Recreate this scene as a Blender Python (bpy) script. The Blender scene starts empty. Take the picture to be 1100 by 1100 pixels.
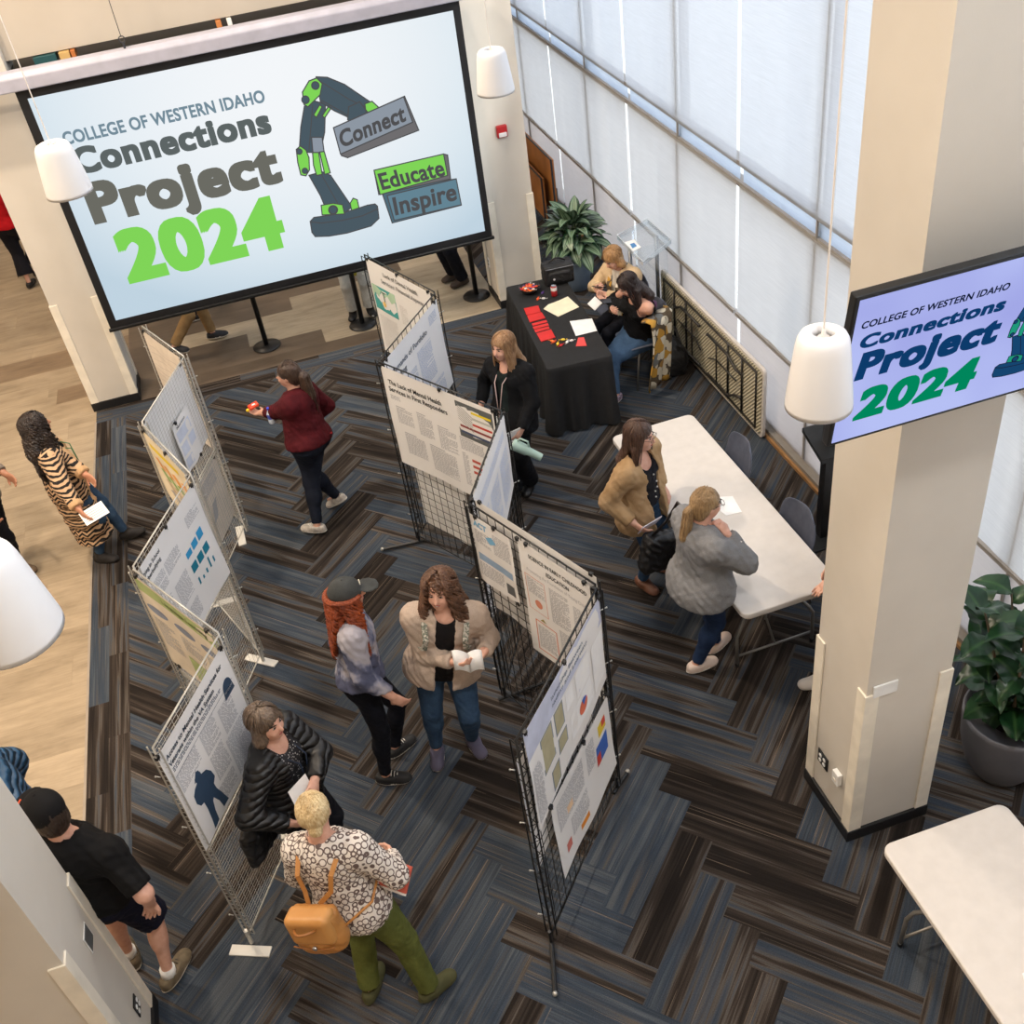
import bpy, math, random
import numpy as np
from mathutils import Vector, Matrix
random.seed(7); np.random.seed(7)
C = bpy.context.scene.collection
# ---------------------------------------------------------------- camera model (fitted to the photograph, 1100x1100 frame)
CR = np.array([[0.94977688, -0.27227155, 0.15424684],
               [-0.28851065, -0.57101341, 0.76857354],
               [0.1211837, 0.77447523, 0.62088857]])   # rows: +X (right), +Y (depth), -Z (down) in camera axes
FL = 1133.033
CH = 6.0
def ray(px, py):
    r = np.array([px-550., py-550., FL]); return np.array([r@CR[0], r@CR[1], -(r@CR[2])])
def P(px, py, z=0.0):
    r = ray(px, py); t = (z-CH)/r[2]; return np.array([r[0]*t, r[1]*t, z])
def PY_(px, py, y):
    r = ray(px, py); return r*y/r[1]+np.array([0, 0, CH])
def PX_(px, py, x):
    r = ray(px, py); return r*x/r[0]+np.array([0, 0, CH])
def V3(*a): return np.array(a, float)
def nrm(v):
    v = np.array(v, float); n = np.linalg.norm(v); return v/n if n > 1e-9 else v
# ---------------------------------------------------------------- materials
def L(c):
    out = []
    for v in c[:3]:
        v = v/255.0
        out.append(v/12.92 if v <= 0.04045 else ((v+0.055)/1.055)**2.4)
    return (out[0], out[1], out[2], 1.0)
class NT:
    def __init__(s, name):
        s.m = bpy.data.materials.new(name); s.m.use_nodes = True
        s.t = s.m.node_tree; s.t.nodes.clear()
        s.out = s.t.nodes.new('ShaderNodeOutputMaterial')
    def n(s, typ, **kw):
        nd = s.t.nodes.new(typ)
        for k, v in kw.items(): setattr(nd, k, v)
        return nd
    def lk(s, a, b): s.t.links.new(a, b)
    def val(s, sock, v):
        if hasattr(v, 'is_output') or isinstance(v, bpy.types.NodeSocket): s.lk(v, sock)
        else: sock.default_value = v
    def m_(s, op, a, b=0.0, c=0.0):
        nd = s.n('ShaderNodeMath', operation=op)
        s.val(nd.inputs[0], a); s.val(nd.inputs[1], b); s.val(nd.inputs[2], c)
        return nd.outputs[0]
    def mix(s, f, a, b, bt='MIX'):
        nd = s.n('ShaderNodeMix', data_type='RGBA', blend_type=bt)
        s.val(nd.inputs[0], f); s.val(nd.inputs[6], a); s.val(nd.inputs[7], b)
        return nd.outputs[2]
    def vec(s, x, y, z):
        nd = s.n('ShaderNodeCombineXYZ'); s.val(nd.inputs[0], x); s.val(nd.inputs[1], y); s.val(nd.inputs[2], z)
        return nd.outputs[0]
    def noise(s, v, scale=5, detail=2, rough=.5):
        nd = s.n('ShaderNodeTexNoise'); s.lk(v, nd.inputs['Vector'])
        nd.inputs['Scale'].default_value = scale; nd.inputs['Detail'].default_value = detail; nd.inputs['Roughness'].default_value = rough
        return nd.outputs[0]
    def ramp(s, f, stops, interp='LINEAR'):
        nd = s.n('ShaderNodeValToRGB'); s.lk(f, nd.inputs[0]); cr = nd.color_ramp; cr.interpolation = interp
        while len(cr.elements) < len(stops): cr.elements.new(0.5)
        for e, (p, c) in zip(cr.elements, stops): e.position = p; e.color = c
        return nd.outputs[0]
    def coord(s, which='Object'):
        return s.n('ShaderNodeTexCoord').outputs[which]
    def bsdf(s, col, rough=.6, metal=0., bump=None, bstr=.3, bdist=.01, **kw):
        b = s.n('ShaderNodeBsdfPrincipled'); s.val(b.inputs['Base Color'], col); s.val(b.inputs['Roughness'], rough); s.val(b.inputs['Metallic'], metal)
        for k, v in kw.items(): s.val(b.inputs[k.replace('_', ' ')], v)
        if bump is not None:
            bp = s.n('ShaderNodeBump'); s.lk(bump, bp.inputs['Height']); bp.inputs['Strength'].default_value = bstr; bp.inputs['Distance'].default_value = bdist
            s.lk(bp.outputs[0], b.inputs['Normal'])
        s.lk(b.outputs[0], s.out.inputs[0]); return b
MATS = {}
def mat(name, c1, c2=None, rough=.6, metal=0., scale=8, bump=0., bscale=60, detail=3, **kw):
    if name in MATS: return MATS[name]
    t = NT(name); co = t.coord()
    c2 = c2 or tuple(min(255, v*1.06+2) for v in c1)
    f = t.noise(co, scale, detail)
    f = t.ramp(f, [(.3, (0, 0, 0, 1)), (.7, (1, 1, 1, 1))])
    col = t.mix(f, L(c1), L(c2))
    t.bsdf(col, rough, metal, t.noise(co, bscale, 2) if bump else None, bump, .01, **kw)
    MATS[name] = t.m; return t.m
def emat(name, c, strength=1.0):
    if name in MATS: return MATS[name]
    t = NT(name); e = t.n('ShaderNodeEmission'); e.inputs[0].default_value = L(c); e.inputs[1].default_value = strength
    t.lk(e.outputs[0], t.out.inputs[0]); MATS[name] = t.m; return t.m
# ---------------------------------------------------------------- objects
def tag(o, label=None, cat=None, group=None, kind=None):
    if label: o['label'] = label
    if cat: o['category'] = cat
    if group: o['group'] = group
    if kind: o['kind'] = kind
    return o
def empty(name, loc, label=None, cat=None, group=None):
    o = bpy.data.objects.new(name, None); o.location = Vector(loc); C.objects.link(o); o.empty_display_size = .1
    return tag(o, label, cat, group)
def link(name, me, parent=None):
    o = bpy.data.objects.new(name, me); C.objects.link(o)
    if parent is not None:
        o.parent = parent
        root = parent; off = Vector((0, 0, 0))
        while root is not None:
            off += root.location; root = root.parent
        o.location = -off
    return o
class MB:
    """collects verts and faces in world space"""
    def __init__(s): s.v = []; s.f = []; s.mi = []
    def add(s, vs, fs, mi=0):
        b = len(s.v); s.v += [tuple(map(float, p)) for p in vs]; s.f += [tuple(b+i for i in f) for f in fs]
        s.mi += [mi]*len(fs); return s
    def box(s, a, b, mi=0):
        x0, y0, z0 = a; x1, y1, z1 = b
        vs = [(x0, y0, z0), (x1, y0, z0), (x1, y1, z0), (x0, y1, z0), (x0, y0, z1), (x1, y0, z1), (x1, y1, z1), (x0, y1, z1)]
        return s.add(vs, [(3, 2, 1, 0), (4, 5, 6, 7), (0, 1, 5, 4), (1, 2, 6, 5), (2, 3, 7, 6), (3, 0, 4, 7)], mi)
    def obox(s, c, ax, ay, az, mi=0):
        c, ax, ay, az = map(np.array, (c, ax, ay, az))
        vs = [c+sx*ax+sy*ay+sz*az for sz in (-1, 1) for sx, sy in ((-1, -1), (1, -1), (1, 1), (-1, 1))]
        fs = [(3, 2, 1, 0), (4, 5, 6, 7), (0, 1, 5, 4), (1, 2, 6, 5), (2, 3, 7, 6), (3, 0, 4, 7)]
        if np.dot(np.cross(ax, ay), az) < 0: fs = [f[::-1] for f in fs]
        return s.add(vs, fs, mi)
    def tube(s, pts, r, n=8, mi=0, closed=False):
        pts = [np.array(p, float) for p in pts]; rs = r if hasattr(r, '__len__') else [r]*len(pts)
        vs = []; m = len(pts); prev = None
        for i, p in enumerate(pts):
            d = nrm((pts[(i+1) % m] if (i < m-1 or closed) else p)-(pts[i-1] if (i > 0 or closed) else p))
            if prev is None:
                a = np.cross(d, (0, 0, 1));
                if np.linalg.norm(a) < .1: a = np.cross(d, (1, 0, 0))
            else: a = prev-d*np.dot(prev, d)
            a = nrm(a); prev = a; b = np.cross(d, a)
            for k in range(n):
                t = 2*math.pi*k/n; vs.append(p+rs[i]*(math.cos(t)*a+math.sin(t)*b))
        fs = []
        for i in range(m if closed else m-1):
            j = (i+1) % m
            for k in range(n): fs.append((i*n+k, i*n+(k+1) % n, j*n+(k+1) % n, j*n+k))
        if not closed: fs += [tuple(range(n))[::-1], tuple((m-1)*n+k for k in range(n))]
        return s.add(vs, fs, mi)
    def rod(s, a, b, r, n=6, mi=0): return s.tube([a, b], r, n, mi)
    def lathe(s, c, prof, n=32, mi=0, axis=None, mis=None, cap=True):
        c = np.array(c, float)
        ez = nrm(axis) if axis is not None else V3(0, 0, 1)
        ex = nrm(np.cross(ez, (0, 1, 0.001))); ey = np.cross(ez, ex)
        vs = []
        for r, z in prof:
            for k in range(n):
                t = 2*math.pi*k/n; vs.append(c+ez*z+r*(math.cos(t)*ex+math.sin(t)*ey))
        b = len(s.v); s.v += [tuple(map(float, p)) for p in vs]
        for i in range(len(prof)-1):
            for k in range(n):
                s.f.append((b+i*n+k, b+i*n+(k+1) % n, b+(i+1)*n+(k+1) % n, b+(i+1)*n+k)); s.mi.append(mis[i] if mis else mi)
        if cap:
            s.f.append(tuple(b+k for k in range(n))[::-1]); s.mi.append(mis[0] if mis else mi)
            s.f.append(tuple(b+(len(prof)-1)*n+k for k in range(n))); s.mi.append(mis[-1] if mis else mi)
        return s
    def ball(s, c, r, n=10, mi=0, R=None):
        c = np.array(c, float); r = np.array(r if hasattr(r, '__len__') else (r, r, r), float); vs = []; m = n//2+1
        for i in range(1, m):
            th = math.pi*i/m
            for k in range(n):
                t = 2*math.pi*k/n; p = np.array((math.sin(th)*math.cos(t), math.sin(th)*math.sin(t), math.cos(th)))*r
                vs.append(c+(R@p if R is not None else p))
        top = np.array((0, 0, r[2])); vs.append(c+(R@top if R is not None else top)); vs.append(c-(R@top if R is not None else top))
        fs = []
        for i in range(m-2):
            for k in range(n): fs.append((i*n+k, (i+1)*n+k, (i+1)*n+(k+1) % n, i*n+(k+1) % n))
        T = (m-1)*n
        for k in range(n): fs.append((T, k, (k+1) % n)); fs.append((T+1, (m-2)*n+(k+1) % n, (m-2)*n+k))
        return s.add(vs, fs, mi)
    def prism(s, pts, axis, mi=0, side=None):
        """polygon pts (3D, planar) extruded along vector axis"""
        pts = [np.array(p, float) for p in pts]; n = len(pts); axis = np.array(axis, float)
        nor = sum(np.cross(pts[i]-pts[0], pts[(i+1) % n]-pts[0]) for i in range(1, n))
        fl = np.dot(nor, axis) > 0
        vs = pts+[p+axis for p in pts]
        f0 = tuple(range(n)); f1 = tuple(range(n, 2*n))
        if fl: f0 = f0[::-1]
        else: f1 = f1[::-1]
        s.add(vs, [f0, f1], mi)
        b = len(s.v)-2*n
        for i in range(n):
            j = (i+1) % n; q = (b+i, b+j, b+n+j, b+n+i)
            s.f.append(q if fl else q[::-1]); s.mi.append(mi if side is None else side)
        return s
    def mesh(s, name, mats, smooth=False):
        me = bpy.data.meshes.new(name); me.from_pydata(s.v, [], s.f); me.update()
        for m in (mats if isinstance(mats, (list, tuple)) else [mats]): me.materials.append(m)
        if len(me.polygons) == len(s.mi): me.polygons.foreach_set('material_index', s.mi)
        if smooth: me.polygons.foreach_set('use_smooth', [True]*len(me.polygons))
        return me
    def build(s, name, mats, parent=None, smooth=False, label=None):
        o = link(name, s.mesh(name, mats, smooth), parent)
        if label: o['label'] = label
        return o
def bevel(o, w=.01, seg=2, ang=30):
    m = o.modifiers.new('bevel', 'BEVEL'); m.width = w; m.segments = seg; m.limit_method = 'ANGLE'; m.angle_limit = math.radians(ang); return o
def autosmooth(o, ang=35):
    me = o.data; me.polygons.foreach_set('use_smooth', [True]*len(me.polygons))
    try: me.set_sharp_from_angle(angle=math.radians(ang))
    except Exception: pass
    return o
# text as flat faces: returns verts (n,2) and faces, left baseline at 0,0, height of a capital = 1
TXT = {}
def text2d(body, bold=0.0, shear=0.0, space=1.0):
    key = (body, bold, shear, space)
    if key in TXT: return TXT[key]
    cu = bpy.data.curves.new('lettering', 'FONT'); cu.body = body; cu.size = 1.0; cu.offset = min(bold, .016); cu.shear = shear
    cu.space_character = space*(1+max(0, bold-.012)*2.0); cu.resolution_u = 5; cu.fill_mode = 'FRONT'
    ob = bpy.data.objects.new('lettering', cu)
    me = bpy.data.meshes.new_from_object(ob)
    vs = np.array([v.co[:2] for v in me.vertices]) if len(me.vertices) else np.zeros((0, 2))
    fs = [tuple(p.vertices) for p in me.polygons]
    # triangles may face either way; make them all face +z
    out = []
    for f in fs:
        a, b, c = vs[f[0]], vs[f[1]], vs[f[2]]
        cr = (b[0]-a[0])*(c[1]-a[1])-(b[1]-a[1])*(c[0]-a[0])
        out.append(f if cr > 0 else f[::-1])
    bpy.data.objects.remove(ob); bpy.data.curves.remove(cu); bpy.data.meshes.remove(me)
    vs = vs/0.729 if len(vs) else vs
    if bold > .018 and len(vs):
        e = (bold-.016)*1.25; n0 = len(vs); base = list(out); vv = [vs]
        for k_, (dx, dy) in enumerate(((1, 0), (-1, 0), (0, .8), (0, -.8), (1, .8), (-1, .8), (1, -.8), (-1, -.8), (1, .4), (-1, .4), (1, -.4), (-1, -.4), (.5, .8), (-.5, .8), (.5, -.8), (-.5, -.8))):
            vv.append(vs+np.array([dx*e, dy*e])); out += [tuple(i+n0*(k_+1) for i in f) for f in base]
        vs = np.concatenate(vv)
    TXT[key] = (vs, out); return TXT[key]
# ---------------------------------------------------------------- distance-field modelling (bodies, clothes, hair, bags)
class SDF:
    def __init__(s, lo, hi, h=.008):
        s.h = h; s.lo = np.array(lo, float); s.n = np.maximum(4, np.ceil((np.array(hi)-s.lo)/h).astype(int)+1)
        s.f = np.full(tuple(s.n), 1.0, np.float32)
    def _sub(s, lo, hi, pad):
        a = np.clip(np.floor((lo-pad-s.lo)/s.h).astype(int), 0, s.n); b = np.clip(np.ceil((hi+pad-s.lo)/s.h).astype(int)+1, 0, s.n)
        if np.any(b <= a): return None
        g = [(s.lo[i]+s.h*np.arange(a[i], b[i])).astype(np.float32) for i in range(3)]
        return (slice(a[0], b[0]), slice(a[1], b[1]), slice(a[2], b[2])), g[0][:, None, None], g[1][None, :, None], g[2][None, None, :]
    def _put(s, sl, d, k, mode):
        f = s.f[sl]
        if mode == 'sub':
            d = -d; hh = np.maximum(k-np.abs(f-d), 0)/k if k > 0 else 0; s.f[sl] = np.maximum(f, d)+(hh*hh*k/4 if k > 0 else 0)
        else:
            if k > 0: hh = np.maximum(k-np.abs(f-d), 0)/k; s.f[sl] = np.minimum(f, d)-hh*hh*k/4
            else: s.f[sl] = np.minimum(f, d)
    def cap(s, a, b, ra, rb=None, k=.02, mode='add'):
        a = np.array(a, float); b = np.array(b, float); rb = ra if rb is None else rb; m = max(ra, rb)
        q = s._sub(np.minimum(a, b)-m, np.maximum(a, b)+m, k+3*s.h)
        if q is None: return s
        sl, X, Y, Z = q; ba = b-a; L2 = float(ba@ba)+1e-12
        px, py, pz = X-a[0], Y-a[1], Z-a[2]
        t = np.clip((px*ba[0]+py*ba[1]+pz*ba[2])/L2, 0, 1)
        d = np.sqrt((px-t*ba[0])**2+(py-t*ba[1])**2+(pz-t*ba[2])**2)-(ra+(rb-ra)*t)
        s._put(sl, d, k, mode); return s
    def chain(s, pts, rs, k=.02):
        for i in range(len(pts)-1): s.cap(pts[i], pts[i+1], rs[i], rs[i+1], k)
        return s
    def ell(s, c, r, R=None, k=.02, mode='add'):
        c = np.array(c, float); r = np.array(r, float); m = r.max()
        q = s._sub(c-m, c+m, k+3*s.h)
        if q is None: return s
        sl, X, Y, Z = q; X = X-c[0]; Y = Y-c[1]; Z = Z-c[2]
        if R is not None:   # R columns = local axes
            x = X*R[0, 0]+Y*R[1, 0]+Z*R[2, 0]; y = X*R[0, 1]+Y*R[1, 1]+Z*R[2, 1]; z = X*R[0, 2]+Y*R[1, 2]+Z*R[2, 2]
        else: x, y, z = X, Y, Z
        k0 = np.sqrt((x/r[0])**2+(y/r[1])**2+(z/r[2])**2)+1e-9; k1 = np.sqrt((x/r[0]**2)**2+(y/r[1]**2)**2+(z/r[2]**2)**2)+1e-9
        s._put(sl, k0*(k0-1)/k1, k, mode); return s
    def box(s, c, r, R=None, rnd=.01, k=.01, mode='add'):
        c = np.array(c, float); r = np.array(r, float)-rnd; m = np.linalg.norm(r)+rnd
        q = s._sub(c-m, c+m, k+3*s.h)
        if q is None: return s
        sl, X, Y, Z = q; X = X-c[0]; Y = Y-c[1]; Z = Z-c[2]
        if R is None: R = np.eye(3)
        x = np.abs(X*R[0, 0]+Y*R[1, 0]+Z*R[2, 0])-r[0]; y = np.abs(X*R[0, 1]+Y*R[1, 1]+Z*R[2, 1])-r[1]; z = np.abs(X*R[0, 2]+Y*R[1, 2]+Z*R[2, 2])-r[2]
        d = np.sqrt(np.maximum(x, 0)**2+np.maximum(y, 0)**2+np.maximum(z, 0)**2)+np.minimum(np.maximum(x, np.maximum(y, z)), 0)-rnd
        s._put(sl, d, k, mode); return s
    def grid(s):
        g = [(s.lo[i]+s.h*np.arange(s.n[i])).astype(np.float32) for i in range(3)]
        return g[0][:, None, None], g[1][None, :, None], g[2][None, None, :]
    def cut(s, c, n):
        """remove everything on the side n points to"""
        X, Y, Z = s.grid(); n = nrm(n); s.f = np.maximum(s.f, (X-c[0])*n[0]+(Y-c[1])*n[1]+(Z-c[2])*n[2]); return s
    def wrinkle(s, amp, wl, seed=0, stretch=(1, 1, 1)):
        X, Y, Z = s.grid(); w = 2*math.pi/wl; rr = random.Random(seed)
        o = [rr.uniform(0, 6) for _ in range(9)]; a, b, c = stretch
        X = X*a; Y = Y*b; Z = Z*c
        n = np.sin(w*(X+.6*Y+.4*Z)+o[0]+1.6*np.sin(w*.55*(Y-Z)+o[1]))*np.sin(w*(.5*X-Y*.7+.9*Z)+o[2]+1.3*np.sin(w*.6*(X+Y)+o[3]))
        n = n+.5*np.sin(w*1.9*(Z+.5*X)+o[4]+np.sin(w*(Y+X)+o[5]))*np.sin(w*1.7*(Y-.4*X)+o[6])
        s.f = s.f+(amp*n).astype(np.float32); return s
    def mesh(s, name, mats, smooth=1, matfn=None):
        f = s.f; f[0] = f[-1] = 1; f[:, 0] = f[:, -1] = 1; f[:, :, 0] = f[:, :, -1] = 1
        ins = f < 0; cnt = np.zeros(tuple(s.n-1), np.int8)
        cs = [(i, j, k) for i in (0, 1) for j in (0, 1) for k in (0, 1)]
        N = s.n-1
        for i, j, k in cs: cnt += ins[i:i+N[0], j:j+N[1], k:k+N[2]]
        act = np.argwhere((cnt > 0) & (cnt < 8))
        me = bpy.data.meshes.new(name)
        for m in (mats if isinstance(mats, (list, tuple)) else [mats]): me.materials.append(m)
        if len(act) == 0: return me
        vid = np.full(tuple(N), -1, np.int64); vid[act[:, 0], act[:, 1], act[:, 2]] = np.arange(len(act))
        cv = np.stack([f[act[:, 0]+i, act[:, 1]+j, act[:, 2]+k] for i, j, k in cs], 1)
        ps = np.zeros((len(act), 3)); pc = np.zeros(len(act)); csn = np.array(cs, float)
        for a in range(8):
            for b in range(a+1, 8):
                if abs(csn[a]-csn[b]).sum() != 1: continue
                va, vb = cv[:, a], cv[:, b]; m = (va < 0) != (vb < 0)
                t = np.where(m, va/np.where(m, va-vb, 1), 0)
                ps += np.where(m[:, None], csn[a]+(csn[b]-csn[a])*t[:, None], 0); pc += m
        pos = s.lo+s.h*(act+ps/pc[:, None])
        quads = []
        for ax in range(3):
            u, v = (ax+1) % 3, (ax+2) % 3
            sl0 = [slice(None)]*3; sl1 = [slice(None)]*3; sl0[ax] = slice(0, -1); sl1[ax] = slice(1, None)
            A = ins[tuple(sl0)]; B = ins[tuple(sl1)]
            for mask, fl in ((A & ~B, False), (~A & B, True)):
                e = np.argwhere(mask); e = e[(e[:, u] > 0) & (e[:, v] > 0)]
                e = e[(e[:, u] < N[u]) & (e[:, v] < N[v])]
                if not len(e): continue
                du = np.zeros(3, int); du[u] = 1; dv = np.zeros(3, int); dv[v] = 1
                c = [e-du-dv, e-dv, e, e-du]; q = np.stack([vid[x[:, 0], x[:, 1], x[:, 2]] for x in c], 1)
                quads.append(q[:, ::-1] if fl else q)
        q = np.concatenate(quads); q = q[(q >= 0).all(1)]
        for _ in range(smooth):
            acc = np.zeros_like(pos); cn = np.zeros(len(pos))
            for i in range(4):
                a, b = q[:, i], q[:, (i+1) % 4]
                for d in range(3): acc[:, d] += np.bincount(a, pos[b, d], len(pos))+np.bincount(b, pos[a, d], len(pos))
                cn += np.bincount(a, minlength=len(pos))+np.bincount(b, minlength=len(pos))
            pos = pos*.4+.6*acc/np.maximum(cn, 1)[:, None]
        me.vertices.add(len(pos)); me.vertices.foreach_set('co', pos.astype(np.float32).ravel())
        me.loops.add(q.size); me.loops.foreach_set('vertex_index', q.ravel().astype(np.int32))
        me.polygons.add(len(q)); me.polygons.foreach_set('loop_start', (np.arange(len(q))*4).astype(np.int32))
        try: me.polygons.foreach_set('loop_total', np.full(len(q), 4, np.int32))
        except Exception: pass
        me.polygons.foreach_set('use_smooth', np.ones(len(q), bool))
        if matfn is not None: me.polygons.foreach_set('material_index', np.asarray(matfn(pos[q].mean(1)), np.int32))
        me.update(calc_edges=True); me.validate(); return me
    def build(s, name, mats, parent=None, smooth=1, matfn=None, label=None):
        o = link(name, s.mesh(name, mats, smooth, matfn), parent)
        if label: o['label'] = label
        return o
def bounds(pts, pad):
    a = np.array(pts); return a.min(0)-pad, a.max(0)+pad
# ---------------------------------------------------------------- room materials
def mat_carpet():
    t = NT('carpet_planks'); co = t.coord('Object'); sp = t.n('ShaderNodeSeparateXYZ'); t.lk(co, sp.inputs[0]); x, y = sp.outputs[0], sp.outputs[1]
    w = .233; q = 1/(w*math.sqrt(2))
    x = t.m_('ADD', x, .284)
    a = t.m_('MULTIPLY', t.m_('ADD', x, y), q); b = t.m_('MULTIPLY', t.m_('SUBTRACT', y, x), q)
    i = t.m_('FLOOR', a); j = t.m_('FLOOR', b)
    k = t.m_('FLOORED_MODULO', t.m_('SUBTRACT', i, j), 8.0)
    hor = t.m_('LESS_THAN', k, 3.5)
    # horizontal plank id (i-k, j); vertical plank id (i, j-(7-k))
    ih = t.m_('SUBTRACT', i, k); jv = t.m_('SUBTRACT', j, t.m_('SUBTRACT', 7.0, k))
    def sel(p, v): return t.m_('ADD', t.m_('MULTIPLY', p, hor), t.m_('MULTIPLY', v, t.m_('SUBTRACT', 1.0, hor)))
    ida = sel(ih, i); idb = sel(j, jv)
    along = sel(t.m_('SUBTRACT', a, ih), t.m_('SUBTRACT', b, jv)); across = sel(t.m_('SUBTRACT', b, j), t.m_('SUBTRACT', a, i))
    # border strip of straight planks beside the wood
    bord = t.m_('LESS_THAN', x, -2.33+.284+.33)
    yy = t.m_('MULTIPLY', y, 1/w); bx = t.m_('MULTIPLY', t.m_('SUBTRACT', x, -2.33+.284), 1/.165)
    bi = t.m_('FLOOR', bx); yo = t.m_('ADD', yy, t.m_('MULTIPLY', bi, 1.7)); bj = t.m_('FLOOR', t.m_('DIVIDE', yo, 4.0))
    def sb(n, o): return t.m_('ADD', t.m_('MULTIPLY', n, t.m_('SUBTRACT', 1.0, bord)), t.m_('MULTIPLY', o, bord))
    b2 = t.m_('MULTIPLY', t.m_('GREATER_THAN', y, 10.98), t.m_('LESS_THAN', x, 2.84))
    bord = t.m_('MAXIMUM', bord, b2)
    def mx(f, p, q_): return t.m_('ADD', t.m_('MULTIPLY', p, t.m_('SUBTRACT', 1.0, f)), t.m_('MULTIPLY', q_, f))
    X2 = t.m_('MULTIPLY', x, 1/w); Y2 = t.m_('MULTIPLY', t.m_('SUBTRACT', y, 10.98), 1/.14); Yi = t.m_('FLOOR', Y2); Xo = t.m_('ADD', X2, t.m_('MULTIPLY', Yi, 1.7)); Xj = t.m_('FLOOR', t.m_('DIVIDE', Xo, 4.0))
    bi = mx(b2, bi, Yi); bj = mx(b2, bj, Xj); yo = mx(b2, yo, Xo); bx = mx(b2, bx, Y2)
    ida = sb(ida, t.m_('ADD', bi, 77.0)); idb = sb(idb, t.m_('ADD', bj, 31.0)); hor = sb(hor, 2.0)
    along = sb(along, t.m_('SUBTRACT', yo, t.m_('MULTIPLY', bj, 4.0))); across = sb(across, t.m_('SUBTRACT', bx, bi))
    wn = t.n('ShaderNodeTexWhiteNoise', noise_dimensions='3D'); t.lk(t.vec(ida, idb, hor), wn.inputs['Vector'])
    r = wn.outputs['Value']; rc = t.n('ShaderNodeSeparateColor'); t.lk(wn.outputs['Color'], rc.inputs[0])
    r2, r3 = rc.outputs[0], rc.outputs[1]
    off = t.m_('MULTIPLY', r, 53.0)
    n1 = t.noise(t.vec(t.m_('MULTIPLY', along, .13), t.m_('ADD', t.m_('MULTIPLY', across, 3.1), off), off), 1.0, 3, .55)
    n2 = t.noise(t.vec(t.m_('MULTIPLY', along, .34), t.m_('ADD', t.m_('MULTIPLY', across, 26.0), off), off), 1.0, 3, .6)
    n3 = t.noise(t.vec(t.m_('MULTIPLY', along, .16), t.m_('ADD', t.m_('MULTIPLY', across, 24.0), off), off), 1.0, 1, .5)
    f = t.m_('ADD', t.m_('ADD', t.m_('MULTIPLY', n1, 1.7), t.m_('MULTIPLY', r2, .55)), -.62)
    f = t.m_('ADD', f, t.m_('MULTIPLY', t.m_('SUBTRACT', n2, .5), .22))
    col = t.ramp(f, [(.14, L((40, 35, 32))), (.38, L((66, 58, 52))), (.45, L((94, 87, 80))), (.54, L((78, 82, 88))), (.68, L((60, 71, 84))), (.92, L((90, 95, 100)))])
    s = t.ramp(n2, [(.3, (.74, .74, .74, 1)), (.7, (1.16, 1.15, 1.14, 1))])
    col = t.mix(1.0, col, s, 'MULTIPLY')
    line = t.m_('GREATER_THAN', n3, .70)
    col = t.mix(t.m_('MULTIPLY', line, .55), col, L((150, 132, 112)))
    col = t.mix(1.0, col, (.80, .80, .82, 1), 'MULTIPLY')
    fine = t.noise(co, 150, 3, .75)
    col = t.mix(1.0, col, t.ramp(fine, [(.2, (.6, .6, .6, 1)), (.8, (1.4, 1.4, 1.4, 1))]), 'MULTIPLY')
    t.bsdf(col, .95, 0, fine, .4, .004, Specular_IOR_Level=.15)
    MATS['carpet'] = t.m; return t.m
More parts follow.
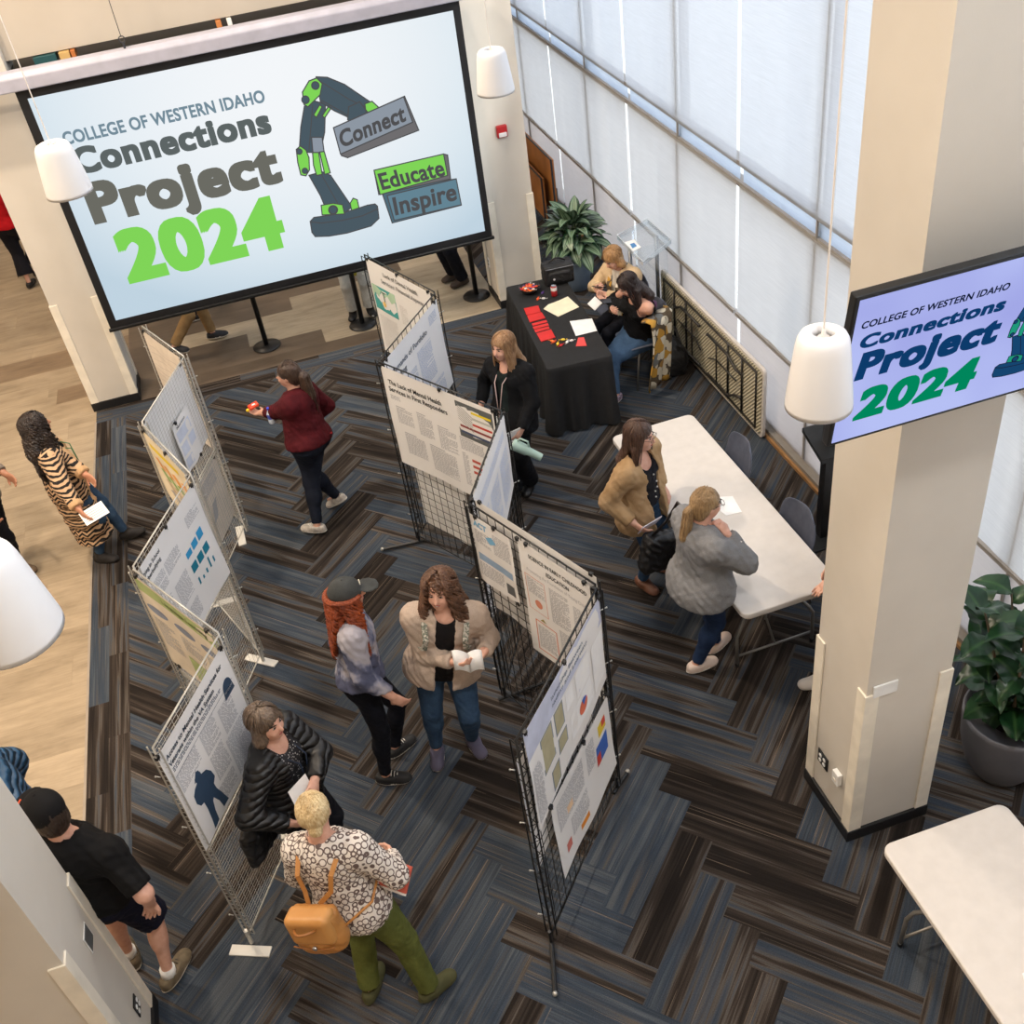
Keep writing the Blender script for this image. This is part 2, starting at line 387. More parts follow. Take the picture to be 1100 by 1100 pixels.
def mat_wood_floor():
    t = NT('vinyl_wood_planks'); co = t.coord('Object'); sp = t.n('ShaderNodeSeparateXYZ'); t.lk(co, sp.inputs[0]); x, y = sp.outputs[0], sp.outputs[1]
    far = t.m_('GREATER_THAN', y, 11.25)
    j = t.m_('FLOOR', t.m_('MULTIPLY', y, 1/.36)); fx = t.m_('ADD', t.m_('MULTIPLY', x, 1/2.4), t.m_('MULTIPLY', j, .37)); i = t.m_('FLOOR', fx)
    wn = t.n('ShaderNodeTexWhiteNoise', noise_dimensions='2D'); t.lk(t.vec(i, j, 0), wn.inputs['Vector']); r = wn.outputs['Value']
    tone = t.ramp(r, [(0, L((92, 80, 68))), (.46, L((112, 98, 84))), (.52, L((160, 146, 126))), (1, L((186, 172, 150)))], 'LINEAR')
    # near area: all light planks, with one dark strip across at y ~ 12.6-13
    light = t.ramp(r, [(0, L((160, 143, 120))), (1, L((176, 158, 134)))])
    nearx = t.m_('LESS_THAN', x, -1.95)
    band = t.m_('MULTIPLY', t.m_('GREATER_THAN', y, 12.55), t.m_('LESS_THAN', y, 13.02))
    band2 = t.m_('MULTIPLY', t.m_('MULTIPLY', t.m_('GREATER_THAN', y, 11.66), t.m_('LESS_THAN', y, 12.02)), t.m_('GREATER_THAN', x, -2.8))
    band = t.m_('MAXIMUM', band, band2)
    nearcol = t.mix(band, light, L((136, 116, 94)))
    col = t.mix(nearx, tone, nearcol)
    off = t.m_('MULTIPLY', r, 31.0)
    g = t.noise(t.vec(t.m_('MULTIPLY', x, 1.5), t.m_('ADD', t.m_('MULTIPLY', y, 5.0), off), off), 1.0, 6, .68)
    g2 = t.noise(t.vec(t.m_('MULTIPLY', x, 3.0), t.m_('MULTIPLY', y, 45.0), off), 1.0, 3, .6)
    col = t.mix(1.0, col, t.ramp(g, [(.30, (.68, .66, .63, 1)), (.46, (.92, .92, .91, 1)), (.66, (1.12, 1.12, 1.12, 1))]), 'MULTIPLY')
    col = t.mix(1.0, col, t.ramp(g2, [(.3, (.9, .9, .9, 1)), (.7, (1.08, 1.08, 1.08, 1))]), 'MULTIPLY')
    fy = t.m_('FRACT', t.m_('MULTIPLY', y, 1/.18)); seam = t.m_('LESS_THAN', fy, .012)
    seam2 = t.m_('LESS_THAN', t.m_('FRACT', fx), .0015)
    col = t.mix(t.m_('MULTIPLY', t.m_('MAXIMUM', seam, seam2), .3), col, L((96, 80, 62)))
    t.bsdf(col, .42, 0, g2, .08, .003)
    MATS['woodfloor'] = t.m; return t.m
def mat_shade(name, c, tr, see):
    t = NT(name); co = t.coord('Object')
    wv = t.noise(t.vec(*[t.m_('MULTIPLY', o, s) for o, s in zip(_sep(t, co), (1, 1.2, 60))]), 4, 3)
    cl = t.mix(t.ramp(wv, [(.3, (0, 0, 0, 1)), (.7, (1, 1, 1, 1))]), L(c), L([v*.95 for v in c]))
    d = t.n('ShaderNodeBsdfDiffuse'); t.lk(cl, d.inputs[0]); tl = t.n('ShaderNodeBsdfTranslucent'); t.lk(cl, tl.inputs[0])
    tp = t.n('ShaderNodeBsdfTransparent'); m = t.n('ShaderNodeMixShader'); m.inputs[0].default_value = tr
    t.lk(d.outputs[0], m.inputs[1]); t.lk(tl.outputs[0], m.inputs[2])
    m2 = t.n('ShaderNodeMixShader'); m2.inputs[0].default_value = see; t.lk(m.outputs[0], m2.inputs[1]); t.lk(tp.outputs[0], m2.inputs[2])
    t.lk(m2.outputs[0], t.out.inputs[0]); return t.m
def _sep(t, co):
    sp = t.n('ShaderNodeSeparateXYZ'); t.lk(co, sp.inputs[0]); return sp.outputs[0], sp.outputs[1], sp.outputs[2]
def mat_clear(name, c=(255, 255, 255), amt=.12, rough=.02):
    t = NT(name); g = t.n('ShaderNodeBsdfGlossy'); g.inputs['Roughness'].default_value = rough; g.inputs['Color'].default_value = (1, 1, 1, 1)
    tp = t.n('ShaderNodeBsdfTransparent'); tp.inputs[0].default_value = L(c)
    fr = t.n('ShaderNodeLayerWeight'); fr.inputs[0].default_value = .35
    f = t.m_('ADD', t.m_('MULTIPLY', fr.outputs['Facing'], .5), amt)
    m = t.n('ShaderNodeMixShader'); t.lk(f, m.inputs[0]); t.lk(tp.outputs[0], m.inputs[1]); t.lk(g.outputs[0], m.inputs[2]); t.lk(m.outputs[0], t.out.inputs[0]); return t.m
carpet = mat_carpet(); woodfloor = mat_wood_floor()
paint = mat('wall_paint', (220, 213, 202), (214, 207, 196), .75, scale=3, bump=.04, bscale=180)
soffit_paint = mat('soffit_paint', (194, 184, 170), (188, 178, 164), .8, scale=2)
ceil_m = mat('ceiling_paint', (232, 230, 226), None, .9)
guard_m = mat('corner_guard_vinyl', (236, 228, 212), None, .5)
black_base = mat('black_rubber_base', (22, 22, 24), (28, 28, 30), .5)
mullion_m = mat('mullion_metal', (146, 142, 138), (154, 150, 146), .5)
black_metal = mat('black_metal', (16, 17, 19), (24, 25, 27), .4, scale=20)
chrome = mat('bright_metal', (200, 202, 205), None, .25, .9)
white_pl = mat('white_plastic', (238, 238, 236), None, .45)
# ---------------------------------------------------------------- shell
def struct(mb, name, m, bev=0):
    o = mb.build(name, m); o['kind'] = 'structure'
    if bev: bevel(o, bev)
    return o
struct(MB().box((-2.33, -2.5, -.1), (4.3, 11.25, 0)).box((2.55, 11.25, -.1), (4.3, 20, 0)), 'floor', carpet)
struct(MB().box((-9, -2.5, -.1), (-2.33, 11.25, -.002)).box((-9, 11.25, -.1), (2.55, 20, -.002)), 'floor', woodfloor)
struct(MB().box((-2.345, -2.5, -.02), (-2.325, 11.0, .003)), 'trim_1', mat('carpet_edge_strip', (150, 140, 128), None, .4))
struct(MB().box((-9, 20, 0), (4.5, 20.2, 9)), 'wall_back', paint)
struct(MB().box((-9.2, -2.7, 0), (-9, 20, 9)), 'wall_left', paint)
struct(MB().box((-9, -2.7, 0), (4.5, -2.5, 9)), 'wall_front', paint)
struct(MB().box((-9.2, -2.7, 9), (4.6, 20.2, 9.2)), 'ceiling', ceil_m)
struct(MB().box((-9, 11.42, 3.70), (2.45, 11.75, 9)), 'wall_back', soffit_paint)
# dark steel ledge under the upper wall, with a few coloured boxes standing on it
struct(MB().box((-9, 11.36, 3.585), (2.45, 11.41, 3.615)).box((-9, 11.41, 3.585), (2.45, 11.95, 3.60)), 'trim_2', black_metal)
for nm, px0, px1, py, c, lab in (('box', 36, 62, 65, (22, 70, 74), 'dark teal box on the ledge above the left end of the big screen'),
                                 ('box', 64, 76, 61, (196, 160, 100), 'tan box on the ledge above the big screen, right of the teal box'),
                                 ('box', 77, 82, 60, (176, 104, 50), 'small orange-brown box on the ledge above the big screen, beside the tan box'),
                                 ('box', 233, 239, 29, (188, 118, 62), 'orange box on the ledge above the middle of the big screen'),
                                 ('box', 245, 250, 27, (232, 230, 226), 'white box on the ledge above the middle of the big screen')):
    a = PY_(px0, py, 11.38); b = PY_(px1, py, 11.38)
    o = MB().box((a[0], 11.37, 3.617), (b[0], 11.60, 3.69)).build(nm, mat('box_'+str(px0), c, None, .6)); bevel(o, .004)
    tag(o, lab, 'box', 'boxes on the ledge above the screen')
# pillars
def guard(mb, x, y, sx, sy, z0, z1):
    """L shaped corner guard on the outside of the corner x,y ; sx,sy point away from the pillar"""
    t = .012; w = .075
    mb.box((min(x-sx*w, x+sx*t), min(y, y+sy*t), z0), (max(x-sx*w, x+sx*t), max(y, y+sy*t), z1))
    mb.box((min(x, x+sx*t), min(y-sy*w, y), z0), (max(x, x+sx*t), max(y-sy*w, y), z1))
def pillar(name, x0, x1, y0, y1, gz=1.35, corners=((0, 0), (1, 0), (0, 1), (1, 1)), z1=9):
    o = struct(MB().box((x0, y0, .0), (x1, y1, z1)), name, paint)
    b = MB().box((x0-.018, y0-.018, 0), (x1+.018, y1+.018, .1)).build('baseboard', black_base, o); b['kind'] = 'structure'; bevel(b, .004)
    for cx, cy in corners:
        g = MB(); guard(g, (x0, x1)[cx], (y0, y1)[cy], (-1, 1)[cx], (-1, 1)[cy], .1, gz)
        q = g.build('corner_guard', guard_m, o); bevel(q, .003)
    return o
pillar('pillar', 2.48, 3.01, 3.33, 3.84, 1.36, ((0, 0), (1, 0), (0, 1)))
pillar('pillar', -2.34, -1.84, 11.27, 11.77, 1.33)
pillar('pillar', 2.53, 3.06, 11.25, 11.78, 1.33)
pillar('pillar', -2.40, -1.872, 3.30, 3.82, 1.40)
# ---------------------------------------------------------------- window wall at x = 4.12
XW = 4.12; lower = mat_shade('shade_fabric', (206, 205, 204), .60, .03); upper = mat_shade('sheer_shade_fabric', (200, 205, 212), .60, .13)
blue_film = mat_shade('bluish_glass_band', (196, 212, 232), .6, .12); frost = mat_shade('frosted_lower_glass', (198, 190, 186), .50, .03)
glass_m = mat_clear('window_glass', (250, 252, 252), .02)
gaps = [16.23, 13.55, 10.87, 8.22, 5.55, 2.9, .25]
k = 0
for g0, g1 in zip(gaps[1:], gaps[:-1]):
    k += 1; mid = (g0+g1)/2
    f = MB()
    f.box((XW+.05, mid-.022, 0), (XW+.13, mid+.022, 8.9)); f.box((XW+.05, g1-.02, 0), (XW+.13, g1+.02, 8.9)) if k == 1 else None
    for z in (2.225, 2.41): f.box((XW+.0, g0, z-.022), (XW+.1, g1, z+.022))
    f.box((XW+.04, g0, .02), (XW+.16, g1, .1)); f.box((XW+.04, g0, 4.9), (XW+.16, g1, 5.0))
    w = f.build('window_%d' % k, mullion_m); w['kind'] = 'structure'
    MB().box((XW+.09, g0, .1), (XW+.1, g1, 8.9)).build('glass', glass_m, w)
    def sheet(name, z0, z1, m, wav, x=XW-.01, off=.030):
        mb = MB(); n = 60; vs = []; rr = random.Random(k*7+int(z0*10))
        ph = [rr.uniform(0, 6) for _ in range(4)]
        for i in range(n+1):
            y = g0+off+(g1-g0-2*off)*i/n; u = i/n*16
            dx = wav*(math.sin(u*1.9+ph[0])+.6*math.sin(u*3.7+ph[1])+.5*math.sin(u*.8+ph[2]))
            for z, a in ((z0, 1.0), ((z0+z1)/2, .8), (z1, .2)): vs.append((x+dx*a, y, z))
        fs = [(i*3+r, (i+1)*3+r, (i+1)*3+r+1, i*3+r+1) for i in range(n) for r in range(2)]
        mb.add(vs, fs); return mb.build(name, m, w, smooth=True)
    sheet('roller_shade', 2.40, 5.6, upper, .001)
    sheet('glass_band', 2.247, 2.39, blue_film, 0, XW+.03)
    sheet('roller_shade', .975, 2.232, lower, .0035)
    hm = MB().box((XW-.035, g0+.022, .945), (XW-.005, g1-.022, .978)).build('hem_bar', mullion_m, w)
    sheet('frosted_glass', .06, .965, frost, .0015, XW+.02)
    seam = MB().box((XW-.004, mid-.010, .98), (XW+.012, mid+.010, 8.9)).box((XW-.004, mid-.010, .1), (XW+.012, mid+.010, .94)).build('mullion', mullion_m, w)
struct(MB().box((XW-.05, -2.5, 0), (XW+.2, 20, .07)), 'baseboard_right', mat('window_curb_metal', (132, 126, 118), None, .45))
struct(MB().box((XW-.075, -2.5, .0), (XW-.05, 20, .032)), 'trim_3', mat('tan_wood_strip', (170, 130, 86), (152, 114, 74), .5))
struct(MB().box((XW-.02, 16.3, 0), (XW+.2, 20, 9)).box((XW-.02, -2.5, 0), (XW+.2, .26, 9)), 'wall_right', paint)
# outside: pale paved ground, and trees beyond the glass
struct(MB().box((4.4, -12, -.3), (30, 34, -.12)), 'ground', mat('pale_paving', (236, 234, 228), (226, 224, 218), .9, scale=1.5))
# ---------------------------------------------------------------- projection screen
def curve_poly(pts): return pts
SY = 11.0
sroot = empty('projection_screen', (.33, SY, 3.5), 'large pull-down projection screen showing the green and grey 2024 slide, hung in a white case', 'projection screen')
x0, x1, z0, z1 = -1.715, 2.40, 1.125, 3.44      # image area
bx0, bx1, bz0, bz1 = -1.80, 2.475, 1.045, 3.53
b = MB(); n = 24
def sx(u, v):   # slight inward waist of tensioned side edges
    return 0
b.box((bx0, SY, z1), (bx1, SY+.004, bz1)).box((bx0, SY, bz0), (bx1, SY+.004, z0)).box((bx0, SY, z0), (x0, SY+.004, z1)).box((x1, SY, z0), (bx1, SY+.004, z1))
b.build('black_border', mat('black_screen_border', (14, 15, 20), (18, 19, 24), .6), sroot)
t = NT('projected_light'); e = t.n('ShaderNodeEmission'); co = t.coord('Object'); X, Y, Z = _sep(t, co)
r = t.m_('ADD', t.m_('POWER', t.m_('MULTIPLY', t.m_('SUBTRACT', X, .55), .34), 2), t.m_('POWER', t.m_('MULTIPLY', t.m_('SUBTRACT', Z, 3.2), .42), 2))
t.lk(t.ramp(r, [(0, L((249, 252, 255))), (.5, L((226, 238, 246))), (1, L((196, 216, 230)))]), e.inputs[0]); e.inputs[1].default_value = .84
t.lk(e.outputs[0], t.out.inputs[0]); proj = t.m
def pm(name, c, s=.8): return emat('projected_'+name, c, s)
img = MB().box((x0, SY-.003, z0), (x1, SY+.001, z1)).build('screen_image', proj, sroot)
b = MB().box((bx0-.02, SY-.02, bz0-.035), (bx1+.02, SY+.02, bz0)).build('bottom_bar', black_metal, sroot); bevel(b, .008)
c = MB(); prof = [(-.10, -.075), (.09, -.075), (.10, -.02), (.10, .05), (.07, .085), (-.06, .085), (-.10, .04)]
c.prism([(-2.35, SY+.02+p, 3.605+q) for p, q in prof], (2.35+2.50, 0, 0)); cs = c.build('casing', mat('white_screen_case', (172, 172, 186), None, .4), sroot); bevel(cs, .012, 3)
for px in (130, 459):
    a = PY_(px, 40 if px < 300 else 8, SY); k = MB(); k.rod((a[0], SY+.02, 3.69), (a[0], SY+.02, 3.75), .012, 8)
    k.tube([(a[0]+.028*math.cos(q), SY+.02, 3.77+.028*math.sin(q)) for q in np.linspace(0, 2*math.pi, 13)[:-1]], .006, 6, closed=True)
    k.rod((a[0], SY+.02, 3.79), (a[0], SY+.02, 8.95), .004, 6); k.build('hanging_cable', mat('dark_cable', (70, 70, 74), None, .4, .6), sroot)
# lettering and drawing on a plane given by an origin and two unit axes
class Board:
    def __init__(s, o, ex, ez, en): s.o, s.ex, s.ez, s.en = map(lambda v: np.array(v, float), (o, ex, ez, en)); s.mb = MB(); s.mats = []; s.lay = .0006
    def mi(s, m):
        if m not in s.mats: s.mats.append(m)
        return s.mats.index(m)
    def pt(s, u, v, l=0): return s.o+s.ex*u+s.ez*v+s.en*(l*s.lay)
    def px(s, px, py):
        r = ray(px, py); c = np.array([0, 0, CH]); n = np.cross(s.ex, s.ez); t = np.dot(s.o-c, n)/np.dot(r, n); w = c+r*t-s.o
        return float(w@s.ex), float(w@s.ez)
    def poly(s, uv, m, l=1):
        uv = list(uv); A = sum(uv[i][0]*uv[(i+1) % len(uv)][1]-uv[(i+1) % len(uv)][0]*uv[i][1] for i in range(len(uv)))
        if A < 0: uv = uv[::-1]
        s.mb.add([s.pt(u, v, l) for u, v in uv], [tuple(range(len(uv)))], s.mi(m)); return s
    def ppoly(s, pix, m, l=1, fr=lambda p: p): return s.poly([s.px(*fr(p)) for p in pix], m, l)
    def pline(s, pix, w, m, l=2, fr=lambda p: p, closed=False):
        q = [np.array(s.px(*fr(p))) for p in pix]
        if closed: q.append(q[0])
        for a, b in zip(q[:-1], q[1:]):
            d = b-a; L_ = np.linalg.norm(d)
            if L_ < 1e-6: continue
            d = d/L_; nn = np.array([-d[1], d[0]])*w/2; e = d*w*.4
            s.poly([a-e-nn, b+e-nn, b+e+nn, a-e+nn], m, l)
        return s
    def text(s, body, u0, u1, v, h, m, bold=0, l=1, shear=0, slope=0.0, space=1.0):
        vs, fs = text2d(body, bold, shear, space)
        if not len(vs): return s
        a, b = vs[:, 0].min(), vs[:, 0].max(); k = (u1-u0)/(b-a)
        s.mb.add([s.pt(u0+(x-a)*k, v+y*h+slope*(x-a)*k, l) for x, y in vs], fs, s.mi(m)); return s
    def disc(s, c, r, m, l=1, n=20, ry=None):
        return s.poly([(c[0]+r*math.cos(2*math.pi*i/n), c[1]+(ry or r)*math.sin(2*math.pi*i/n)) for i in range(n)], m, l)
    def build(s, name, parent):
        s.mb.mi = s.mb.mi; return s.mb.build(name, s.mats, parent)
G1 = pm('grey_text', (98, 106, 106)); G2 = pm('warm_grey_text', (112, 112, 104)); GR = pm('green', (134, 222, 92)); DK = pm('slate', (78, 94, 104)); OUT = pm('outline', (84, 84, 86))
GB = pm('block_grey', (148, 158, 170)); BB = pm('block_blue', (104, 138, 154)); GS = pm('side_grey', (116, 114, 116)); GP = pm('light_green', (150, 230, 110)); SL = pm('slate_blue_text', (122, 146, 160))
def robot(bd, fr, cols, lw):
    """pixel outlines of the drawn robot arm, as in a 1100 px zoom of the region (250,0)-(550,300)"""
    DK, GR, OUT, GB, GS, BB, BLK = cols
    def shape(pts, m, l=2, out=True):
        bd.ppoly(pts, m, l, fr)
        if out: bd.pline(pts, lw, OUT, l+1, fr, True)
    # base
    shape([(305, 872), (320, 856), (400, 845), (480, 825), (530, 808), (560, 803), (570, 812), (576, 860), (545, 890), (450, 918), (380, 930), (325, 932), (312, 915)], DK, 2)
    bd.pline([(308, 874), (350, 878), (430, 868), (510, 850), (572, 822)], lw, OUT, 4, fr)
    # lower link
    shape([(300, 690), (352, 676), (385, 690), (470, 815), (440, 838), (370, 830), (345, 770)], DK, 5)
    bd.pline([(345, 680), (430, 830)], lw*.8, OUT, 7, fr)
    shape([(348, 808), (352, 846), (440, 842), (432, 806), (395, 800)], GR, 8)
    shape([(462, 800), (468, 828), (497, 818), (490, 786), (474, 780)], GR, 8)
    u, v = bd.px(*fr((395, 826))); s_ = abs(bd.px(*fr((412, 826)))[0]-u); bd.disc((u, v), s_*1.2, OUT, 10); bd.disc((u, v), s_*.8, DK, 11)
    # forearm
    shape([(282, 418), (318, 396), (365, 410), (362, 520), (345, 600), (300, 600), (262, 590), (268, 500)], DK, 5)
    bd.pline([(315, 415), (300, 590)], lw*.8, OUT, 7, fr)
    shape([(310, 540), (352, 540), (360, 600), (316, 606)], GB, 8)
    shape([(314, 600), (338, 600), (352, 686), (330, 690), (318, 650)], GR, 10); shape([(342, 598), (360, 596), (384, 680), (362, 686)], GR, 10)
    shape([(250, 588), (266, 574), (288, 590), (300, 620), (302, 668), (288, 692), (268, 688), (256, 640)], GR, 10)
    for c in ((262, 596), (284, 672)):
        u, v = bd.px(*fr(c)); bd.disc((u, v), s_*.75, OUT, 12); bd.disc((u, v), s_*.5, DK, 13)
    shape([(318, 452), (342, 412), (352, 420), (330, 462)], GR, 8); shape([(352, 456), (378, 416), (388, 424), (362, 464)], GR, 8)
    # upper arm
    shape([(328, 302), (372, 304), (440, 332), (540, 400), (556, 420), (560, 440), (500, 462), (452, 460), (400, 436), (345, 400)], DK, 9)
    bd.pline([(345, 320), (460, 392), (520, 420)], lw*.8, OUT, 11, fr); bd.pline([(350, 395), (420, 434), (460, 458)], lw*.8, OUT, 11, fr)
    shape([(520, 408), (548, 398), (572, 420), (568, 436), (524, 442)], GR, 12)
    shape([(456, 420), (500, 400), (530, 440), (528, 462), (470, 488), (452, 470)], DK, 13)
    shape([(274, 362), (300, 318), (330, 306), (352, 328), (344, 372), (316, 400), (296, 420), (280, 410)], GR, 14)
    for c in ((325, 336), (286, 392)):
        u, v = bd.px(*fr(c)); bd.disc((u, v), s_*.95, OUT, 16); bd.disc((u, v), s_*.7, DK, 17)
    # Connect block
    shape([(396, 502), (676, 378), (732, 512), (452, 620), (428, 612)], GS, 15)
    shape([(396, 502), (672, 380), (708, 480), (424, 606)], GB, 17)
def frm(p): return (250+p[0]/3.6667, p[1]/3.6667)
bd = Board((x0, SY-.0042, z0), (1, 0, 0), (0, 0, 1), (0, -1, 0))
def tl(bd, body, bl, br, capleft, m, bold, l=1, fr=lambda p: p, shear=0, **k):
    """text between two baseline pixels; capleft = pixel at the top of the first capital"""
    a = bd.px(*fr(bl)); b = bd.px(*fr(br)); c = bd.px(*fr(capleft))
    bd.text(body, a[0], b[0], a[1], c[1]-a[1], m, bold, l, shear, (b[1]-a[1])/(b[0]-a[0])*0, **k)
tl(bd, 'COLLEGE OF WESTERN IDAHO', (70, 155.5), (285, 107), (66, 142), SL, .034)
tl(bd, 'Connections', (83, 187), (293, 142.5), (75, 160), G1, .052)
tl(bd, 'Project', (101, 239), (304, 192), (90, 197), G2, .058)
tl(bd, '2024', (138, 302), (309, 259), (119, 250), GR, .062)
robot(bd, frm, (DK, GR, OUT, GB, GS, BB, OUT), .012)
bd.pline([(396, 502), (672, 380), (708, 480), (424, 606)], .012, OUT, 18, frm, True)
def rot_text(bd, body, bl, br, cap, m, bold, l, fr, shear=0):
    a = np.array(bd.px(*fr(bl))); b = np.array(bd.px(*fr(br))); c = np.array(bd.px(*fr(cap)))
    vs, fs = text2d(body, bold, shear); mn, mx = vs[:, 0].min(), vs[:, 0].max(); ex = (b-a)/(mx-mn); ez = (c-a)
    bd.mb.add([bd.pt(*(a+ex*(x-mn)+ez*y), l) for x, y in vs], fs, bd.mi(m))
rot_text(bd, 'Connect', (428, 580), (683, 472), (412, 516), OUT, .035, 20, frm)
def blk(pts, m, l):
    bd.ppoly(pts, m, l, frm); bd.pline(pts, .012, OUT, l+1, frm, True)
blk([(590, 766), (628, 878), (900, 808), (880, 704), (640, 740)], pm('side_blue', (84, 112, 126)), 3)
blk([(608, 770), (880, 704), (900, 806), (636, 868)], BB, 5)
blk([(556, 670), (575, 766), (858, 704), (846, 610), (830, 606)], GS, 7)
blk([(556, 670), (830, 606), (846, 690), (580, 766)], GR, 9)
rot_text(bd, 'Educate', (588, 746), (838, 688), (568, 682), OUT, .03, 12, frm)
rot_text(bd, 'Inspire', (640, 846), (884, 784), (626, 776), OUT, .03, 12, frm)
bd.build('slide_artwork', sroot)
for px in (288,):
    pass
# ---------------------------------------------------------------- wall monitor on the right pillar
tl_, bl_ = np.array([1.973, 3.0, 4.09]), np.array([1.973, 3.115, 3.352])
ez = nrm(tl_-bl_); Hm = np.linalg.norm(tl_-bl_); ex = V3(1, 0, 0); en = np.cross(ex, ez)   # normal to the room
if en[1] > 0: en = -en
Wm = Hm*16/9+.01
mroot = empty('wall_monitor', (2.6, 3.2, 3.7), 'black-framed flat monitor mounted on the right pillar, showing the 2024 slide in blue', 'monitor')
mb = MB(); mb.obox(bl_+ex*Wm/2+ez*Hm/2-en*.022, ex*Wm/2, ez*Hm/2, en*.022); o = mb.build('bezel', black_metal, mroot); bevel(o, .006)
t = NT('monitor_backlight'); e = t.n('ShaderNodeEmission'); nn = t.noise(t.coord(), 2.2, 1)
t.lk(t.ramp(nn, [(.3, L((166, 172, 236))), (.7, L((186, 196, 250)))]), e.inputs[0]); e.inputs[1].default_value = .84; t.lk(e.outputs[0], t.out.inputs[0])
bz = .018
mb = MB(); mb.obox(bl_+ex*Wm/2+ez*Hm/2+en*.0005, ex*(Wm/2-bz), ez*(Hm/2-bz), en*.0012); mb.build('display', t.m, mroot)
mb = MB(); mb.obox((2.745, 3.22, 3.7), (.12, 0, 0), (0, 0, .1), (0, .11, 0)); mb.obox((2.745, 3.14, 3.7), (.25, 0, 0), (0, 0, .02), (0, .02, 0)); o = mb.build('mounting_bracket', black_metal, mroot)
bd = Board(bl_+en*.0022, ex, ez, en)
MN = emat('monitor_navy', (14, 62, 112), .8); MG = emat('monitor_green', (0, 140, 96), .8); MK = emat('monitor_black', (24, 34, 60), .9); MD = emat('monitor_slate', (22, 68, 110), .9); ML = emat('monitor_bright_green', (32, 150, 120), .9)
def f8(p): return (800+p[0]/3.6667, 280+p[1]/3.6667)
tl(bd, 'COLLEGE OF WESTERN IDAHO', (458, 270), (1042, 108), (462, 243), MK, .034, fr=f8, shear=.12)
tl(bd, 'Connections', (450, 348), (1020, 194), (458, 298), MN, .052, fr=f8, shear=.12)
tl(bd, 'Project', (430, 470), (990, 318), (452, 368), MN, .058, fr=f8, shear=.12)
tl(bd, '2024', (424, 626), (896, 494), (452, 512), MG, .062, fr=f8, shear=.12)
# the same drawing, placed by matching the screens' layouts
pr = Board((x0, SY-.0042, z0), (1, 0, 0), (0, 0, 1), (0, -1, 0))
def to_mon(p):
    u, v = pr.px(*frm(p)); w, h = x1-x0, z1-z0
    return (u/w*(Wm-2*bz)+bz, v/h*(Hm-2*bz)+bz+.0)
class Bd2(Board):
    def px(s, px, py): return to_mon((px, py))
b2 = Bd2(bl_+en*.0022, ex, ez, en)
robot(b2, lambda p: p, (MD, ML, MK, MD, MK, MN, MK), .004)
def blk2(pts, m, l): b2.ppoly(pts, m, l, lambda p: p); b2.pline(pts, .004, MK, l+1, lambda p: p, True)
blk2([(556, 670), (830, 606), (846, 690), (580, 766)], ML, 9); blk2([(608, 770), (880, 704), (900, 806), (636, 868)], MN, 5)
rot_text(b2, 'Connect', (428, 580), (683, 472), (412, 516), MK, .03, 20, lambda p: p)
rot_text(b2, 'Educate', (588, 746), (838, 688), (568, 682), MK, .03, 12, lambda p: p); rot_text(b2, 'Inspire', (640, 846), (884, 784), (626, 776), MK, .03, 12, lambda p: p)
for i in range(len(b2.mb.f)):
    pass
off = len(bd.mb.v); mp = [bd.mi(m) for m in b2.mats]; bd.mb.v += b2.mb.v; bd.mb.f += [tuple(off+i for i in f) for f in b2.mb.f]; bd.mb.mi += [mp[i] for i in b2.mb.mi]
bd.build('slide_artwork', mroot)
# ---------------------------------------------------------------- pendant lamps
lamp_w = mat('white_lamp_shade', (240, 240, 242), (236, 236, 238), .35, scale=3); lamp_in = mat('lamp_hole_shadow', (90, 84, 80), (70, 64, 60), .5)
cord_m = mat('white_cord', (226, 220, 214), None, .6)
def lamp(px, py, dpx, label, D=.27, cordcol=None):
    r = ray(px, py); c = r*(D*FL/dpx)/FL+np.array([0, 0, CH]); c = np.array([0, 0, CH])+r/FL*(D*FL/dpx)
    R0 = D/2; h = .30; z = c[2]
    root = empty('pendant_lamp', (c[0], c[1], z), label, 'lamp', 'white tapered pendant lamps')
    prof = [(R0-.004, -h/2+.004), (R0, -h/2), (R0*1.0, -h/2+.02), (R0*.90, -h*.05), (R0*.80, h*.30), (R0*.75, h*.40), (R0*.66, h*.47), (R0*.5, h*.5), (R0*.34, h*.5), (R0*.33, h*.5-.02), (R0*.33, h*.5-.05)]
    m = MB().lathe(c, prof, 40, cap=False); s = m.build('shade', lamp_w, root, smooth=True)
    so = s.modifiers.new('thick', 'SOLIDIFY'); so.thickness = .004; so.offset = -1
    MB().lathe(c, [(R0*.33, h*.5-.045), (.001, h*.5-.045)], 24, cap=False).build('hole_shadow_disc', lamp_in, root)  # disc coloured dark to paint the shadow inside the lamp's top hole
    MB().lathe(c, [(.022, h*.5-.045), (.022, h*.5-.02), (.008, h*.5-.012), (.006, h*.5+.01)], 12).build('socket', mat('lamp_socket', (214, 208, 202), None, .4), root, smooth=True)
    MB().ball(c+V3(0, 0, .0), .045, 12).build('bulb', emat('bulb_glow', (255, 236, 210), 2.0), root, smooth=True)
    MB().rod(c+V3(0, 0, h*.5), c+V3(0, 0, 9-z-.02), .0035, 6).build('cord', cord_m, root)
    return root
lamp(65, 181, 50, 'small white pendant lamp in front of the left end of the big screen')
lamp(530, 76, 41, 'smallest white pendant lamp, in front of the pillar right of the big screen')
lamp(882, 397, 73, 'white pendant lamp overlapping the left edge of the wall monitor', D=.235)
lamp(-8, 640, 108, 'large white pendant lamp cut off by the left edge of the photo')
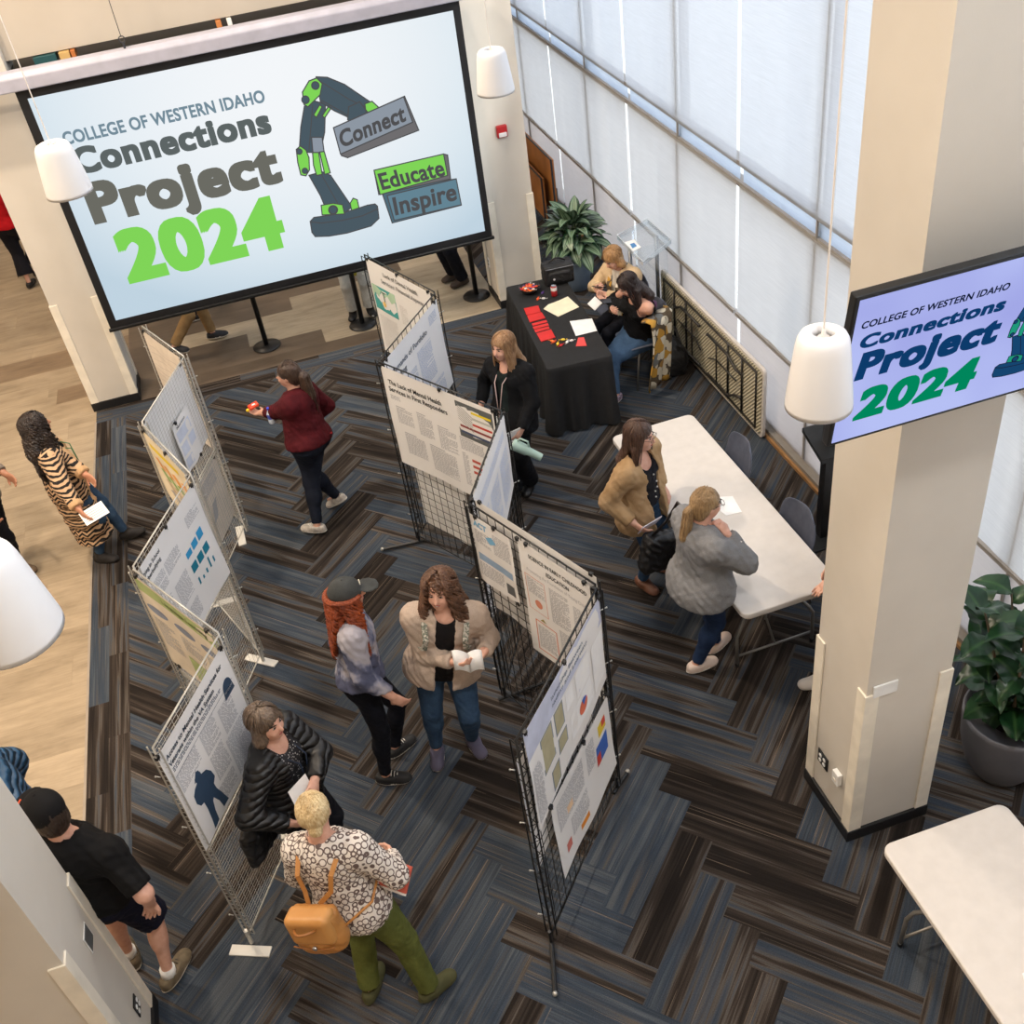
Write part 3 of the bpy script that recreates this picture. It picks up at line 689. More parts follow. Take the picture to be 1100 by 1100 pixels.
# ---------------------------------------------------------------- gridwall panels
BN = [(.86, 9.39), (1.29, 8.26), (.60, 7.35), (1.29, 6.2), (.79, 5.29), (1.27, 4.22), (.50, 3.33)]
AN = [(-1.22, 9.0), (-.88, 8.22), (-1.25, 7.32), (-.92, 6.45), (-1.34, 5.57), (-.85, 4.73), (-1.26, 4.0)]
white_wire = mat('light_grey_wire', (196, 194, 188), (178, 176, 170), .4, .35)
steel_foot = mat('white_foot_plate', (226, 224, 218), (214, 212, 206), .5)
clip_m = mat('zinc_clip', (196, 196, 192), None, .3, .8); bclip_m = mat('black_binder_clip', (20, 20, 22), None, .4)
panels = {}
def panel(key, p, q, z0, z1, wire, dx, dz, r, fr, label, group, mid=None, trim=.02):
    p = np.array(p); q = np.array(q); d = q-p; Ln = np.linalg.norm(d); d = d/Ln; n = V3(-d[1], d[0], 0); D = V3(d[0], d[1], 0)
    a = V3(p[0], p[1], 0)+D*trim; Ln -= 2*trim; Z = V3(0, 0, 1)
    root = empty('gridwall_panel', tuple(a+D*Ln/2), label, 'display panel', group)
    f = MB(); f.tube([a+Z*z0, a+D*Ln+Z*z0, a+D*Ln+Z*z1, a+Z*z1], fr, 8, closed=True)
    if mid: f.tube([a+Z*mid, a+D*Ln+Z*mid], fr*.9, 8); f.tube([a+Z*(mid-.03), a+D*Ln+Z*(mid-.03)], fr*.9, 8)
    f.build('frame', wire, root, smooth=True)
    g = MB(); nx = max(2, round(Ln/dx)); nz = round((z1-z0)/dz)
    for i in range(1, nx): g.rod(a+D*Ln*i/nx+Z*z0, a+D*Ln*i/nx+Z*z1, r, 4)
    for i in range(1, nz): g.rod(a+Z*(z0+(z1-z0)*i/nz)-n*r, a+D*Ln+Z*(z0+(z1-z0)*i/nz)-n*r, r, 4)
    g.build('wire_grid', wire, root)
    for s, e in (('edge_truss', a), ('edge_truss', a+D*Ln)):
        t = MB(); o = n*.035
        t.rod(e+o+Z*z0, e+o+Z*z1, fr*.7, 6); t.rod(e-o+Z*z0, e-o+Z*z1, fr*.7, 6)
        m = round((z1-z0)/(.076 if mid is None else .04))
        for i in range(m):
            u, v = z0+(z1-z0)*i/m, z0+(z1-z0)*(i+1)/m
            if mid is None: t.rod(e+(o if i % 2 else -o)+Z*u, e+(-o if i % 2 else o)+Z*v, r, 4)
            else: t.rod(e+o+Z*u, e-o+Z*u, r*1.2, 4)
        t.build('edge_truss', wire, root)
    panels[key] = (a, D, n, Ln, root)
    return root
desc_b = ['far end, behind the teal-picture poster', 'second from the screen end', 'under the first responders poster', 'next to the woman in the black blazer', 'under the science in early childhood poster', 'nearest the camera, under the photo collage posters']
for i in range(6):
    r_ = panel(('B', i), BN[i], BN[i+1], .10, 1.90, black_metal, .082, .078, .0028, .0075, 'black wire gridwall panel of the zigzag display, '+desc_b[i], 'black wire gridwall panels')
desc_a = ['farthest, below the big screen', 'with the blue-shaded poster back', 'with the yellow and orange map poster', 'with the blue bar chart poster', 'with the green and beige poster', 'nearest the camera, with the veterans poster']
for i in range(6):
    r_ = panel(('A', i), AN[i], AN[i+1], .10, 1.91, white_wire, .05, .030, .0013, .007, 'light grey wire panel of the left row, '+desc_a[i], 'light grey wire display panels', mid=1.0)
# posts' feet and joining clips, one set per fold, owned by the panel that starts there
for ch, N, key in ((BN, BN, 'B'), (AN, AN, 'A')):
    for i, (x, y) in enumerate(N):
        root = panels[(key, min(i, 5))][4]
        for z in (.35, .8, 1.25, 1.7):
            s = 1 if i % 2 else -1; m = MB()
            m.rod((x-.02, y, z), (x+s*.042, y+.01, z+.004), .0035, 6); m.ball((x+s*.044, y+.01, z+.004), .006, 8); m.build('joining_clip', clip_m, root, smooth=True)
        if key == 'A':
            fm = MB(); fm.rod((x, y, .02), (x, y, .16), .014, 8); fm.build('foot_post', white_wire, root)
            pl = MB(); fp = {6: ((248, 1021), (291, 1023)), 3: ((265, 706), (297, 714)), 1: ((257, 566), (261, 586))}
            if i in fp: c0, c1 = P(*fp[i][0]), P(*fp[i][1]); pcx, pcy = (c0[:2]+c1[:2])/2; hl = np.linalg.norm(c1-c0)/2; ang = math.atan2(c1[1]-c0[1], c1[0]-c0[0])
            else: pcx, pcy, hl, ang = x+.02, y, .16, 0
            c_, s_ = math.cos(ang), math.sin(ang)
            pl.obox((pcx, pcy, .006), (hl*c_, hl*s_, 0), (-.035*s_, .035*c_, 0), (0, 0, .006)); o = pl.build('foot_plate', steel_foot, root); bevel(o, .003)
        else:
            fm = MB(); fd = {0: (0, 1), 1: (1, 0), 2: (-1, .1), 3: (1, 0), 4: (1, .08), 5: (.6, .5), 6: (-.25, -.95)}[i]; fd = nrm((fd[0], fd[1], 0)); ln = {2: .34, 4: .55, 6: .32, 0: .2, 1: .2, 3: .3, 5: .15}[i]
            o0 = V3(x, y, .03); fm.rod(o0-fd*.05, o0+fd*ln, .014, 8); fm.rod(o0, o0+V3(0, 0, .12), .012, 8)
            fm.build('foot_bar', black_metal, root)
            MB().ball(o0+fd*ln+V3(0, 0, .005), .017, 10).build('foot_cap', clip_m, root, smooth=True)
# ---------------------------------------------------------------- posters
paper = mat('poster_paper', (244, 243, 243), (240, 239, 239), .6, scale=2.5)
paper_back = paper
ink = mat('printed_dark_ink', (52, 58, 66), None, .6); greyink = mat('printed_grey_text', (176, 177, 182), None, .6); navyink = mat('printed_navy', (48, 70, 96), None, .6)
def col(name, c): return mat('printed_'+name, c, None, .6, scale=12)
class Poster:
    """sheet on a gridwall panel. side=+1 the panel's left-hand normal, u measured along the panel unless flip"""
    def __init__(s, key, u0, u1, z0, z1, side, label, name='poster', off=.016, curl=0.0, wave=.004, sheetm=None, group='posters clipped to the display panels', skew=(0, 0, 0, 0), seed=0, drop=0.0, cat='poster'):
        a, D, n, Ln, root = panels[key]; s.a, s.D, s.n = a, D, n*side; s.flip = (side > 0)
        # reading direction: viewed from the side the normal points to, +u must run to the right
        right = np.cross(V3(0, 0, 1), s.n); s.dir = 1 if right@D > 0 else -1
        s.u0, s.u1, s.z0, s.z1 = u0, u1, z0, z1; s.W, s.H = u1-u0, z1-z0; s.off = off; s.curl = curl; s.wave = wave; s.skew = skew; s.seed = seed; s.drop = drop
        s.label, s.name, s.group, s.cat = label, name, group, cat
        s.mb = MB(); s.mats = [sheetm or paper]
        nx, ny = 16, 14
        vs = [s.pt(s.W*i/nx, s.H*j/ny, 0) for j in range(ny+1) for i in range(nx+1)]
        fs = [(j*(nx+1)+i, j*(nx+1)+i+1, (j+1)*(nx+1)+i+1, (j+1)*(nx+1)+i) for j in range(ny) for i in range(nx)]
        s.mb.add(vs, fs, 0)
        vb = [s.pt(s.W*i/nx, s.H*j/ny, -.6) for j in range(ny+1) for i in range(nx+1)]
        s.mb.add(vb, [f[::-1] for f in fs], 0)
    def pt(s, x, y, l=1):
        fx, fy = x/s.W, y/s.H
        c = s.curl; o = s.off+s.wave*(1-fy)*(math.sin(fx*7+s.seed)+.6*math.sin(fx*13+fy*4+s.seed*2))+.002*math.sin(fy*9+fx*5+s.seed)+s.wave*.6
        o += abs(c)*max(0, (fx-.55) if c > 0 else (.45-fx))**2*4
        o += s.drop*(1-fy)**2
        lt, rt, lb, rb = s.skew   # vertical displacement of the corners
        z = s.z0+y+(lt*(1-fx)+rt*fx)*fy+(lb*(1-fx)+rb*fx)*(1-fy)
        u = x if s.dir > 0 else s.W-x
        p = s.a+s.D*(s.u0+u)+s.n*(o+l*.0009); p[2] = z; return p
    def mi(s, m):
        if m not in s.mats: s.mats.append(m)
        return s.mats.index(m)
    def rect(s, x0, y0, x1, y1, m, l=1, n=3):
        for i in range(n):
            a, b = x0+(x1-x0)*i/n, x0+(x1-x0)*(i+1)/n
            s.mb.add([s.pt(a, y0, l), s.pt(b, y0, l), s.pt(b, y1, l), s.pt(a, y1, l)], [(0, 1, 2, 3)], s.mi(m))
        return s
    def poly(s, pts, m, l=1):
        A = sum(pts[i][0]*pts[(i+1) % len(pts)][1]-pts[(i+1) % len(pts)][0]*pts[i][1] for i in range(len(pts)))
        if A < 0: pts = pts[::-1]
        s.mb.add([s.pt(x, y, l) for x, y in pts], [tuple(range(len(pts)))], s.mi(m)); return s
    def frame(s, x0, y0, x1, y1, m, w=.004, l=2):
        for r in ((x0, y0, x1, y0+w), (x0, y1-w, x1, y1), (x0, y0, x0+w, y1), (x1-w, y0, x1, y1)): s.rect(*r, m, l)
        return s
    def text(s, body, x0, x1, y, h, m, bold=.02, l=2, shear=0):
        vs, fs = text2d(body, bold, shear)
        if not len(vs): return s
        mn, mx = vs[:, 0].min(), vs[:, 0].max(); k = (x1-x0)/(mx-mn)
        s.mb.add([s.pt(x0+(x-mn)*k, y+yy*h, l) for x, yy in vs], fs, s.mi(m)); return s
    def para(s, x0, y0, x1, y1, m=None, lh=.0105, l=1):
        """rows of tiny grey words"""
        m = m or greyink; rr = random.Random(int(x0*1e4+y0*1e3)+s.seed); y = y1
        while y-lh > y0:
            x = x0; end = x1 if rr.random() > .15 else x0+(x1-x0)*rr.uniform(.4, .9)
            while x < end-.008:
                w = rr.uniform(.012, .036); w = min(w, end-x); s.rect(x, y-lh*.55, x+w, y, m, l, 1); x += w+.006
            y -= lh
        return s
    def done(s, clips=((.04, 1), (.96, 1))):
        c = sum(np.array(s.pt(x, y, 0)) for x, y in ((0, 0), (s.W, 0), (s.W, s.H), (0, s.H)))/4
        root = empty(s.name, tuple(c), s.label, s.cat, s.group)
        s.mb.build('printed_sheet', s.mats, root)
        for fx, fy in clips:
            p = s.pt(s.W*fx, s.H*fy-(.006 if fy > .5 else -.006), 0); m = MB(); m.obox(p+V3(0, 0, .004 if fy > .5 else -.004), s.D*.013, s.n*.009, V3(0, 0, .011))
            m.tube([p+s.n*.010+s.D*.006*q+V3(0, 0, .01 if q in (-1, 1) else -.02) for q in (-1, 0, 1)], .0018, 5)
            o = m.build('binder_clip', bclip_m, root)
        return root
lay_lines = col('pale_line', (206, 204, 204))
# --- black row
p = Poster(('B', 0), .04, 1.13, .90, 1.885, -1, 'poster with a teal and yellow cityscape picture on the farthest black panel', curl=0, seed=1, group=None)
p.text('Lack of Dental Health', .28, .86, .88, .045, col('faint_grey', (168, 168, 168)), .02); p.text('Services: Financial Aspects', .22, .94, .80, .045, greyink, .02)
p.rect(.02, .48, .42, .74, col('teal', (70, 160, 160))); p.poly([(.02, .60), (.06, .66), (.12, .62), (.17, .70), (.22, .64), (.28, .68), (.34, .62), (.42, .66), (.42, .74), (.02, .74)], col('pale_teal', (176, 206, 180)), 2)
p.rect(.21, .60, .225, .70, ink, 3); p.rect(.18, .69, .26, .70, ink, 3); p.poly([(.20+.03*math.cos(q), .57+.03*math.sin(q)) for q in np.linspace(0, 6.28, 13)[:-1]], col('amber', (236, 200, 120)), 3)
for a_, b_, c_, d_ in ((.48, .46, .60, .66), (.05, .05, .36, .42), (.45, .05, .75, .40)): p.para(a_, b_, c_, d_, lay_lines)
p.done(((.03, 1), (.5, 1), (.97, 1)))
p = Poster(('B', 1), .02, 1.08, 1.02, 1.86, 1, 'blue-shaded poster with a grey slanted heading on the second black panel', seed=2, drop=.02, group=None)
p.text('Demands of Portfolio', .10, .78, .66, .05, col('slate', (96, 112, 140)), .02); p.text('Building', .10, .34, .58, .05, col('slate', (96, 112, 140)), .02)
for a_, b_, c_, d_ in ((.12, .32, .5, .52), (.12, .05, .42, .28), (.55, .25, .82, .60), (.55, .03, .92, .2), (.85, .68, 1.0, .78)): p.para(a_, b_, c_, d_, col('blue_grey_text', (176, 186, 208)))
p.done(((.05, 1), (.95, 1)))
p = Poster(('B', 2), .02, 1.235, .945, 1.885, 1, 'poster titled The Lack of Mental Health Services in First Responders, with striped flag', seed=3, skew=(0, 0, 0, .04), group=None) if False else \
    Poster(('B', 2), .02, 1.235, .945, 1.885, -1, 'poster titled The Lack of Mental Health Services in First Responders, with striped flag', seed=3, group=None)
p.text('The Lack of Mental Health', .06, .66, .79, .045, ink, .02); p.text('Services in First Responders', .05, .71, .725, .045, ink, .02)
p.para(.05, .64, .16, .69)
fx0, fy0, fx1, fy1 = .82, .58, 1.20, .90; p.rect(fx0, fy0, fx1, fy1, col('flag_dark', (92, 96, 98)))
for i in range(7): p.poly([(fx0+.01, fy1-.02-i*.022), (fx0+.02, fy1-.02-i*.022), (fx0+.16, fy1-.10-i*.022), (fx0+.16, fy1-.108-i*.022)], col('flag_light', (150, 154, 154)), 2)
for i, (c_, w_) in enumerate(((('flag_yellow'), (226, 204, 40)), ('flag_white', (190, 192, 190)), ('flag_red', (196, 62, 52)), ('flag_dark_red', (140, 60, 60)), ('flag_navy', (60, 74, 110)))): p.rect(fx0+.16 if i < 3 else fx0+.02, fy1-.07-i*.052, fx1-.02, fy1-.05-i*.052, col(c_, w_), 2)
for a_, b_, c_, d_ in ((.09, .43, .27, .58), (.33, .40, .50, .60), (.56, .36, .76, .56), (.13, .13, .36, .34), (.42, .08, .72, .33), (.80, .44, 1.05, .55), (.80, .10, .86, .40)): p.para(a_, b_, c_, d_); p.rect(a_, d_+.01, a_+(c_-a_)*.6, d_+.018, greyink, 2)
for i in range(3): p.rect(.90, .36-i*.055, .99+.02*i, .385-i*.055, col('bar_red', (190, 86, 76)), 2)
p.rect(.89, .08, .96, .18, col('small_photo', (96, 100, 104)), 2)
p.done(((.0, 1), (.55, 1), (1, 1)))
p = Poster(('B', 2), .12, .72, .30, .92, 1, 'lower white sheet seen through the mesh below the first responders poster', name='poster', off=.02, seed=4, group=None)
for a_, b_, c_, d_ in ((.05, .05, .25, .5), (.32, .1, .55, .55)): p.para(a_, b_, c_, d_, lay_lines)
p.done(((.05, 1), (.95, 1)))
p = Poster(('B', 3), .02, 1.0, 1.15, 1.91, 1, 'pale blue-shaded poster beside the woman in the black blazer', seed=5, skew=(0, 0, -.12, .12), group=None)
for a_, b_, c_, d_ in ((.08, .58, .9, .66), (.08, .08, .32, .5), (.38, .08, .62, .5), (.68, .08, .92, .5)): p.para(a_, b_, c_, d_, col('blue_grey_faint', (196, 206, 228)))
p.done(((.0, 1), (1, 1)))
p = Poster(('B', 3), .45, 1.0, .72, 1.2, -1, 'white sheet hanging low behind the pale blue-shaded poster', name='poster', off=.02, seed=15, group=None); p.para(.05, .05, .5, .4, lay_lines); p.done()
p = Poster(('B', 4), .0, .40, 1.27, 1.84, -1, 'narrow flyer with blue text bands at the left of the science poster', name='flyer', seed=6, group=None, cat='flyer', off=.018)
p.text('ACT', .03, .16, .49, .045, col('light_blue', (120, 176, 214)), .05); p.para(.03, .33, .18, .46, lh=.013); p.para(.21, .33, .37, .50, lh=.013); p.poly([(.14, .44), (.20, .47), (.24, .43), (.18, .40)], col('light_blue', (120, 176, 214)), 3)
p.rect(.03, .20, .37, .26, col('blue_band', (150, 176, 206)), 2); p.para(.03, .05, .26, .18, lh=.013); p.rect(.28, .04, .36, .13, col('small_photo', (96, 100, 104)), 2)
p.done(((.15, 1), (.95, 0), (.6, 1)))
p = Poster(('B', 4), .47, 1.14, .93, 1.885, -1, 'poster titled Science in Early Childhood Education with orange outlined boxes', seed=7, wave=.002, group=None)
p.text('SCIENCE IN EARLY CHILDHOOD', .09, .60, .85, .032, ink, .02); p.text('EDUCATION', .24, .44, .785, .032, ink, .02); p.text('Promoting the Foundation of Young Children', .06, .62, .735, .028, greyink, .0)
og = col('orange_outline', (214, 140, 116)); p.frame(.03, .40, .21, .70, og); p.frame(.07, .05, .27, .32, og, .008); p.poly([(.13+.035*math.cos(q), .48+.035*math.sin(q)) for q in np.linspace(0, 6.28, 15)[:-1]], og, 3)
p.poly([(.12, .335), (.15, .36), (.18, .335)], col('olive', (150, 140, 70)), 3)
for a_, b_, c_, d_ in ((.045, .54, .2, .68), (.09, .08, .25, .28), (.25, .40, .42, .70), (.30, .05, .44, .37), (.46, .40, .64, .68), (.47, .05, .64, .37)): p.para(a_, b_, c_, d_)
p.done(((.0, 1), (.12, 1), (.88, 1), (1, 1)))
p = Poster(('B', 4), .02, 1.12, .98, 1.93, 1, 'back of a white poster curling behind the science poster', off=.02, seed=8, curl=0, wave=.012, group=None); p.para(.1, .1, .5, .8, lay_lines); p.done()
p = Poster(('B', 5), .02, 1.09, 1.06, 1.89, 1, 'upper collage poster with khaki photos and charts on the nearest black panel', seed=9, skew=(.0, -.04, .02, .12), group=None)
p.rect(.0, .60, 1.07, .83, col('lilac_band', (196, 202, 224)), 1); p.text('The Relationship Between', .16, .78, .72, .035, col('slate', (96, 112, 140)), .01); p.text('Play, Reading and Learning', .16, .84, .66, .035, col('slate', (96, 112, 140)), .01)
kh = col('khaki_photo', (176, 170, 140)); sg = col('steel_grey', (130, 142, 158))
for a_, b_, c_, d_ in ((.16, .30, .30, .58), (.35, .40, .45, .58), (.36, .22, .46, .34), (.24, .04, .33, .20)): p.rect(a_-.01, b_-.01, c_+.01, d_+.01, sg, 1); p.rect(a_, b_, c_, d_, kh, 2)
p.rect(.50, .42, .60, .58, col('white_chart', (246, 247, 250)), 2); p.rect(.64, .36, .84, .58, col('white_chart', (246, 247, 250)), 2)
for i in range(3): p.rect(.66+i*.06, .40, .69+i*.06, .45+.02*i, col('bar_blue', (60, 116, 206)), 3)
p.rect(.52, .12, .84, .34, col('white_chart', (246, 247, 250)), 2); p.poly([(.70+.06*math.cos(q), .23+.06*math.sin(q)) for q in np.linspace(0, 6.28, 19)[:-1]], col('pie_orange', (216, 112, 84)), 3)
p.poly([(.70, .23)]+[(.70+.06*math.cos(q), .23+.06*math.sin(q)) for q in np.linspace(.6, 1.8, 7)], col('bar_blue', (60, 116, 206)), 4)
p.rect(.88, .1, 1.05, .55, col('white_chart', (246, 247, 250)), 2); p.para(.9, .12, 1.03, .52); p.para(.02, .03, .13, .5)
p.done(((.02, 1), (.5, 1), (1, 1)))
p = Poster(('B', 5), .05, .95, .42, 1.12, 1, 'lower white poster with small coloured pictures on the nearest black panel', off=.024, seed=10, skew=(0, -.06, 0, -.02), drop=.02, group=None)
p.para(.06, .36, .44, .62); p.para(.5, .35, .62, .62); p.rect(.64, .28, .82, .46, col('picture_blue', (62, 104, 190)), 2); p.rect(.64, .28, .70, .38, col('picture_red', (206, 72, 58)), 3); p.rect(.70, .50, .82, .60, col('picture_yellow', (226, 196, 60)), 2); p.rect(.76, .54, .82, .60, col('picture_red', (206, 72, 58)), 3)
p.rect(.10, .12, .17, .20, col('picture_pink', (206, 120, 110)), 2); p.rect(.30, .08, .42, .13, col('picture_orange', (232, 146, 50)), 2); p.rect(.18, .40, .26, .46, col('picture_pale', (238, 206, 170)), 2); p.para(.2, .15, .45, .32)
p.done(((.0, 1), (.55, 1), (1, 1)))
p = Poster(('B', 5), .20, 1.13, .74, 1.72, -1, 'white poster on the far side of the nearest black panel, curling out', off=.02, seed=11, curl=.0, wave=.01, group=None); p.para(.1, .1, .8, .8, lay_lines); p.done()
# --- left row
p = Poster(('A', 0), .01, .80, .95, 1.88, -1, 'beige poster with faint wavy lines on the farthest light grey panel', seed=21, sheetm=mat('wavy_poster', (226, 216, 204), None, .6), group=None)
for k_ in range(13):
    y_ = .10+k_*.058
    for i in range(14): a_ = .05+i*.05; p.poly([(a_, y_+.012*math.sin(a_*14+k_)), (a_+.05, y_+.012*math.sin((a_+.05)*14+k_)), (a_+.05, y_+.004+.012*math.sin((a_+.05)*14+k_)), (a_, y_+.004+.012*math.sin(a_*14+k_))], col('wave_grey', (186, 176, 168)), 2)
p.done(((.03, 1), (.97, 1)))
p = Poster(('A', 1), .03, .93, 1.13, 1.88, -1, 'white poster behind the mesh of the second light grey panel, its back to the camera', off=.016, seed=22, group=None); p.para(.1, .1, .8, .65, lay_lines); p.done()
p = Poster(('A', 1), .26, .60, 1.16, 1.62, 1, 'small grey-lettered sheet clipped over the mesh of the second light grey panel', name='flyer', cat='flyer', off=.018, seed=23, group=None)
p.text('Nutrition', .06, .24, .40, .022, col('slate', (96, 112, 140)), .02)
for a_, b_, c_, d_ in ((.03, .28, .3, .38), (.03, .15, .15, .25), (.19, .15, .31, .25), (.03, .03, .15, .12)): p.rect(a_, b_, c_, d_, col('pale_blue_box', (206, 214, 232)), 1)
p.done(((.2, 1), (.8, 0)))
p = Poster(('A', 1), .05, .75, .30, .95, 1, 'beige printed sheet on the lower half of the second light grey panel', off=-.014, seed=24, sheetm=mat('wavy_poster', (226, 216, 204), None, .6), group=None)
p.poly([(.3, .2), (.36, .36), (.46, .38), (.4, .22)], greyink, 2); p.para(.05, .45, .6, .6); p.done()
p = Poster(('A', 2), .0, .90, 1.25, 1.87, -1, 'beige map poster with yellow, orange and green streaks on the third light grey panel', seed=25, sheetm=mat('map_poster', (228, 216, 190), None, .6), group=None)
p.rect(.08, .50, .62, .54, col('map_yellow', (228, 200, 40)), 2)
for i, (c_, w_) in enumerate((('map_orange', (228, 160, 84)), ('map_green', (140, 180, 110)), ('map_tan', (200, 180, 150)), ('map_grey', (170, 168, 170)))):
    for j in range(4): x_ = .1+.16*j+.03*i; p.poly([(x_, .42-.09*i), (x_+.07, .44-.09*i), (x_+.18, .36-.09*i), (x_+.10, .34-.09*i)], col(c_, w_), 2)
p.rect(.70, .30, .82, .34, col('map_yellow', (228, 200, 40)), 2)
p.done(((.03, 1), (.5, 1), (.97, 1)))
p = Poster(('A', 3), .03, .98, 1.03, 1.87, 1, 'white poster about bullying in school with blue bar charts on the fourth light grey panel', seed=26, drop=.02, group=None)
p.text('Bullying in School', .02, .32, .76, .030, navyink, .02); p.text('Cyberbullying', .05, .30, .71, .030, navyink, .02)
lb = col('chart_light_blue', (50, 152, 206)); tb = col('chart_teal', (20, 122, 150))
for i in range(3): p.rect(.56+i*.10, .47, .64+i*.10, .52+.012*i, lb, 2); p.rect(.56+i*.10, .34, .64+i*.10, .41, tb, 2)
for i, h_ in enumerate((.06, .03, .04, .09, .05)): p.rect(.58+i*.06, .22, .60+i*.06, .22+h_, tb, 2)
for a_, b_, c_, d_ in ((.05, .52, .28, .66), (.30, .55, .52, .66), (.05, .30, .25, .46), (.30, .25, .50, .45), (.05, .06, .25, .24), (.30, .05, .50, .20), (.70, .62, .90, .72)): p.para(a_, b_, c_, d_)
p.done(((.02, 1), (.5, 1), (.97, 1)))
p = Poster(('A', 3), .55, .93, .90, 1.2, -1, 'white sheet corner hanging behind the bullying poster', seed=30, name='flyer', cat='flyer', group=None); p.para(.05, .05, .3, .25, lay_lines); p.done()
p = Poster(('A', 4), .0, .92, 1.10, 1.88, -1, 'beige and green poster with grey-blue oval headings on the fifth light grey panel', seed=27, sheetm=mat('beige_poster', (226, 216, 200), None, .6), group=None)
gn = col('soft_green', (172, 190, 130)); bl = col('slate_oval', (128, 140, 164))
p.rect(.0, .66, .92, .76, gn, 1); p.text('Dual Language Learning', .14, .80, .69, .04, col('green_title', (140, 164, 110)), .02); p.rect(.34, .04, .92, .26, gn, 1)
for x_ in (.03, .34, .64): p.poly([(x_+.12+.12*math.cos(q), .54+.035*math.sin(q)) for q in np.linspace(0, 6.28, 19)[:-1]], bl, 2)
for a_, b_, c_, d_ in ((.05, .18, .28, .46), (.36, .30, .6, .46), (.66, .30, .88, .46)): p.para(a_, b_, c_, d_, lh=.018)
p.para(.38, .06, .88, .24, col('green_text', (146, 168, 104)), lh=.014)
p.done(((.03, 1), (.9, 1), (.1, 0)))
p = Poster(('A', 5), .02, .82, 1.02, 1.86, 1, 'white poster titled Access to Mental Health Services for Veterans, with soldier silhouette', seed=28, group=None)
p.text('Access to Mental Health Services for', .05, .72, .745, .034, navyink, .03); p.text('Veterans within the VA System', .05, .58, .69, .034, navyink, .03)
p.para(.06, .63, .64, .67, navyink, lh=.012)
p.poly([(.70+.05*math.cos(q), .60+.06*math.sin(q)) for q in np.linspace(0, 3.14, 12)]+[(.64, .54), (.76, .54)], navyink, 2); p.text('VETERANS', .655, .745, .575, .016, paper, .02, 3)
# soldier
sol = [(.16, .44), (.19, .455), (.22, .44), (.225, .41), (.27, .39), (.30, .34), (.31, .28), (.28, .25), (.285, .20), (.31, .13), (.33, .06), (.34, .03), (.28, .03), (.265, .11), (.235, .18), (.22, .17), (.205, .10), (.20, .02), (.14, .015), (.15, .09), (.155, .18), (.15, .25), (.12, .26), (.095, .31), (.10, .37), (.13, .395), (.165, .405), (.155, .425)]
p.mb.add([p.pt(x, y, 2) for x, y in sol], [tuple(range(len(sol)))], p.mi(navyink)); p.poly([(.145, .42), (.19, .47), (.215, .455), (.21, .42)], navyink, 3)
for a_, b_, c_, d_ in ((.05, .46, .28, .60), (.33, .42, .50, .60), (.54, .36, .70, .56), (.33, .20, .48, .40), (.50, .04, .76, .34), (.30, .04, .47, .17)): p.para(a_, b_, c_, d_)
p.rect(.05, .605, .76, .608, navyink, 2)
p.done(((.0, 1), (.97, 1)))
# ---------------------------------------------------------------- furniture
def rrect(x0, y0, x1, y1, r, n=6):
    pts = []
    for cx, cy, a0 in ((x1-r, y1-r, 0), (x0+r, y1-r, 90), (x0+r, y0+r, 180), (x1-r, y0+r, 270)):
        for i in range(n+1): a = math.radians(a0+90*i/n); pts.append((cx+r*math.cos(a), cy+r*math.sin(a)))
    return pts
tabletop_m = mat('white_speckled_plastic', (222, 216, 210), (215, 209, 203), .5, scale=12, bump=.05, bscale=300)
leg_grey = mat('grey_tube_steel', (138, 136, 132), (124, 122, 118), .4, .5)
def folding_table(cx, cy, wx, ly, ang, label):
    ca, sa = math.cos(ang), math.sin(ang)
    def T(x, y, z): return (cx+x*ca-y*sa, cy+x*sa+y*ca, z)
    root = empty('folding_table', (cx, cy, 0), label, 'table')
    m = MB(); m.prism([T(x, y, .70) for x, y in rrect(-wx/2, -ly/2, wx/2, ly/2, .06)], (0, 0, .043)); o = m.build('tabletop', tabletop_m, root); bevel(o, .009, 3); autosmooth(o)
    m = MB(); m.prism([T(x, y, .668) for x, y in rrect(-wx/2+.025, -ly/2+.025, wx/2-.025, ly/2-.025, .05)], (0, 0, .034)); m.build('apron', tabletop_m, root)
    for s in (-1, 1):
        ye = s*(ly/2-.30); yb = s*(ly/2-.22)
        for q in (-1, 1):
            m = MB(); m.tube([T(q*.10, ye-s*.10, .66), T(q*.13, ye-s*.06, .52), T(q*.28, yb-s*.01, .36), T(q*.31, yb, .30), T(q*.31, yb+s*.01, .03)], .0135, 8); m.build('leg', leg_grey, root, smooth=True)
            MB().lathe(T(q*.31, yb+s*.01, 0), [(.014, 0), (.017, .004), (.017, .035), (.0135, .036)], 12).build('foot_cap', black_metal, root, smooth=True)
        m = MB(); m.rod(T(-.31, yb, .10), T(.31, yb, .10), .010); m.rod(T(0, ye-s*.45, .66), T(0, yb, .11), .009); m.build('leg_brace', leg_grey, root, smooth=True)
    return root
folding_table(2.795, 5.925, .76, 2.42, .018, 'long white folding table beside the window wall with one sheet of paper on it')
folding_table(2.70, 1.60, .77, 2.44, .0, 'empty white folding table in the bottom right corner of the photo')
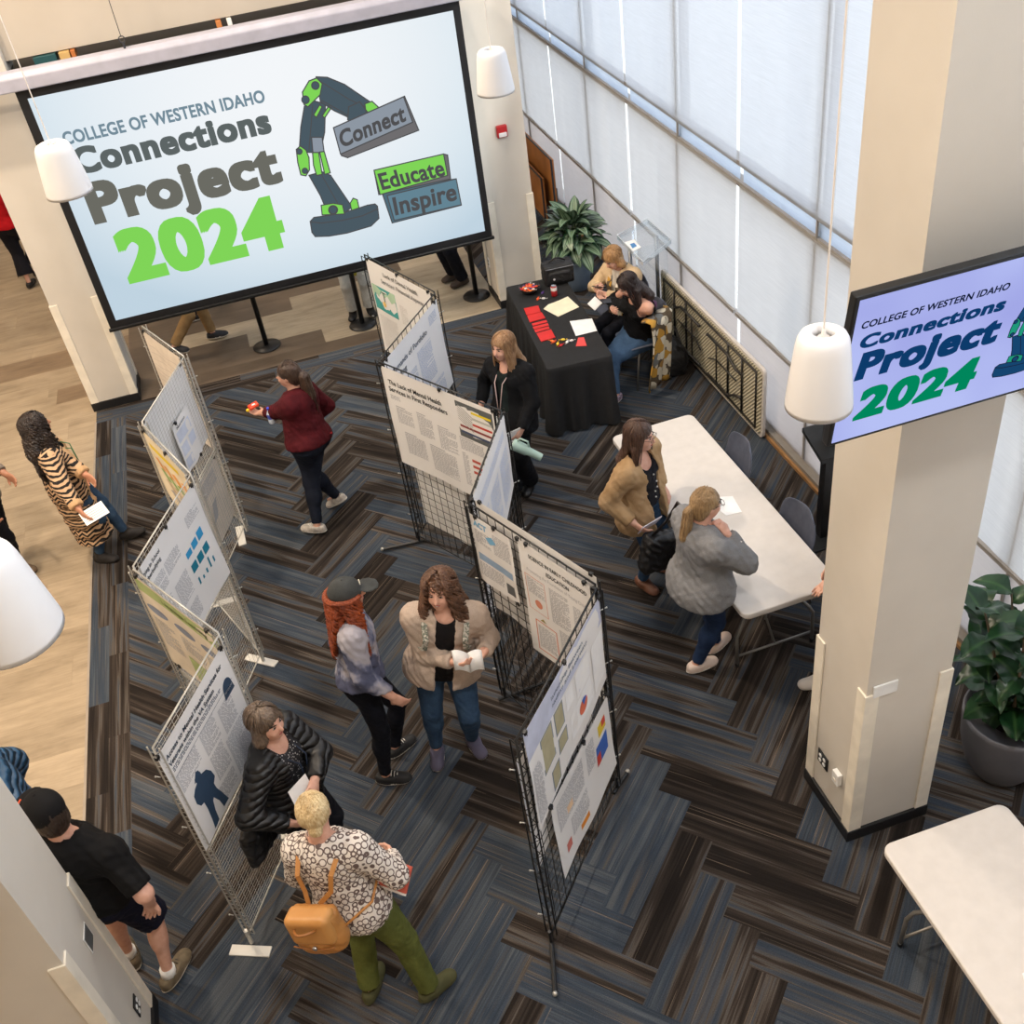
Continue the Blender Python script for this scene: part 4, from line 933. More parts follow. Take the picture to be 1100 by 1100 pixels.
# folding table stored on its edge against the windows, underside to the room
root = empty('folding_table', (4.0, 8.6, 0), 'folding table stored on its long edge against the windows, its beige underside and legs showing', 'table')
XL = 3.985; ya, yb = 7.42, 9.80
m = MB(); m.prism([(XL+.01, y, z) for y, z in rrect(ya, .012, yb, .772, .06)], (.035, 0, 0)); o = m.build('tabletop', tabletop_m, root); bevel(o, .008, 2)
t = NT('ribbed_beige_underside'); co = t.coord(); x, y, z = _sep(t, co); sn = t.m_('SINE', t.m_('MULTIPLY', t.m_('ADD', y, z), 150))
t.bsdf(t.mix(t.m_('MULTIPLY', t.m_('ADD', sn, 1.0), .5), L((170, 162, 138)), L((214, 206, 182))), .6, 0, sn, .6, .01)
m = MB(); m.prism([(XL+.004, y, z) for y, z in rrect(ya+.03, .04, yb-.03, .745, .05)], (.012, 0, 0)); m.build('underside', t.m, root)
fr = mat('dark_table_frame', (70, 68, 66), (58, 56, 54), .45, .5); m = MB()
m.tube([(XL-.004, ya+.12, .09), (XL-.004, ya+.12, .70), (XL-.004, yb-.12, .70), (XL-.004, yb-.12, .09)], .012, 8, closed=True); m.build('frame', fr, root, smooth=True)
for yc, s in ((ya+.40, 1), (yb-.40, -1)):
    m = MB(); m.rod((XL-.01, yc+s*.30, .10), (XL-.01, yc+s*.30, .70), .010); m.rod((XL-.01, yc-s*.0, .10), (XL-.01, yc, .70), .010)
    for q in (.16, .62): m.tube([(XL-.012, yc, .26 if q < .3 else .52), (XL-.03, yc+s*.10, .24 if q < .3 else .54), (XL-.04, yc+s*.24, q), (XL-.04, yc+s*.68, q)], .0135, 8); m.ball((XL-.04, yc+s*.69, q), .018, 8)
    m.rod((XL-.035, yc+s*.5, .16), (XL-.035, yc+s*.5, .62), .009); m.build('folded_leg', fr, root, smooth=True)
    m = MB(); m.rod((XL-.02, yc+s*.1, .40), (XL-.02, yc+s*.55, .40), .008); m.rod((XL-.02, yc+s*.55, .40), (XL-.03, yc+s*.70, .34), .008); m.build('brace', fr, root, smooth=True)
# black clothed table
ba = -.075; bc = V3(2.635, 9.32, 0)
def BT(x, y, z=.76): return V3(bc[0]+x*math.cos(ba)-y*math.sin(ba), bc[1]+x*math.sin(ba)+y*math.cos(ba), z)
root = empty('display_table', tuple(bc), 'table under a floor length black cloth, with candy, cards and folders on it', 'table')
m = MB(); prm = rrect(-.32, -.93, .32, .93, .02, 3); N_ = 220; per = []
seg = [(np.array(prm[i]), np.array(prm[(i+1) % len(prm)])) for i in range(len(prm))]; ln = [np.linalg.norm(b-a) for a, b in seg]; tot = sum(ln)
for i in range(N_):
    d = tot*i/N_; j = 0
    while d > ln[j]: d -= ln[j]; j += 1
    a, b = seg[j]; per.append((a+(b-a)*d/ln[j], d))
vs = []; lv = [.76, .752, .70, .58, .44, .30, .16, .02]
for li, z in enumerate(lv):
    dn_ = (.76-z)/.74
    for i, (p, _) in enumerate(per):
        nn = nrm(np.array([p[0]/.32 if abs(p[0]) > .30 else 0, p[1]/.93 if abs(p[1]) > .90 else 0, 0]))[:2] if (abs(p[0]) > .30 or abs(p[1]) > .90) else np.zeros(2)
        s_ = tot*i/N_; corner = max(0, 1-min(abs(abs(p[0])-.32)+abs(abs(p[1])-.93), .22)/.22)
        w_ = dn_*(.030*math.sin(s_*21)+.018*math.sin(s_*47+1))+.022*dn_+corner*dn_*.03
        q = p+nn*(w_+(.006 if li else 0)); vs.append(BT(q[0], q[1], z))
fs = [tuple(range(N_))]
fs += [(l*N_+i, (l+1)*N_+i, (l+1)*N_+(i+1) % N_, l*N_+(i+1) % N_) for l in range(len(lv)-1) for i in range(N_)]
m.add(vs, fs); blackcloth = mat('black_tablecloth', (24, 24, 26), (30, 30, 32), .85, scale=20, bump=.2, bscale=400)
o = m.build('tablecloth', blackcloth, root); autosmooth(o, 50)
m = MB(); m.prism([BT(x, y, .725) for x, y in rrect(-.305, -.915, .305, .915, .03)], (0, 0, .03)); m.build('tabletop', tabletop_m, root)
for sx_ in (-1, 1):
    for sy_ in (-1, 1): MB().rod(BT(sx_*.25, sy_*.78, 0), BT(sx_*.22, sy_*.72, .72), .014).build('leg', leg_grey, root)
# things on the black table
def slab(name, pts, h, m_, label, cat, group=None, lift=0.0):
    c = sum(np.array(p) for p in pts)/len(pts); r = empty(name, tuple(c), label, cat, group) if False else None
    mb = MB(); mb.prism([np.array(p)+Z3(lift) for p in pts], (0, 0, h)); o = mb.build(name, m_); tag(o, label, cat, group); return o
def Z3(z): return V3(0, 0, z)
def onbt(px, py, z=.7615): return P(px, py, z)
cream = mat('manila_folder', (238, 228, 200), None, .6); sheet = mat('white_sheet', (240, 240, 240), None, .6); red = mat('red_card', (214, 40, 36), (196, 32, 30), .6)
def k7(x, y): return (500+x/3.93, 220+y/3.93)
slab('folder', [onbt(*k7(*p)) for p in ((330, 440), (350, 422), (395, 405), (432, 388), (480, 432), (392, 473))], .004, cream, 'cream paper folder lying open on the black table', 'folder')
slab('paper_sheet', [onbt(*k7(*p)) for p in ((440, 492), (534, 480), (556, 532), (466, 554))], .002, sheet, 'white sheet of paper lying on the black table beside the seated women', 'paper')
for i, (q, lab) in enumerate(((((247, 440), (308, 428), (318, 455), (258, 468)), 'red card pile at the far end of the row on the black table'), (((260, 470), (322, 456), (338, 480), (272, 498)), 'second red card pile of the row, near the far end'),
          (((280, 502), (342, 487), (346, 496), (284, 512)), 'red card strip in the middle of the row'), (((284, 516), (348, 500), (352, 510), (289, 526)), 'red card strip just nearer than the middle'),
          (((290, 528), (352, 514), (356, 524), (296, 540)), 'red card strip next to the nearest red pile'), (((300, 546), (362, 528), (380, 562), (320, 580)), 'nearest red card pile of the row on the black table'))):
    o = slab('card_pile', [onbt(*k7(*p)) for p in q], .010 if i in (0, 1, 5) else .004, red, lab, 'cards', 'red cards in a row'); bevel(o, .002)
slab('paper_cutout', [onbt(*k7(*p)) for p in ((476, 562), (500, 560), (512, 596), (466, 598))], .003, mat('coral_paper', (220, 70, 66), None, .6), 'coral red trapezoid of paper on the near right of the black table', 'paper')
bw = onbt(*k7(272, 370)); root = empty('candy_bowl', tuple(bw), 'dark round bowl filled with wrapped candy on the black table', 'bowl')
MB().lathe(bw, [(.04, 0), (.07, .004), (.10, .035), (.118, .062), (.120, .066), (.114, .064), (.095, .036), (.06, .012), (.001, .010)], 32, cap=False).build('bowl', mat('dark_glass_bowl', (54, 46, 46), (40, 34, 34), .2), root, smooth=True)
rr = random.Random(5)
cands = [((232, 92, 34), 'orange'), ((238, 120, 40), 'bright orange'), ((80, 50, 120), 'purple'), ((220, 216, 214), 'white'), ((200, 36, 40), 'red'), ((236, 196, 40), 'yellow')]
def candy(c, k, label, grp, s=1.0):
    col_, nm = cands[k]; a = rr.uniform(0, 3.14); d = V3(math.cos(a), math.sin(a), rr.uniform(-.2, .2)); w_ = V3(-math.sin(a), math.cos(a), 0)
    mb = MB(); mb.ball(c, (.020*s, .013*s, .009*s), 8, 0, basis(w_, V3(0, 0, 1)))
    for q in (-1, 1): e = np.array(c)+np.cross(w_, V3(0, 0, 1))*q*.020*s; mb.add([e, e+np.cross(w_, V3(0, 0, 1))*q*.014*s+w_*.010*s, e+np.cross(w_, V3(0, 0, 1))*q*.014*s-w_*.010*s+V3(0, 0, .004)], [(0, 1, 2), (2, 1, 0)], 0)
    o = mb.build('wrapped_candy', mat('candy_'+nm.replace(' ', '_'), col_, None, .35), smooth=False); autosmooth(o, 60); return tag(o, label, 'candy', grp)
def basis(f, u):
    u = nrm(u); f = np.array(f, float); f = nrm(f-u*(f@u)); r = np.cross(f, u); return np.stack([r, f, u], 1)
for i in range(18):
    a = i*2.4; r_ = .085*math.sqrt((i+.5)/18); candy(bw+V3(r_*math.cos(a), r_*math.sin(a), .055+.012*(1-r_/.085)+.004*(i % 2)), (0, 0, 2, 1, 3, 4)[i % 6], 'wrapped candy in the dark bowl on the black table', 'wrapped candies in the bowl', 1.1)
for i, (q, k, lab) in enumerate((((372, 582), 0, 'orange wrapped candy left of the yellow one on the black table'), ((366, 578), 1, 'bright orange candy at the left end of the loose candies'), ((412, 572), 5, 'long yellow candy on the near part of the black table'),
          ((390, 590), 5, 'small yellow candy below the orange ones on the black table'), ((404, 596), 4, 'red candy nearest the front edge among the loose candies'), ((430, 582), 3, 'white wrapped candy right of the yellow ones'), ((448, 576), 3, 'white wrapped candy at the right end of the loose candies'),
          ((306, 400), 0, 'orange candy wrapper just in front of the candy bowl'), ((330, 398), 3, 'white twist of paper beside the orange wrapper near the bowl'), ((326, 374), 2, 'purple wrapped candy right beside the candy bowl'))):
    candy(onbt(*k7(*q))+Z3(.009), k, lab, 'loose candies on the black table', 1.25)
cn = onbt(*k7(376, 385)); root = empty('soda_can', tuple(cn), 'red and white drinks can standing on the black table', 'can')
MB().lathe(cn, [(.026, 0), (.033, .008), (.033, .07), (.033, .108), (.027, .12), (.026, .122), (.024, .118), (.001, .118)], 20, mis=[1, 0, 2, 0, 1, 1, 1, 1]).build('can_body', [mat('can_red', (170, 40, 44), None, .3), chrome, mat('can_white', (220, 214, 214), None, .3)], root, smooth=True)
MB().obox(cn+Z3(.1205), (.008, 0, 0), (0, .012, 0), (0, 0, .001)).build('pull_tab', chrome, root)
bg = onbt(600, 302); root = empty('equipment_bag', tuple(bg), 'boxy black fabric bag with a handle on the far end of the black table', 'bag')
bagm = mat('black_nylon', (24, 24, 26), (34, 34, 36), .6, scale=15, bump=.3, bscale=120)
bd_ = basis(V3(math.cos(ba), math.sin(ba), 0), V3(0, 0, 1)); g = SDF(*bounds([bg+V3(.3, .3, .35), bg-V3(.3, .3, .02)], .02), .008)
g.box(bg+Z3(.115), (.10, .165, .112), bd_, .03, 0); g.box(bg+Z3(.10)-bd_[:, 0]*-.10, (.02, .12, .06), bd_, .015, .01); g.wrinkle(.003, .09, 3); g.cut(bg+Z3(.0), -V3(0, 0, 1)); g.build('bag_body', bagm, root)
MB().tube([bg+bd_[:, 1]*x+Z3(.225+.05*math.cos(x/.09*1.4)) for x in np.linspace(-.09, .09, 7)], .009, 8).build('handle', bagm, root, smooth=True)
MB().tube([bg+bd_[:, 1]*x*.155+bd_[:, 0]*.106+Z3(.205) for x in np.linspace(-1, 1, 5)], .004, 6).build('zipper', mat('grey_zipper', (120, 120, 124), None, .4, .6), root)
MB().lathe(bg+bd_[:, 0]*.122+bd_[:, 1]*-.07+Z3(.09), [(.012, 0), (.012, .004)], 14, axis=bd_[:, 0]).build('round_badge', mat('pale_badge', (200, 200, 204), None, .4), root)
# papers on the white table
slab('paper_sheet', [P(*p, .7445) for p in ((774, 549), (770, 534), (787, 533), (797, 550), (780, 554))], .0015, sheet, 'white printed sheet on the long white table beside the blonde woman', 'paper')
MB().obox(P(785, 543, .7466), (.05, .0, 0), (0, .003, 0), (0, 0, .0003)).obox(P(785, 547, .7466), (.04, .0, 0), (0, .003, 0), (0, 0, .0003))
slab('paper_sheet', [P(*p, .7445) for p in ((1098, 1046), (1104, 1042), (1112, 1056), (1102, 1060))], .002, sheet, 'white paper at the right edge of the photo on the bottom right table', 'paper')
# chairs
shell_m = mat('slate_chair_shell', (96, 102, 120), (86, 92, 110), .7, scale=20, bump=.15, bscale=250)
def shell_chair(label):
    """faces -X, origin on the floor under the seat"""
    root = empty('shell_chair', (0, 0, 0), label, 'chair', 'slate grey shell chairs')
    prof = [(-.22, .435), (-.215, .45), (-.10, .448), (.05, .445), (.14, .455), (.19, .50), (.215, .58), (.235, .68), (.25, .78), (.255, .82)]; hw = [.19, .21, .225, .235, .235, .235, .245, .245, .215, .14]
    vs = []; n = 12
    for (x, z), w_ in zip(prof, hw):
        for j in range(n+1):
            t_ = j/n*2-1; up = .035*t_*t_ if z < .5 else 0; fw = -.05*t_*t_ if z >= .5 else 0; vs.append((x+fw, w_*t_, z+up))
    fs = [(i*(n+1)+j, i*(n+1)+j+1, (i+1)*(n+1)+j+1, (i+1)*(n+1)+j) for i in range(len(prof)-1) for j in range(n)]
    o = MB().add(vs, fs).build('shell', shell_m, root, smooth=True); so = o.modifiers.new('thick', 'SOLIDIFY'); so.thickness = .012; sb = o.modifiers.new('sub', 'SUBSURF'); sb.levels = 1; sb.render_levels = 1
    for sx_ in (-1, 1):
        for sy_ in (-1, 1): MB().rod((sx_*.12, sy_*.14, .43), (sx_*.20, sy_*.21, .0), .011, 8).build('leg', leg_grey, root, smooth=True)
    MB().rod((-.12, -.14, .425), (-.12, .14, .425), .010).rod((.12, -.14, .425), (.12, .14, .425), .010).build('seat_support', leg_grey, root)
    return root
ch0 = shell_chair('slate grey shell chair tucked under the white table, the one farther from the camera')
def dup(root, loc, rz, label):
    r = root.copy(); C.objects.link(r); r.location = loc; r.rotation_euler = (0, 0, rz); r['label'] = label
    for c in list(root.children):
        d = c.copy(); C.objects.link(d); d.parent = r
    return r
kids = list(ch0.children)
dup(ch0, (3.11, 5.50, 0), .05, 'slate grey shell chair tucked under the white table, the one nearer the right pillar')
dup(ch0, (3.46, 9.02, 0), .1, 'slate grey chair under the seated woman with long dark hair')
dup(ch0, (3.50, 9.66, 0), .25, 'slate grey chair under the seated blonde woman')
ch0.location = (3.11, 6.50, 0); ch0.rotation_euler = (0, 0, -.06)
# stanchions
for i, (px, py, lab) in enumerate(((287, 372, 'leftmost black post with a round base under the big screen'), (390, 349, 'middle black post with a round base, in front of the white trousers'), (512, 318, 'rightmost black post with a round base, beside the right screen pillar'))):
    c = P(px, py); root = empty('stanchion', tuple(c), lab, 'stanchion', 'black posts below the screen')
    MB().lathe(c, [(.165, 0), (.17, .006), (.165, .016), (.06, .028), (.035, .034)], 32).build('base', black_metal, root, smooth=True)
    MB().lathe(c, [(.030, .03), (.030, .98), (.036, .985), (.036, 1.0), (.02, 1.01)], 16).build('post', black_metal, root, smooth=True)
# clear lectern
acr = mat_clear('clear_acrylic', (246, 249, 251), .03); cen = V3(3.80, 9.62, 0); root = empty('lectern', tuple(cen), 'clear acrylic lectern with metal posts, behind the seated women', 'lectern')
q = [P(*p, 1.15) for p in ((663, 257), (691, 286), (721, 262), (696, 240))]
m = MB(); m.prism(q, (0, 0, .012)); m.build('reading_surface', acr, root)
m = MB()
for a, b in zip(q, q[1:]+q[:1]): m.prism([a, b, b+Z3(.05), a+Z3(.05)], (.004, .004, 0))
m.build('rim', acr, root); m = MB(); m.tube([p+Z3(.05) for p in q], .0035, 6, closed=True); m.build('bright_edge', mat('bright_acrylic_edge', (226, 232, 238), None, .15), root)
m = MB(); m.prism([(3.66, 9.64, .02), (4.02, 9.64, .02), (4.02, 9.64, 1.14), (3.66, 9.64, 1.14)], (0, .012, 0)); m.build('front_panel', acr, root)
for x_, y_ in ((3.97, 9.82), (3.66, 9.80)): MB().rod((x_, y_, .01), (x_, y_, 1.14), .022, 12).build('post', mat('brushed_steel', (150, 154, 160), (130, 134, 140), .3, .7), root, smooth=True)
bs = MB().box((3.56, 9.5, 0), (3.99, 9.92, .012)).build('base', acr, root)
m = MB(); m.prism([P(*k7(*p), 1.164) for p in ((672, 158), (712, 146), (742, 180), (704, 198))], (0, 0, .001)); o = m.build('paper_sheet', sheet)
tag(o, 'small white paper with a blue logo on the clear lectern', 'paper')
m = MB(); m.prism([P(*k7(*p), 1.1655) for p in ((694, 166), (712, 160), (724, 174), (706, 184))], (0, 0, .0005)); m.build('blue_logo', mat('logo_blue', (70, 130, 190), None, .5), o)
# picture boards on a stand behind the right screen pillar
root = empty('display_board_stand', (3.7, 13.1, 0), 'pair of dark framed brown boards on a grey wheeled stand beyond the leafy plant', 'board stand')
brown = mat('brown_board', (176, 116, 60), (150, 96, 48), .5, scale=4); drk = mat('dark_grey_stand', (62, 64, 70), (52, 54, 60), .45, .4)
xb_ = 3.72; A_, B_ = PX_(561, 142, xb_), PX_(595, 174, xb_); A2, B2 = PX_(563, 192, xb_), PX_(595, 228, xb_)
ya_, yb_ = (A_[1]+A2[1])/2+.25, (B_[1]+B2[1])/2; zt_, zb_ = (A_[2]+B_[2])/2, (A2[2]+B2[2])/2
def boardat(x_, y0, y1, z0, z1):
    MB().box((x_, y0, z0), (x_+.03, y1, z1)).build('board', brown, root); MB().tube([(x_-.004, y0, z0), (x_-.004, y1, z0), (x_-.004, y1, z1), (x_-.004, y0, z1)], .013, 6, closed=True).build('board_frame', drk, root)
boardat(xb_, yb_, ya_, zb_, zt_); boardat(xb_-.10, yb_+.18, ya_-.05, zb_-.12, zt_-.28)
for y_ in (yb_+.12, yb_+.75): MB().rod((xb_+.05, y_, .03), (xb_+.05, y_, zb_+.3), .028, 10).build('post', drk, root, smooth=True)
m = MB(); m.rod((xb_+.05, yb_-.15, .05), (xb_+.05, yb_+1.0, .05), .03); m.rod((xb_-.2, yb_+.12, .05), (xb_+.25, yb_+.12, .05), .03); m.build('base_frame', drk, root, smooth=True)
print('board', ya_, yb_, zt_, zb_)
# black sign stand beside the right pillar
root = empty('sign_stand', (3.79, 5.97, 0), 'tall black stand with a small blue and white notice, half hidden by the right pillar', 'sign stand')
m = MB(); m.box((3.60, 5.80, 0), (4.02, 6.10, .02)); o = m.build('base_plate', black_metal, root); bevel(o, .004)
m = MB(); m.box((3.76, 5.93, .02), (3.84, 6.01, 1.30)); o = m.build('post', black_metal, root); m = MB(); m.prism([(3.64, 5.80, .92), (4.0, 5.80, .92), (4.04, 5.92, .98), (4.0, 6.15, 1.0), (3.66, 6.15, 1.0)], (0, 0, .04)); m.build('shelf', black_metal, root)
m = MB(); m.obox((3.90, 5.78, 1.05), (.10, .02, 0), (0, .004, 0), (0, .02, .09)); m.build('notice', sheet, root); m = MB(); m.obox((3.90, 5.772, 1.07), (.07, .014, 0), (0, .002, 0), (0, .008, .03)); m.build('blue_print', mat('logo_blue', (70, 130, 190)), root)
# pillar fittings
def plate(name, c, hx, hy, hz, m_, label, cat, extra=None):
    r = empty(name, tuple(c), label, cat); o = MB().box((c[0]-hx, c[1]-hy, c[2]-hz), (c[0]+hx, c[1]+hy, c[2]+hz)).build('cover_plate', m_, r); bevel(o, .003)
    if extra: extra(r, c)
    return r
def sockets(nx, ny):
    def f(r, c):
        for q in (-1, 1):
            for w_ in (-1, 1):
                cc = V3(c[0]+nx*.007+ny*0, c[1]+ny*.007, c[2]+q*.022)+(V3(0, w_*.022, 0) if nx else V3(w_*.022, 0, 0))
                m = MB(); m.ball(cc, (.004 if nx else .016, .016 if nx else .004, .016), 12); m.build('socket', white_pl, r, smooth=True)
    return f
blk = mat('black_wall_plate', (26, 26, 28), None, .4)
def slat_holes(r, c): MB().box((c[0]-.004, c[1]-.025, c[2]-.03), (c[0]-.006+.0, c[1]+.025, c[2]+.03)).build('vent_face', mat('pale_grille', (214, 208, 196), None, .5), r)
c = PX_(884, 816, 2.475); plate('power_outlet', c, .004, .058, .058, blk, 'black double power outlet low on the left face of the right pillar', 'outlet', sockets(-1, 0))
c = PX_(899, 835, 2.462); plate('wall_sensor', c, .016, .032, .05, white_pl, 'small white box beside the black outlet on the right pillar', 'sensor', lambda r, c: MB().box((c[0]-.0185, c[1]-.015, c[2]-.02), (c[0]-.0155, c[1]+.015, c[2]-.005)).build('sensor_window', guard_m, r))
c = PY_(951, 740, 3.322); plate('name_plate', c, .075, .006, .045, white_pl, 'blank white plate on the front of the right pillar', 'sign')
c = PX_(95, 1007, -1.868); plate('wall_plate', c, .004, .05, .06, mat('grey_screen_plate', (96, 98, 98), None, .3), 'small dark grey control plate on the bottom left pillar', 'wall plate', lambda r, c: MB().box((c[0]-.002, c[1]-.056, c[2]-.066), (c[0]+.002, c[1]+.056, c[2]+.066)).build('plate_rim', white_pl, r))
c = PX_(147, 1080, -1.868); plate('power_outlet', c, .004, .045, .058, blk, 'black power outlet low on the bottom left pillar', 'outlet', sockets(1, 0))
c = PX_(111, 322, -1.836); plate('power_outlet', (-1.836, 11.4, 1.25), .004, .035, .07, white_pl, 'white plate with black sockets on the far left pillar, beside the screen', 'outlet', lambda r, c: [MB().ball(V3(c[0]+.004, c[1], c[2]+q*.025), (.004, .014, .014), 10).build('socket', blk, r) for q in (-1, 1)])
c = PX_(525, 282, 2.526); plate('power_outlet', c, .004, .04, .06, white_pl, 'small outlet low on the left face of the pillar right of the screen', 'outlet', lambda r, c: [MB().ball(V3(c[0]-.004, c[1], c[2]+q*.022), (.004, .014, .014), 10).build('socket', blk, r) for q in (-1, 1)])
c = PX_(511, 180, 2.52); plate('notice_sheet', c, .003, .06, .085, sheet, 'small white and blue notice on the pillar beside the right edge of the screen', 'notice', lambda r, c: MB().box((c[0]-.005, c[1]-.045, c[2]-.02), (c[0]-.003, c[1]+.045, c[2]+.02)).build('blue_print', MATS['logo_blue'], r))
c = PY_(539, 141, 11.225); root = empty('fire_alarm', tuple(c), 'red fire alarm strobe on the pillar right of the big screen', 'fire alarm')
o = MB().box((c[0]-.06, c[1]-.025, c[2]-.065), (c[0]+.06, c[1]+.025, c[2]+.065)).build('housing', mat('alarm_red', (176, 30, 34), None, .4), root); bevel(o, .012, 3)
o = MB().box((c[0]-.045, c[1]-.045, c[2]-.052), (c[0]+.045, c[1]-.024, c[2]-.005)).build('strobe_lens', mat('strobe_lens', (226, 222, 224), None, .2), root); bevel(o, .008, 2)
# ---------------------------------------------------------------- plants
leaf_v = None
def leafmat(name, c1, c2, vein, edge=None):
    t = NT(name); co = t.coord(); n = t.noise(co, 9, 3); uv = t.coord('UV'); x, y, z = _sep(t, uv)
    v = t.m_('ABSOLUTE', t.m_('SUBTRACT', x, .5)); col = t.mix(t.ramp(n, [(.35, (0, 0, 0, 1)), (.65, (1, 1, 1, 1))]), L(c1), L(c2))
    col = t.mix(t.ramp(v, [(0, (1, 1, 1, 1)), (.05, (.5, .5, .5, 1)), (.10, (0, 0, 0, 1))]), col, L(vein))
    if edge: col = t.mix(t.m_('MULTIPLY', t.ramp(v, [(.10, (0, 0, 0, 1)), (.16, (1, 1, 1, 1)), (.30, (1, 1, 1, 1)), (.38, (0, 0, 0, 1))]), .75), col, L(edge))
    t.bsdf(col, .32, 0, n, .2, .01); MATS[name] = t.m; return t.m
def leafmesh(name, m_, L_, W_, bend, fold=.25, tip=1.0, wavy=0.0, seed=0, wide=.5):
    nx, ny = 6, 10; vs = []; uv = []; rr = random.Random(seed)
    for j in range(ny+1):
        v = j/ny; w_ = W_*math.sin(math.pi*min(1, (v**wide)*.97+.02))**(.8)*tip; ang = bend*v; 
        if abs(bend) > 1e-3: yy = L_*math.sin(ang)/bend; zz = -L_*(1-math.cos(ang))/bend
        else: yy, zz = L_*v, 0
        for i in range(nx+1):
            u = i/nx*2-1; vs.append((u*w_/2, yy, zz+fold*abs(u)*w_/2+wavy*math.sin(v*11+u*2+seed)*abs(u))); uv.append((i/nx, v))
    fs = [(j*(nx+1)+i, j*(nx+1)+i+1, (j+1)*(nx+1)+i+1, (j+1)*(nx+1)+i) for j in range(ny) for i in range(nx)]
    me = bpy.data.meshes.new(name); me.from_pydata(vs, [], fs); me.materials.append(m_); l = me.uv_layers.new(name='uv')
    for p in me.polygons:
        p.use_smooth = True
        for li, vi in zip(p.loop_indices, p.vertices): l.data[li].uv = uv[vi]
    return me
def put_leaf(me, root, base, az, el, roll, sc=1.0, name='leaf'):
    o = bpy.data.objects.new(name, me); C.objects.link(o); o.parent = root
    R_ = Matrix.Rotation(az, 4, 'Z') @ Matrix.Rotation(el, 4, 'X') @ Matrix.Rotation(roll, 4, 'Y')
    loc = Vector(base)-root.location; o.matrix_local = Matrix.Translation(loc) @ R_ @ Matrix.Scale(sc, 4); return o
# variegated plant
pc = V3(3.52, 11.30, 0); root = empty('potted_plant', tuple(pc), 'bushy variegated plant in a blue-grey pot behind the black table', 'plant')
MB().lathe(pc, [(.13, 0), (.15, .01), (.19, .36), (.195, .40), (.18, .40), (.17, .35), (.001, .35)], 28).build('pot', mat('blue_grey_pot', (122, 140, 160), (112, 130, 150), .4), root, smooth=True)
lv = leafmat('variegated_leaf', (26, 58, 40), (40, 78, 52), (134, 162, 128), (150, 174, 146)); rr = random.Random(3)
mes = [leafmesh('leaf', lv, .29, .135, b, .25, 1, .006, i, .8) for i, b in enumerate((.6, 1.1, 1.7))]
for i in range(92):
    a = i*2.39996; t_ = (i+.5)/92; el = 1.35-1.5*t_; r_ = .05+.15*t_; put_leaf(mes[i % 3], root, (pc[0]+r_*math.cos(a), pc[1]+r_*math.sin(a), .62+.22*(1-t_)+rr.uniform(-.06, .06)), a-math.pi/2, el+rr.uniform(-.2, .2), rr.uniform(-.5, .5), rr.uniform(.85, 1.25))
m = MB()
for i in range(12): a = i*2.4; m.tube([(pc[0]+.03*math.cos(a), pc[1]+.03*math.sin(a), .35), (pc[0]+.10*math.cos(a), pc[1]+.10*math.sin(a), .75)], [.012, .006], 6)
m.build('stems', mat('green_stem', (70, 96, 56), None, .6), root, smooth=True)
# big fiddle-leaf fig
pc = V3(3.66, 3.46, 0); root = empty('potted_fig_tree', tuple(pc), 'large-leaved fiddle leaf fig in a big round grey pot, right of the pillar', 'plant')
MB().lathe(pc, [(.13, 0), (.17, .008), (.23, .12), (.275, .30), (.290, .50), (.292, .54), (.278, .545), (.270, .50), (.001, .47)], 48, cap=False).build('pot', mat('dark_grey_pot', (108, 108, 114), (98, 98, 104), .5, scale=6), root, smooth=True)
m = MB(); m.lathe(pc, [(.272, .475), (.15, .485), (.001, .49)], 32, cap=False); m.build('soil', mat('dark_soil', (52, 42, 36), (30, 24, 22), .95, scale=40, bump=1.0, bscale=60), root)
lf = leafmat('fig_leaf', (30, 66, 34), (16, 46, 26), (58, 92, 50)); m = MB(); rr = random.Random(8)
mes = [leafmesh('leaf', lf, .27, .17, b, .22, 1, .016, i, .80) for i, b in enumerate((.3, .8, 1.3))]
stems = []
for i in range(7):
    a = i*.9+.3; top = V3(pc[0]+.30*math.cos(a)+.02, pc[1]+.30*math.sin(a)+.08, rr.uniform(1.05, 1.6)); p = [V3(pc[0]+.04*math.cos(a), pc[1]+.04*math.sin(a), .47), V3(pc[0]+.12*math.cos(a), pc[1]+.12*math.sin(a), .8), top]
    m.tube(p, [.014, .011, .006], 7)
    for j in range(14):
        t_ = .16+.84*j/13; q = p[0]*(1-t_)**2+2*p[1]*t_*(1-t_)+p[2]*t_*t_; az = j*2.4+i; el = .9*t_-.15+rr.uniform(-.35, .25)
        put_leaf(mes[(i+j) % 3], root, q, az, el, rr.uniform(-.4, .4), rr.uniform(.75, 1.12))
m.build('stems', mat('brown_stem', (84, 70, 52), None, .7), root, smooth=True)
# backpack on the floor near the stored table
bp0 = V3(3.74, 8.98, 0); root = empty('backpack', tuple(bp0), 'black backpack on the floor between the seated woman and the stored table', 'backpack')
g = SDF(bp0-V3(.3, .3, .05), bp0+V3(.3, .3, .55), .009); g.ell(bp0+Z3(.20), (.14, .17, .22), None, 0); g.box(bp0+Z3(.14), (.13, .16, .14), None, .05, .04); g.ell(bp0+V3(-.12, 0, .15), (.06, .13, .12), None, .03); g.wrinkle(.006, .12, 4); g.cut(bp0+Z3(.0), -V3(0, 0, 1)); g.build('pack', bagm, root)
MB().tube([bp0+V3(-.12, q*.08, .06) if False else bp0+V3(.02+.10*math.sin(a), -.16, .22+.16*math.cos(a)) for q in (1,) for a in np.linspace(0, 2.8, 8)], .014, 8).build('shoulder_strap', bagm, root, smooth=True)
MB().tube([bp0+V3(.0, x, .42+.03*math.cos(x*25)) for x in np.linspace(-.05, .05, 5)], .008, 6).build('handle', bagm, root, smooth=True)
